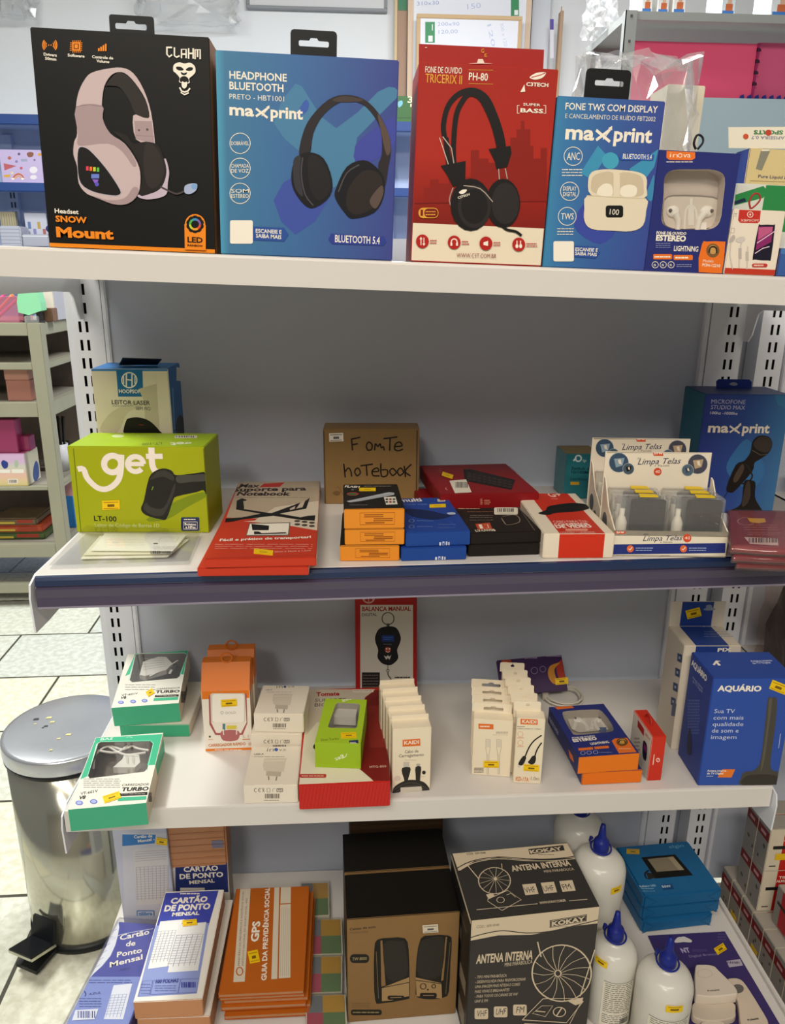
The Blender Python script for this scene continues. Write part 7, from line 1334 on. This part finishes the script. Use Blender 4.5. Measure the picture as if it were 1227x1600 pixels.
# ---- refill pack with hang flap behind the small boxes
P_, h = on_top(-.285, 1163, 1240, 233, 260)
c = Carton('refill_pack', 'pale yellow refill pack with a folded white flap, behind the small red box', 'refill pack', 0, 0, P=P_, h=h, d=.03, up=TUP, col='#d8c48e', faces={'-x': '#2c4696'})
f = c.face('front', 900, 0, 3.752); f.text('#3a3f6a', 'Pure Liquid Ink', 1068, 1042, 1262, 1052, 18, .02); f.line('#8a7a4a', [(1022, 1060), (1260, 1068), (1258, 1150), (1020, 1140)], 3, closed=True); f.text('#4a3a20', 'Carbono de reposição', 1032, 1098, 1250, 1112, 15, .01); f.text('#1d1a12', '100', 1110, 1140, 1185, 1148, 22, .03); f.poly('#8c8878', (1085, 885), (1145, 862), (1090, 1000), (1055, 990)); f.poly('#e8e0cc', (1092, 862), (1140, 866), (1138, 885), (1090, 886)); c.done()
mb = MB(); g = Face(mb, c.M, (-c.w/2, .004, c.h), (1, 0, 0), (0, 0, 1), c.w, .2, (900, 0, 3.752), 2, -1)
q = [g.P(p, False) for p in ((898, 868), (1270, 872), (1270, 740), (905, 742))]; mb.prism([g.L(p, 0)+V((0, .003*(i > 1), 0)) for i, p in enumerate(q)], (0, .0012, 0), '#e6dfcc')
g2 = Face(mb, c.M, g.L(q[0], 0)-V((0, .0004, 0)), (1, 0, 0), (0, .003/max(q[3].y-q[0].y, .001), 1), .2, .2, (900, 0, 3.752), 2, -1)
g2.text('#3a7a4a', 'SPORTS', 1216, 766, 1044, 764, 22, .04, (0, 22)); g2.circ('#c0402a', 1130, 778, 18); g2.circ('#c8502a', 997, 800, 16); g2.text('#8a8aa0', 'LAPISEIRA 0.7', 1240, 800, 1030, 796, 16, .01, (0, 18)); c.part('hang_flap', mb, 'white flap with green writing seen upside down')
P_, h = on_top(-.318, 1144, 1236, 288, 315)
c = Carton('craft_pack', 'green and white flat pack lying behind the small white and red earphone box', 'pack', 0, 0, P=P_, h=max(.012, h), d=.018, up=TUP, col='#d8dad0'); f = c.face('front', 900, 0, 3.752); f.poly('#2f8a4a', (900, 1140), (1100, 1090), (1125, 1120), (1100, 1160), (930, 1205)); f.poly('#1d2c4a', (920, 1180), (990, 1160), (1000, 1180), (930, 1200)); f.frac('#2f8a4a', .5, .5, 1, 1); c.done()
# ---- blue wall shelving far behind on the left
YW = 3.735; YF = 3.36
BLU2 = mat('#2f4a86', .4); LB = mat('#aebddb', .5); a = ony((0, 178), YF); 
wu = empty('wall_shelving', Mx.Translation((-.6, YF, 0)), 'pale blue wall shelving with dark blue shelf edges, far behind on the left', 'shelving unit'); WI = wu.matrix_world.inverted()
def wpart(name, mb, label=None): mb.v = [tuple(WI @ V(v)) for v in mb.v]; return mb.build(name, wu, label)
xl, xr = -3.0, .92; ztop = ony((30, 178), YF).z
wpart('back_panel', MB().box(xl, YW-.02, .1, xr, YW, ztop+.01, LB)); wpart('base', MB().box(xl, YF, 0, xr, YW-.02, .12, BLU2))
zs = [ony((30, 285), YF).z, ony((30, 386), YF).z]
for z, lip in ((ztop, .05), (zs[0], .045), (zs[1]-.0, .05), (zs[1]-.42, .05)):
    mb = MB(); mb.box(xl, YF, z-lip, xr, YF+.02, z, BLU2, .004); mb.box(xl, YF+.02, z-.02, xr, YW-.02, z, LB); wpart('shelf', mb)
for px in (10, 290, 600):
    x = ony((px, 300), YW-.05).x; mb = MB(); mb.box(x, YW-.05, .12, x+.06, YW-.02, ztop-.05, LB)
    for i in range(30): zz = .3+i*.05; mb.box(x+.018, YW-.0515, zz, x+.026, YW-.0495, zz+.03, '#39435a'); mb.box(x+.036, YW-.0515, zz, x+.044, YW-.0495, zz+.03, '#39435a')
    wpart('upright', mb)
c = tbox('pencil_case', 'lilac pencil case with small sticker pictures, on the far blue shelf at left', 'pencil case', YF+.03, .05, 1, 67, 234, zs[0], '#c3b4dc', ym=260)
f = c.face('front', 0, 150, 6.4); rn = random.Random(8)
f.poly('#b8626a', (36, 672), (165, 700), (45, 745)); f.line('#c86a4a', [(130, 825), (150, 795), (185, 780), (220, 795), (238, 825)], 16, 3); f.line('#e0a04a', [(146, 828), (185, 800), (222, 828)], 10, 3); f.circ(WH, 130, 828, 16, 10); f.circ(WH, 226, 828, 16, 10); f.circ('#b86a5a', 95, 620, 18); f.smooth('#8a5a4a', (268, 575), (300, 560), (335, 570), (325, 605), (285, 610)); f.circ('#6a5a7a', 190, 580, 14); f.rect('#9aa4c0', 210, 630, 272, 655); f.circ('#c05a6a', 212, 722, 14); f.poly('#d8a83a', (40, 790), (100, 785), (98, 812), (38, 810)); f.circ('#e2d0a8', 122, 770, 14); f.circ('#8a7ab0', 165, 655, 14); f.circ('#d8a03a', 395, 585, 18, 14); f.circ('#e8e2ea', 335, 740, 40, 34); f.circ('#e8e2ea', 335, 812, 34, 22); f.circ('#7a6a9a', 345, 640, 10)
c.done()
c = tbox('clear_box', 'stack of clear plastic boxes at the left edge, on the far blue shelf', 'clear boxes', YF+.02, .12, 0, 33, 353, zs[1], mat('#b9bccb', .2), bevel=.006, ym=370); f = c.face('front')
for i in range(5): f.frac('#8f93a8', .02, .15+i*.17, .98, .18+i*.17)
c.done()
c = tbox('clear_box', 'second clear plastic box right of the stack, on the far blue shelf', 'clear boxes', YF+.02, .12, 34, 76, 366, zs[1], mat('#aeb0be', .2), bevel=.006, ym=370); f = c.face('front'); f.frac('#d6d8e2', .02, .8, .98, .9); c.done()
c = tbox('pencil_pack', 'beige pack of pencils behind the clear boxes on the far blue shelf', 'pencils', YF+.16, .03, 0, 24, 331, zs[1], '#b3a98c', ym=340); f = c.face('front')
for i in range(6): f.frac('#8c8266', .08+i*.16, .05, .12+i*.16, .95)
c.done()
c = tbox('sticker_card', 'pale card with small prints behind the clear boxes, far blue shelf', 'card', YF+.16, .02, 38, 72, 333, zs[1], '#c9cbd8', ym=340); f = c.face('front')
for i in range(4): f.frac(('#6a7fb0', '#8a8ab8', '#c0a05a', '#b06a6a')[i], .12+.22*i, .55-.2*(i % 2), .26+.22*i, .75-.2*(i % 2))
c.done()
T = empty('toy_figure', Mx.Translation(ony((83, 368), YF+.01)), 'small red and orange round toy beside the clear boxes on the far shelf', 'toy'); b0 = T.location; hh = b0.z-zs[1]
mb = MB()
for x, z, r_, cc in ((0, -hh+.03, .03, '#2c2c34'), (.005, .025-hh*.4, .034, '#9a2c3c'), (.012, .085-hh*.4, .02, '#d8803a'), (-.03, .06-hh*.4, .018, '#3a3f7a')):
    bm = bmesh.new(); bmesh.ops.create_uvsphere(bm, u_segments=14, v_segments=10, radius=r_); mb.bm(bm, mat(cc, .5), Mx.Translation((x, .04, z+.0)), smooth=True)
mb.build('body', T)
# ---- green box and pale blue tub seen between the two headphone boxes
c = tbox('green_box', 'dark green box seen in the gap between the blue and red headphone boxes', 'box', YF+.05, .1, 598, 660, 150, ztop, '#3d6a3a', ym=190); f = c.face('front', 330, 0, 3.0675); f.line('#2f5530', [(880, 565), (990, 565)], 4); f.text('#e8e0c0', '3', 942, 492, 968, 492, 30, .03); f.text('#e8e0c0', 'P', 955, 512, 972, 512, 14, .03); f.smooth('#7ab8c8', (896, 490), (915, 482), (918, 500), (900, 515)); c.done()
# ---- white boards with wooden frames, standing on the wall shelving
def board(lbl, Y, x0, y0, x1, fw, prints, zb=ztop+.011, frame='#c9ab83'):
    A = ony((x0, y0+40), Y); B = ony((x1, y0+40), Y); zt = ony(((x0+x1)/2, y0), Y).z; w = B.x-A.x; h = zt-zb
    T = empty('white_board', Mx.Translation(((A.x+B.x)/2, Y, zb)), lbl, 'white board'); mb = MB(); mb.box(-w/2+fw*.5, .006, fw*.5, w/2-fw*.5, .014, h-fw*.5, '#e2e4ec')
    f = Face(mb, Mx.Translation(T.location), (-w/2, .006, 0), (1, 0, 0), (0, 0, 1), w, h, (600, 0, 4.09)); prints(f); mb.build('panel', T)
    for q in ((-w/2, 0, h-fw, w/2, h), (-w/2, 0, 0, w/2, fw)): MB().box(q[0], 0, q[2], q[3], .02, q[4], mat(frame, .6), .002).build('frame_rail', T)
    for x in (-w/2, w/2-fw): MB().box(x, .0005, fw, x+fw, .0195, h-fw, mat(frame, .6), .002).build('frame_rail', T)
def pA(f):
    f.rect('#3a8a5a', 264, 140, 326, 274); f.rect('#e6eee8', 284, 228, 312, 266); f.line('#e6eee8', [(310, 155), (310, 195)], 6); IK = '#8f9cc8'
    f.text(IK, '200x90', 344, 166, 482, 164, 24, -.01); f.text(IK, '120,00', 350, 216, 472, 212, 24, -.01); f.text('#b9c0dc', '120', 660, 160, 690, 300, 36, .0, (26, 0)); f.text('#b9c0dc', '300 x 120', 742, 150, 770, 298, 24, -.01, (22, 0))
def pB(f): f.text('#7f8cc0', '310x30', 212, 36, 352, 30, 26, -.01); f.text('#a8b2d8', '150', 535, 60, 620, 50, 34, -.01); f.rect('#3a8a5a', 812, -20, 864, 102); f.rect('#e6eee8', 834, 64, 858, 96)
board('smaller white board in a wooden frame with blue handwriting, in front of another', 3.55, 651, 23, 815, .02, pA)
board('larger white board in a pale wooden frame behind the smaller one, wrapped in film', 3.62, 638, -40, 832, .03, pB, frame='#d8c0a8')
board('white board with wooden frame and brown edge, left of the two overlapping boards', 3.66, 540, -60, 637, .03, lambda f: f.rect('#2f7a52', 88, -20, 148, 64), frame='#cbb188') if 0 else None
T = empty('wooden_plank', Mx.Translation(ony((616, 130), 3.66)), 'pale wooden plank with brown card, standing left of the white boards', 'plank'); L = T.location
zt = ony((616, -30), 3.66).z; mb = MB(); w1 = ony((621, 60), 3.66).x-L.x; mb.box(0, 0, ztop+.011-L.z, w1, .03, zt-L.z, mat('#d3bb92', .6), .002); mb.build('plank', T)
mb = MB(); w2 = ony((636, 60), 3.66).x-L.x; mb.box(w1+.001, .004, ztop+.011-L.z, w2, .02, zt-L.z, mat('#a98c78', .7), .001); mb.box(w1+.003, .002, ony((628, 16), 3.66).z-L.z, w2-.002, .004, ony((628, -10), 3.66).z-L.z, '#3a7a58'); mb.build('card', T)
T = empty('wooden_post', Mx.Translation(ony((872, 130), 3.6)), 'brown wooden post with a white and violet label, behind the red headphone box', 'post'); L = T.location; w = ony((879, 60), 3.6).x-L.x; zt = ony((872, 16), 3.6).z
mb = MB(); mb.box(-w, 0, -L.z+.0005, w, .05, zt-L.z, mat('#b4977c', .6), .003); mb.box(-w*.2, .02, zt-L.z, w*.3, .03, zt-L.z+.025, '#c8aa80'); mb.build('post', T)
f = Face(MB(), Mx.Translation(L), (-w, 0, 0), (1, 0, 0), (0, 0, 1), 2*w, 3, (600, 0, 4.09), 2, -9); f.rect('#d8d4dc', 1062, 122, 1086, 372); f.rect('#5a4a9a', 1062, 122, 1086, 190); f.mb.build('label', T)
# gray framed sheet on the wall and shaded wall corner
mb = MB(); a, b = ony((385, 13), 3.72), ony((606, -90), 3.72); o = V(((a.x+b.x)/2, 3.72, a.z)); T = empty('framed_sheet', Mx.Translation(o), 'grey framed white sheet hanging on the back wall at the top', 'frame'); w = b.x-a.x; h = b.z-a.z
MB().box(-w/2+.012, .008, .012, w/2-.012, .016, h-.012, '#d3d4d6').build('sheet', T)
mb = MB()
for q in ((-w/2, 0, w/2, .018), (-w/2, h-.018, w/2, h)): mb.box(q[0], 0, q[1], q[2], .03, q[3], '#8c8e92', .003)
for x in (-w/2, w/2-.018): mb.box(x, .0003, .018, x+.018, .0297, h-.018, '#8c8e92', .003)
mb.build('frame', T)
for i, (px, py, wd_, hh, lbl) in enumerate(((10, 22, .24, .34, 'clear plastic bag hanging on the wall at the top left corner'), (292, 34, .50, .30, 'long clear plastic bag hanging on the wall above the blue headphone box'))):
    p = ony((px, py), 3.62); crumple('plastic_bag', lbl, 'plastic bag', V((p.x, 3.655, p.z)), wd_, .10, hh, clear('#ffffff', .07, .995, .15, .07), 20+i, .03, False)
mb = MB(); a, b = ony((832, 10), 3.70), ony((846, 10), 3.70); mb.box(a.x, 3.69, 0, b.x+.05, 3.75, 3.0, mat('#cfd3da', .7)); struct('shaded_corner_1', mb)  # wall corner strip, its shadow put into the grey colour
# ---- steel rack on the right with pink and blue foam mats
YR = 1.60; SG = mat('#a3a6a4', .45, .1, noise=.06, nscale=12)
xl = ony((975, 60), YR).x; xw_ = ony((993, 60), YR).x-xl; xr = xl+1.05; zt = ony((1000, 16), YR).z; zl = ony((1000, 30), YR).z; DR = .42
rk = empty('steel_rack', Mx.Translation((xl+.5, YR, 0)), 'grey bolted steel rack at the upper right, holding foam mats and packages', 'rack'); RI = rk.matrix_world.inverted()
def rpart(name, mb, label=None): mb.v = [tuple(RI @ V(v)) for v in mb.v]; return mb.build(name, rk, label)
for x in (xl, xr-xw_):
    for y in (YR, YR+DR):
        mb = MB(); mb.box(x, y, 0, x+xw_, y+.003, zt, SG); sx = x if x == xl else x+xw_-.003; mb.box(sx, min(y, y+(.03 if y == YR else -.03)), 0, sx+.003, max(y, y+(.03 if y == YR else -.03)), zt, SG)
        for i in range(14): mb.box(x+xw_*.4, y-.0008, zt-.02-i*.07, x+xw_*.6, y, zt-.02-i*.07+.008, '#55585a')
        rpart('post', mb)
zl2 = ony((1130, 240), YR+.12).z-.06
for z in (zt, zl2, .62, .12):
    mb = MB(); k = zt-zl; mb.box(xl+.004, YR+.004, z-.003, xr-.004, YR+DR-.004, z-.001, SG); mb.box(xl+.004, YR+.0035, z-k, xr-.004, YR+.006, z-.001, SG); mb.box(xl+.004, YR+DR-.006, z-k, xr-.004, YR+DR-.0035, z-.001, SG)
    for x in (xl+.0035, xr-.006): mb.box(x, YR+.006, z-k, x+.0025, YR+DR-.006, z-.003, SG)
    rpart('shelf', mb)
def mat_slab(lbl, Y, x0, y0, x1, y1, zb, col, teeth, th=.012):
    A, B = ony((x0, (y0+y1)/2), Y), ony((x1, (y0+y1)/2), Y); zt_ = ony(((x0+x1)/2, y0), Y).z; w = B.x-A.x; h = zt_-zb; n = 9; pts = [(0, 0), (w, 0)]
    if 'r' in teeth:
        for i in range(n):
            z0 = h*(i+.2)/n; t = h/n*.5; pts += [(w, z0), (w+.012, z0-t*.15), (w+.012, z0+t*1.15), (w, z0+t)]
    pts += [(w, h)]
    if 't' in teeth:
        m_ = 8
        for i in range(m_): x = w-w*(i+.25)/m_; t = w/m_*.5; pts += [(x, h), (x+t*.15, h+.012), (x-t*1.15, h+.012), (x-t, h)]
    pts += [(0, h)]
    T = empty('foam_mat', Mx.Translation((A.x, Y, zb+.0004)), lbl, 'foam mat'); MB().prism([(x, 0, z) for x, z in pts], (0, th, 0), mat(col, .7)).build('mat', T); return h+zb
zz = zl2
ht = mat_slab('pale blue foam mat standing below the pink ones on the steel rack', YR+.12, 1083, 154, 1250, 240, zz, '#c2dae6', '')
mat_slab('bright pink foam mat on the steel rack, left of the seam', YR+.14, 971, 66, 1182, 155, zz, '#ff648e', '')
mat_slab('duller pink foam mat on the steel rack, right of the toothed seam', YR+.155, 1180, 68, 1290, 156, zz, '#ee6a98', '')
T = empty('foam_mat', Mx.Translation((ony((1183, 100), YR+.1325).x, YR+.1325, zz+.0004)), 'dark toothed edge strip of a blue foam mat between the pink mats', 'foam mat'); mb = MB(); hz = ony((1183, 68), YR+.13).z-zz
for i in range(4): mb.prism([(-.004, 0, hz*(1-.06-i*.085)), (.010, 0, hz*(1-.055-i*.085)), (.007, 0, hz*(1-.035-i*.085)), (-.004, 0, hz*(1-.03-i*.085))], (0, .006, 0), '#4a2440')
z9 = ony((1200, 156), YR+.13).z-zz
mb.box(-.004, .001, 0, .004, .006, hz, '#a8306a'); mb.box(-.05, 0, 0, .20, .006, z9, '#2f3a8f')
for i in range(9): x = -.045+i*.026; mb.prism([(x, 0, z9), (x+.018, 0, z9), (x+.013, 0, z9+.016), (x+.004, 0, z9+.012)], (0, .006, 0), '#2f3a8f')
mb.build('mat', T)
for i, (x0, x1, yt, cc) in enumerate(((1003, 1020, -40, '#d6d8d2'), (1028, 1046, -36, '#d2d0ce'), (1052, 1072, -42, '#d8d6d0'), (1128, 1150, -38, '#c8d2d8'), (1205, 1240, -40, '#cfd4d6'))):
    c = tbox('goods_pack', 'white and blue package on the steel rack top, %s from the left' % ('first', 'second', 'third', 'fourth', 'last')[i], 'package', YR+.03, .12, x0, x1, yt, zt, cc, ym=8); f = c.face('front'); f.frac('#3a6aa8', .1, .04, .9, .13); f.frac('#b8623a', .3, .13, .8, .3); f.frac('#c8a48a', .4, .3, .7, .42); c.done()
p = ony((955, 40), YR+.3); crumple('plastic_bag', 'clear film bag slumped on the left end of the steel rack', 'plastic bag', V((xl-.005, YR+.26, zt+.002)), .07, .16, .12, clear('#ffffff', .10, .97, .12, .12), 31, .012)
# ---- grey rack at the left with stationery
YL = 1.60; RG = mat('#9c9a86', .5, .1, noise=.08, nscale=10)
pt = ony((62, 505), YL); xr = pt.x; pw = xr-ony((41, 505), YL).x; xl = xr-1.0; zt = pt.z; DL = .45
lr = empty('display_rack', Mx.Translation((xr-.5, YL, 0)), 'old grey metal rack of stationery at the left, behind the shelving', 'rack'); LI = lr.matrix_world.inverted()
def lpart(name, mb, label=None): mb.v = [tuple(LI @ V(v)) for v in mb.v]; return mb.build(name, lr, label)
for x in (xl, xr-pw):
    for y in (YL, YL+DL-pw): lpart('post', MB().box(x, y, 0, x+pw, y+pw, zt, RG, .002))
lpart('back_sheet', MB().box(xl+pw, YL+DL+.001, .1, xr-.002, YL+DL+.004, zt-.02, mat('#94877c', .7, noise=.3, nscale=14)))
lv = [zt, ony((20, 568), YL).z, ony((20, 630), YL).z, ony((20, 762), YL).z, ony((20, 852), YL).z, ony((20, 914), YL).z]
for i, z in enumerate(lv):
    k = (zt-ony((20, 525), YL).z, .022, .05, .012, .05, .035)[i]; mb = MB(); mb.box(xl+pw, YL+.004, z-k, xr-pw, YL+pw*.8, z, RG, .002); mb.box(xl+pw, YL+DL-pw*.9, z-k, xr-pw, YL+DL-.004, z, RG, .002)
    for x in (xl+.004, xr-pw*.8): mb.box(x, YL+pw, z-k, x+pw*.7, YL+DL-pw, z, RG, .002)
    lpart('rail', mb); 
    if i < 5: lpart('shelf', MB().box(xl+pw*.8, YL+.02, z-.006, xr-pw*.8, YL+DL-.02, z-.0005, mat('#8a8478', .6) if i else mat('#a4a090', .4)))
def lbox(name, lbl, cat, dy, d, x0, x1, ytop, lvl, m, **k): return tbox(name, lbl, cat, YL+dy, d, x0, x1, ytop, lv[lvl], m, **k)
c = lbox('pen_box', 'clear pink box of pens on the left rack top', 'pen box', .03, .12, -40, 28, 464, 0, clear('#f0b8cc', .08, .95, .08, .25), ym=480); c.done()
b = c.M.translation; mb = MB()
for i, cc in enumerate(('#d8357a', '#e05a94', '#e88a5a', '#d84a8a')): x = -.02+i*.018; mb.tube([(x-.06, .05, .01), (x+.02, .06, c.h+.03-i*.012)], .006, cc, 8)
mb.tube([(-.05, .05, .01), (-.015, .06, c.h+.035)], .006, '#2a3a9a', 8); c.part('pens', mb)
c = lbox('carton', 'white carton on the left rack top, beside the mint tape dispenser', 'box', .14, .12, 57, 84, 450, 0, '#d9d3c6', ym=470, faces={'+x': '#b4b4bc'}); c.done()
c = lbox('box_pile', 'small brown box under the white carton edge on the left rack', 'box', .08, .05, 66, 82, 482, 0, '#7a5c48', ym=490); c.face('front').frac('#3a2c28', 0, 0, .18, 1); c.done()
c = lbox('pink_box', 'small pink box on the left rack top, next to the post', 'box', .25, .06, 87, 104, 478, 0, '#e8a8a8', ym=485); c.done()
# mint tape dispenser
p = ony((46, 488), YL+.02); T = empty('tape_dispenser', Mx.Translation((p.x, YL+.02, zt+.001)), 'mint green tape dispenser on the left rack top', 'tape dispenser'); w = .060; h = ony((46, 452), YL+.02).z-zt
mb = MB(); pr = [(-w*.62, .30*h), (-w*.62, .62*h), (-w*.5, .86*h), (-w*.2, .99*h), (w*.3, h), (w*.55, .9*h), (w*.66, .6*h), (w*.66, .36*h), (-w*.05, .22*h)]; mb.prism([(x, 0, z) for x, z in pr], (0, .05, 0), mat('#8fd6a8', .4)); mb.build('shell', T)
mb = MB(); mb.box(-w*.4, .008, .0, -w*.25, .042, .32*h, '#2b2a2a'); mb.box(w*.3, .008, 0, w*.5, .042, .4*h, '#2b2a2a'); mb.box(-w*.5, .006, 0, w*.6, .044, .05*h, '#3a3834'); mb.build('stand', T)
c = lbox('clear_jar', 'small clear jar on the front edge of the left rack top', 'jar', .004, .03, 38, 57, 494, 0, clear('#ffffff', .12, .95, .05, .2), ym=500); c.done()
for i in range(2):
    z = lv[2]+i*.0; A = None
c = lbox('pink_brown_box', 'pink brown box, lower of two on the middle shelf of the left rack', 'box', .05, .12, 9, 47, 594, 2, '#b07a6c', ym=600); c.done(); z2 = c.ztop
c = tbox('pink_brown_box', 'pink brown box, upper of two on the middle shelf of the left rack', 'box', YL+.05, .12, 6, 44, 577, z2, '#b98878', ym=585); c.done()
c = lbox('patterned_box', 'pastel rainbow box with two small hand pictures on the left rack', 'box', .02, .12, -50, 42, 709, 3, '#dcc0c8', ym=740, faces={'+x': '#d8d4c0', '-y': grad(((0, '#d8cc8a'), (.45, '#e2b8a8'), (.8, '#c8c8b8'), (1, '#cfb0d0')), 'Z', 0, .09), '+z': '#8a3a5c'}); f = c.face('front', 0, 640, 5)
f.smooth('#2f3f86', (10, 410), (25, 395), (40, 400), (62, 415), (60, 450), (35, 462), (15, 440)); f.smooth('#a9b8a0', (115, 400), (135, 395), (145, 425), (130, 455), (115, 440)); f.rect('#e8e4da', 0, 470, 80, 495); f.rect('#e8e4da', 92, 466, 185, 495); f.rect('#e4d8cc', 62, 540, 142, 580); f.bars('#5a5450', 72, 548, 132, 572, 10)
r = c.face('right', 0, 640, 5); r.smooth('#4a5f9a', (262, 450), (280, 400), (300, 430), (305, 520), (275, 560), (258, 520)); c.done(); zb = c.ztop
for i, (x0, x1, yt, lb) in enumerate(((-40, 27, 656, 'taller'), (20, 46, 682, 'shorter'))): c = tbox('organizer_tray', 'magenta see-through desk tray, %s of two on the rainbow box' % lb, 'tray', YL+.03+i*.03, .05, x0, x1, yt, zb, clear('#c0407a', .08, .8, .15, .55), ym=690); c.done()
for i, (x0, x1, yt, cc) in enumerate(((-30, 70, 818, '#4a5a34'), (-20, 68, 800, '#a8482c'), (-10, 60, 786, '#6a5a44'))):
    zz_ = lv[4]+.001+i*.028; A, B = ony((x0, 830), YL+.06), ony((x1, 830), YL+.06); A.z = B.z = zz_
    c = Carton('snack_pack', 'colourful flat pack, %s of the pile in the left rack bottom' % ('bottom', 'middle', 'top')[i], 'pack', 0, 0, P=(A, V((B.x, A.y, A.z))), h=.027, d=.16, col=mat(cc, .4, noise=.35, nscale=30), bevel=.006); f = c.face('front'); f.frac('#b8a03a', .1, .2, .5, .5); f.frac('#9a3a2a', .55, .3, .9, .8); c.done()
T = empty('plastic_cup', Mx.Translation((ony((104, 780), YL+.30).x, YL+.33, lv[4]+.001)), 'pale pink cup inside the left rack, near the lime green box', 'cup'); h = ony((104, 743), YL+.3).z-lv[4]; MB().lathe([(.02, 0), (.028, 0), (.045, h*.4), (.05, h), (.046, h), (.03, .004)], mat('#d8a0a4', .4), 24).build('body', T)
c = tbox('blue_folder', 'bright blue folder beside the pink cup in the left rack', 'folder', YL+.20, .01, 96, 116, 776, lv[4], '#2f7ac0', ym=800); c.done()
for i, (x, yt, l) in enumerate(((88, 652, 3), (97, 690, 3))):
    p = ony((x, yt), YL+.26+i*.08); T = empty('brush_pot', Mx.Translation((p.x, YL+.26+i*.08, lv[l]+.001)), 'white pot of dark brushes in the left rack, %s one' % ('nearer', 'farther')[i], 'brush pot'); h = p.z-lv[l]; MB().lathe([(0, 0), (.028, 0), (.03, h*.5), (.027, h*.5), (.025, .004)], mat('#cfd0d4', .4), 16).build('pot', T); mb = MB()
    for k in range(7): a = k*.9; mb.tube([(.012*math.cos(a), .012*math.sin(a), .01), (.026*math.cos(a), .026*math.sin(a), h)], [.003, .006], '#2a2826', 6)
    mb.build('brushes', T)
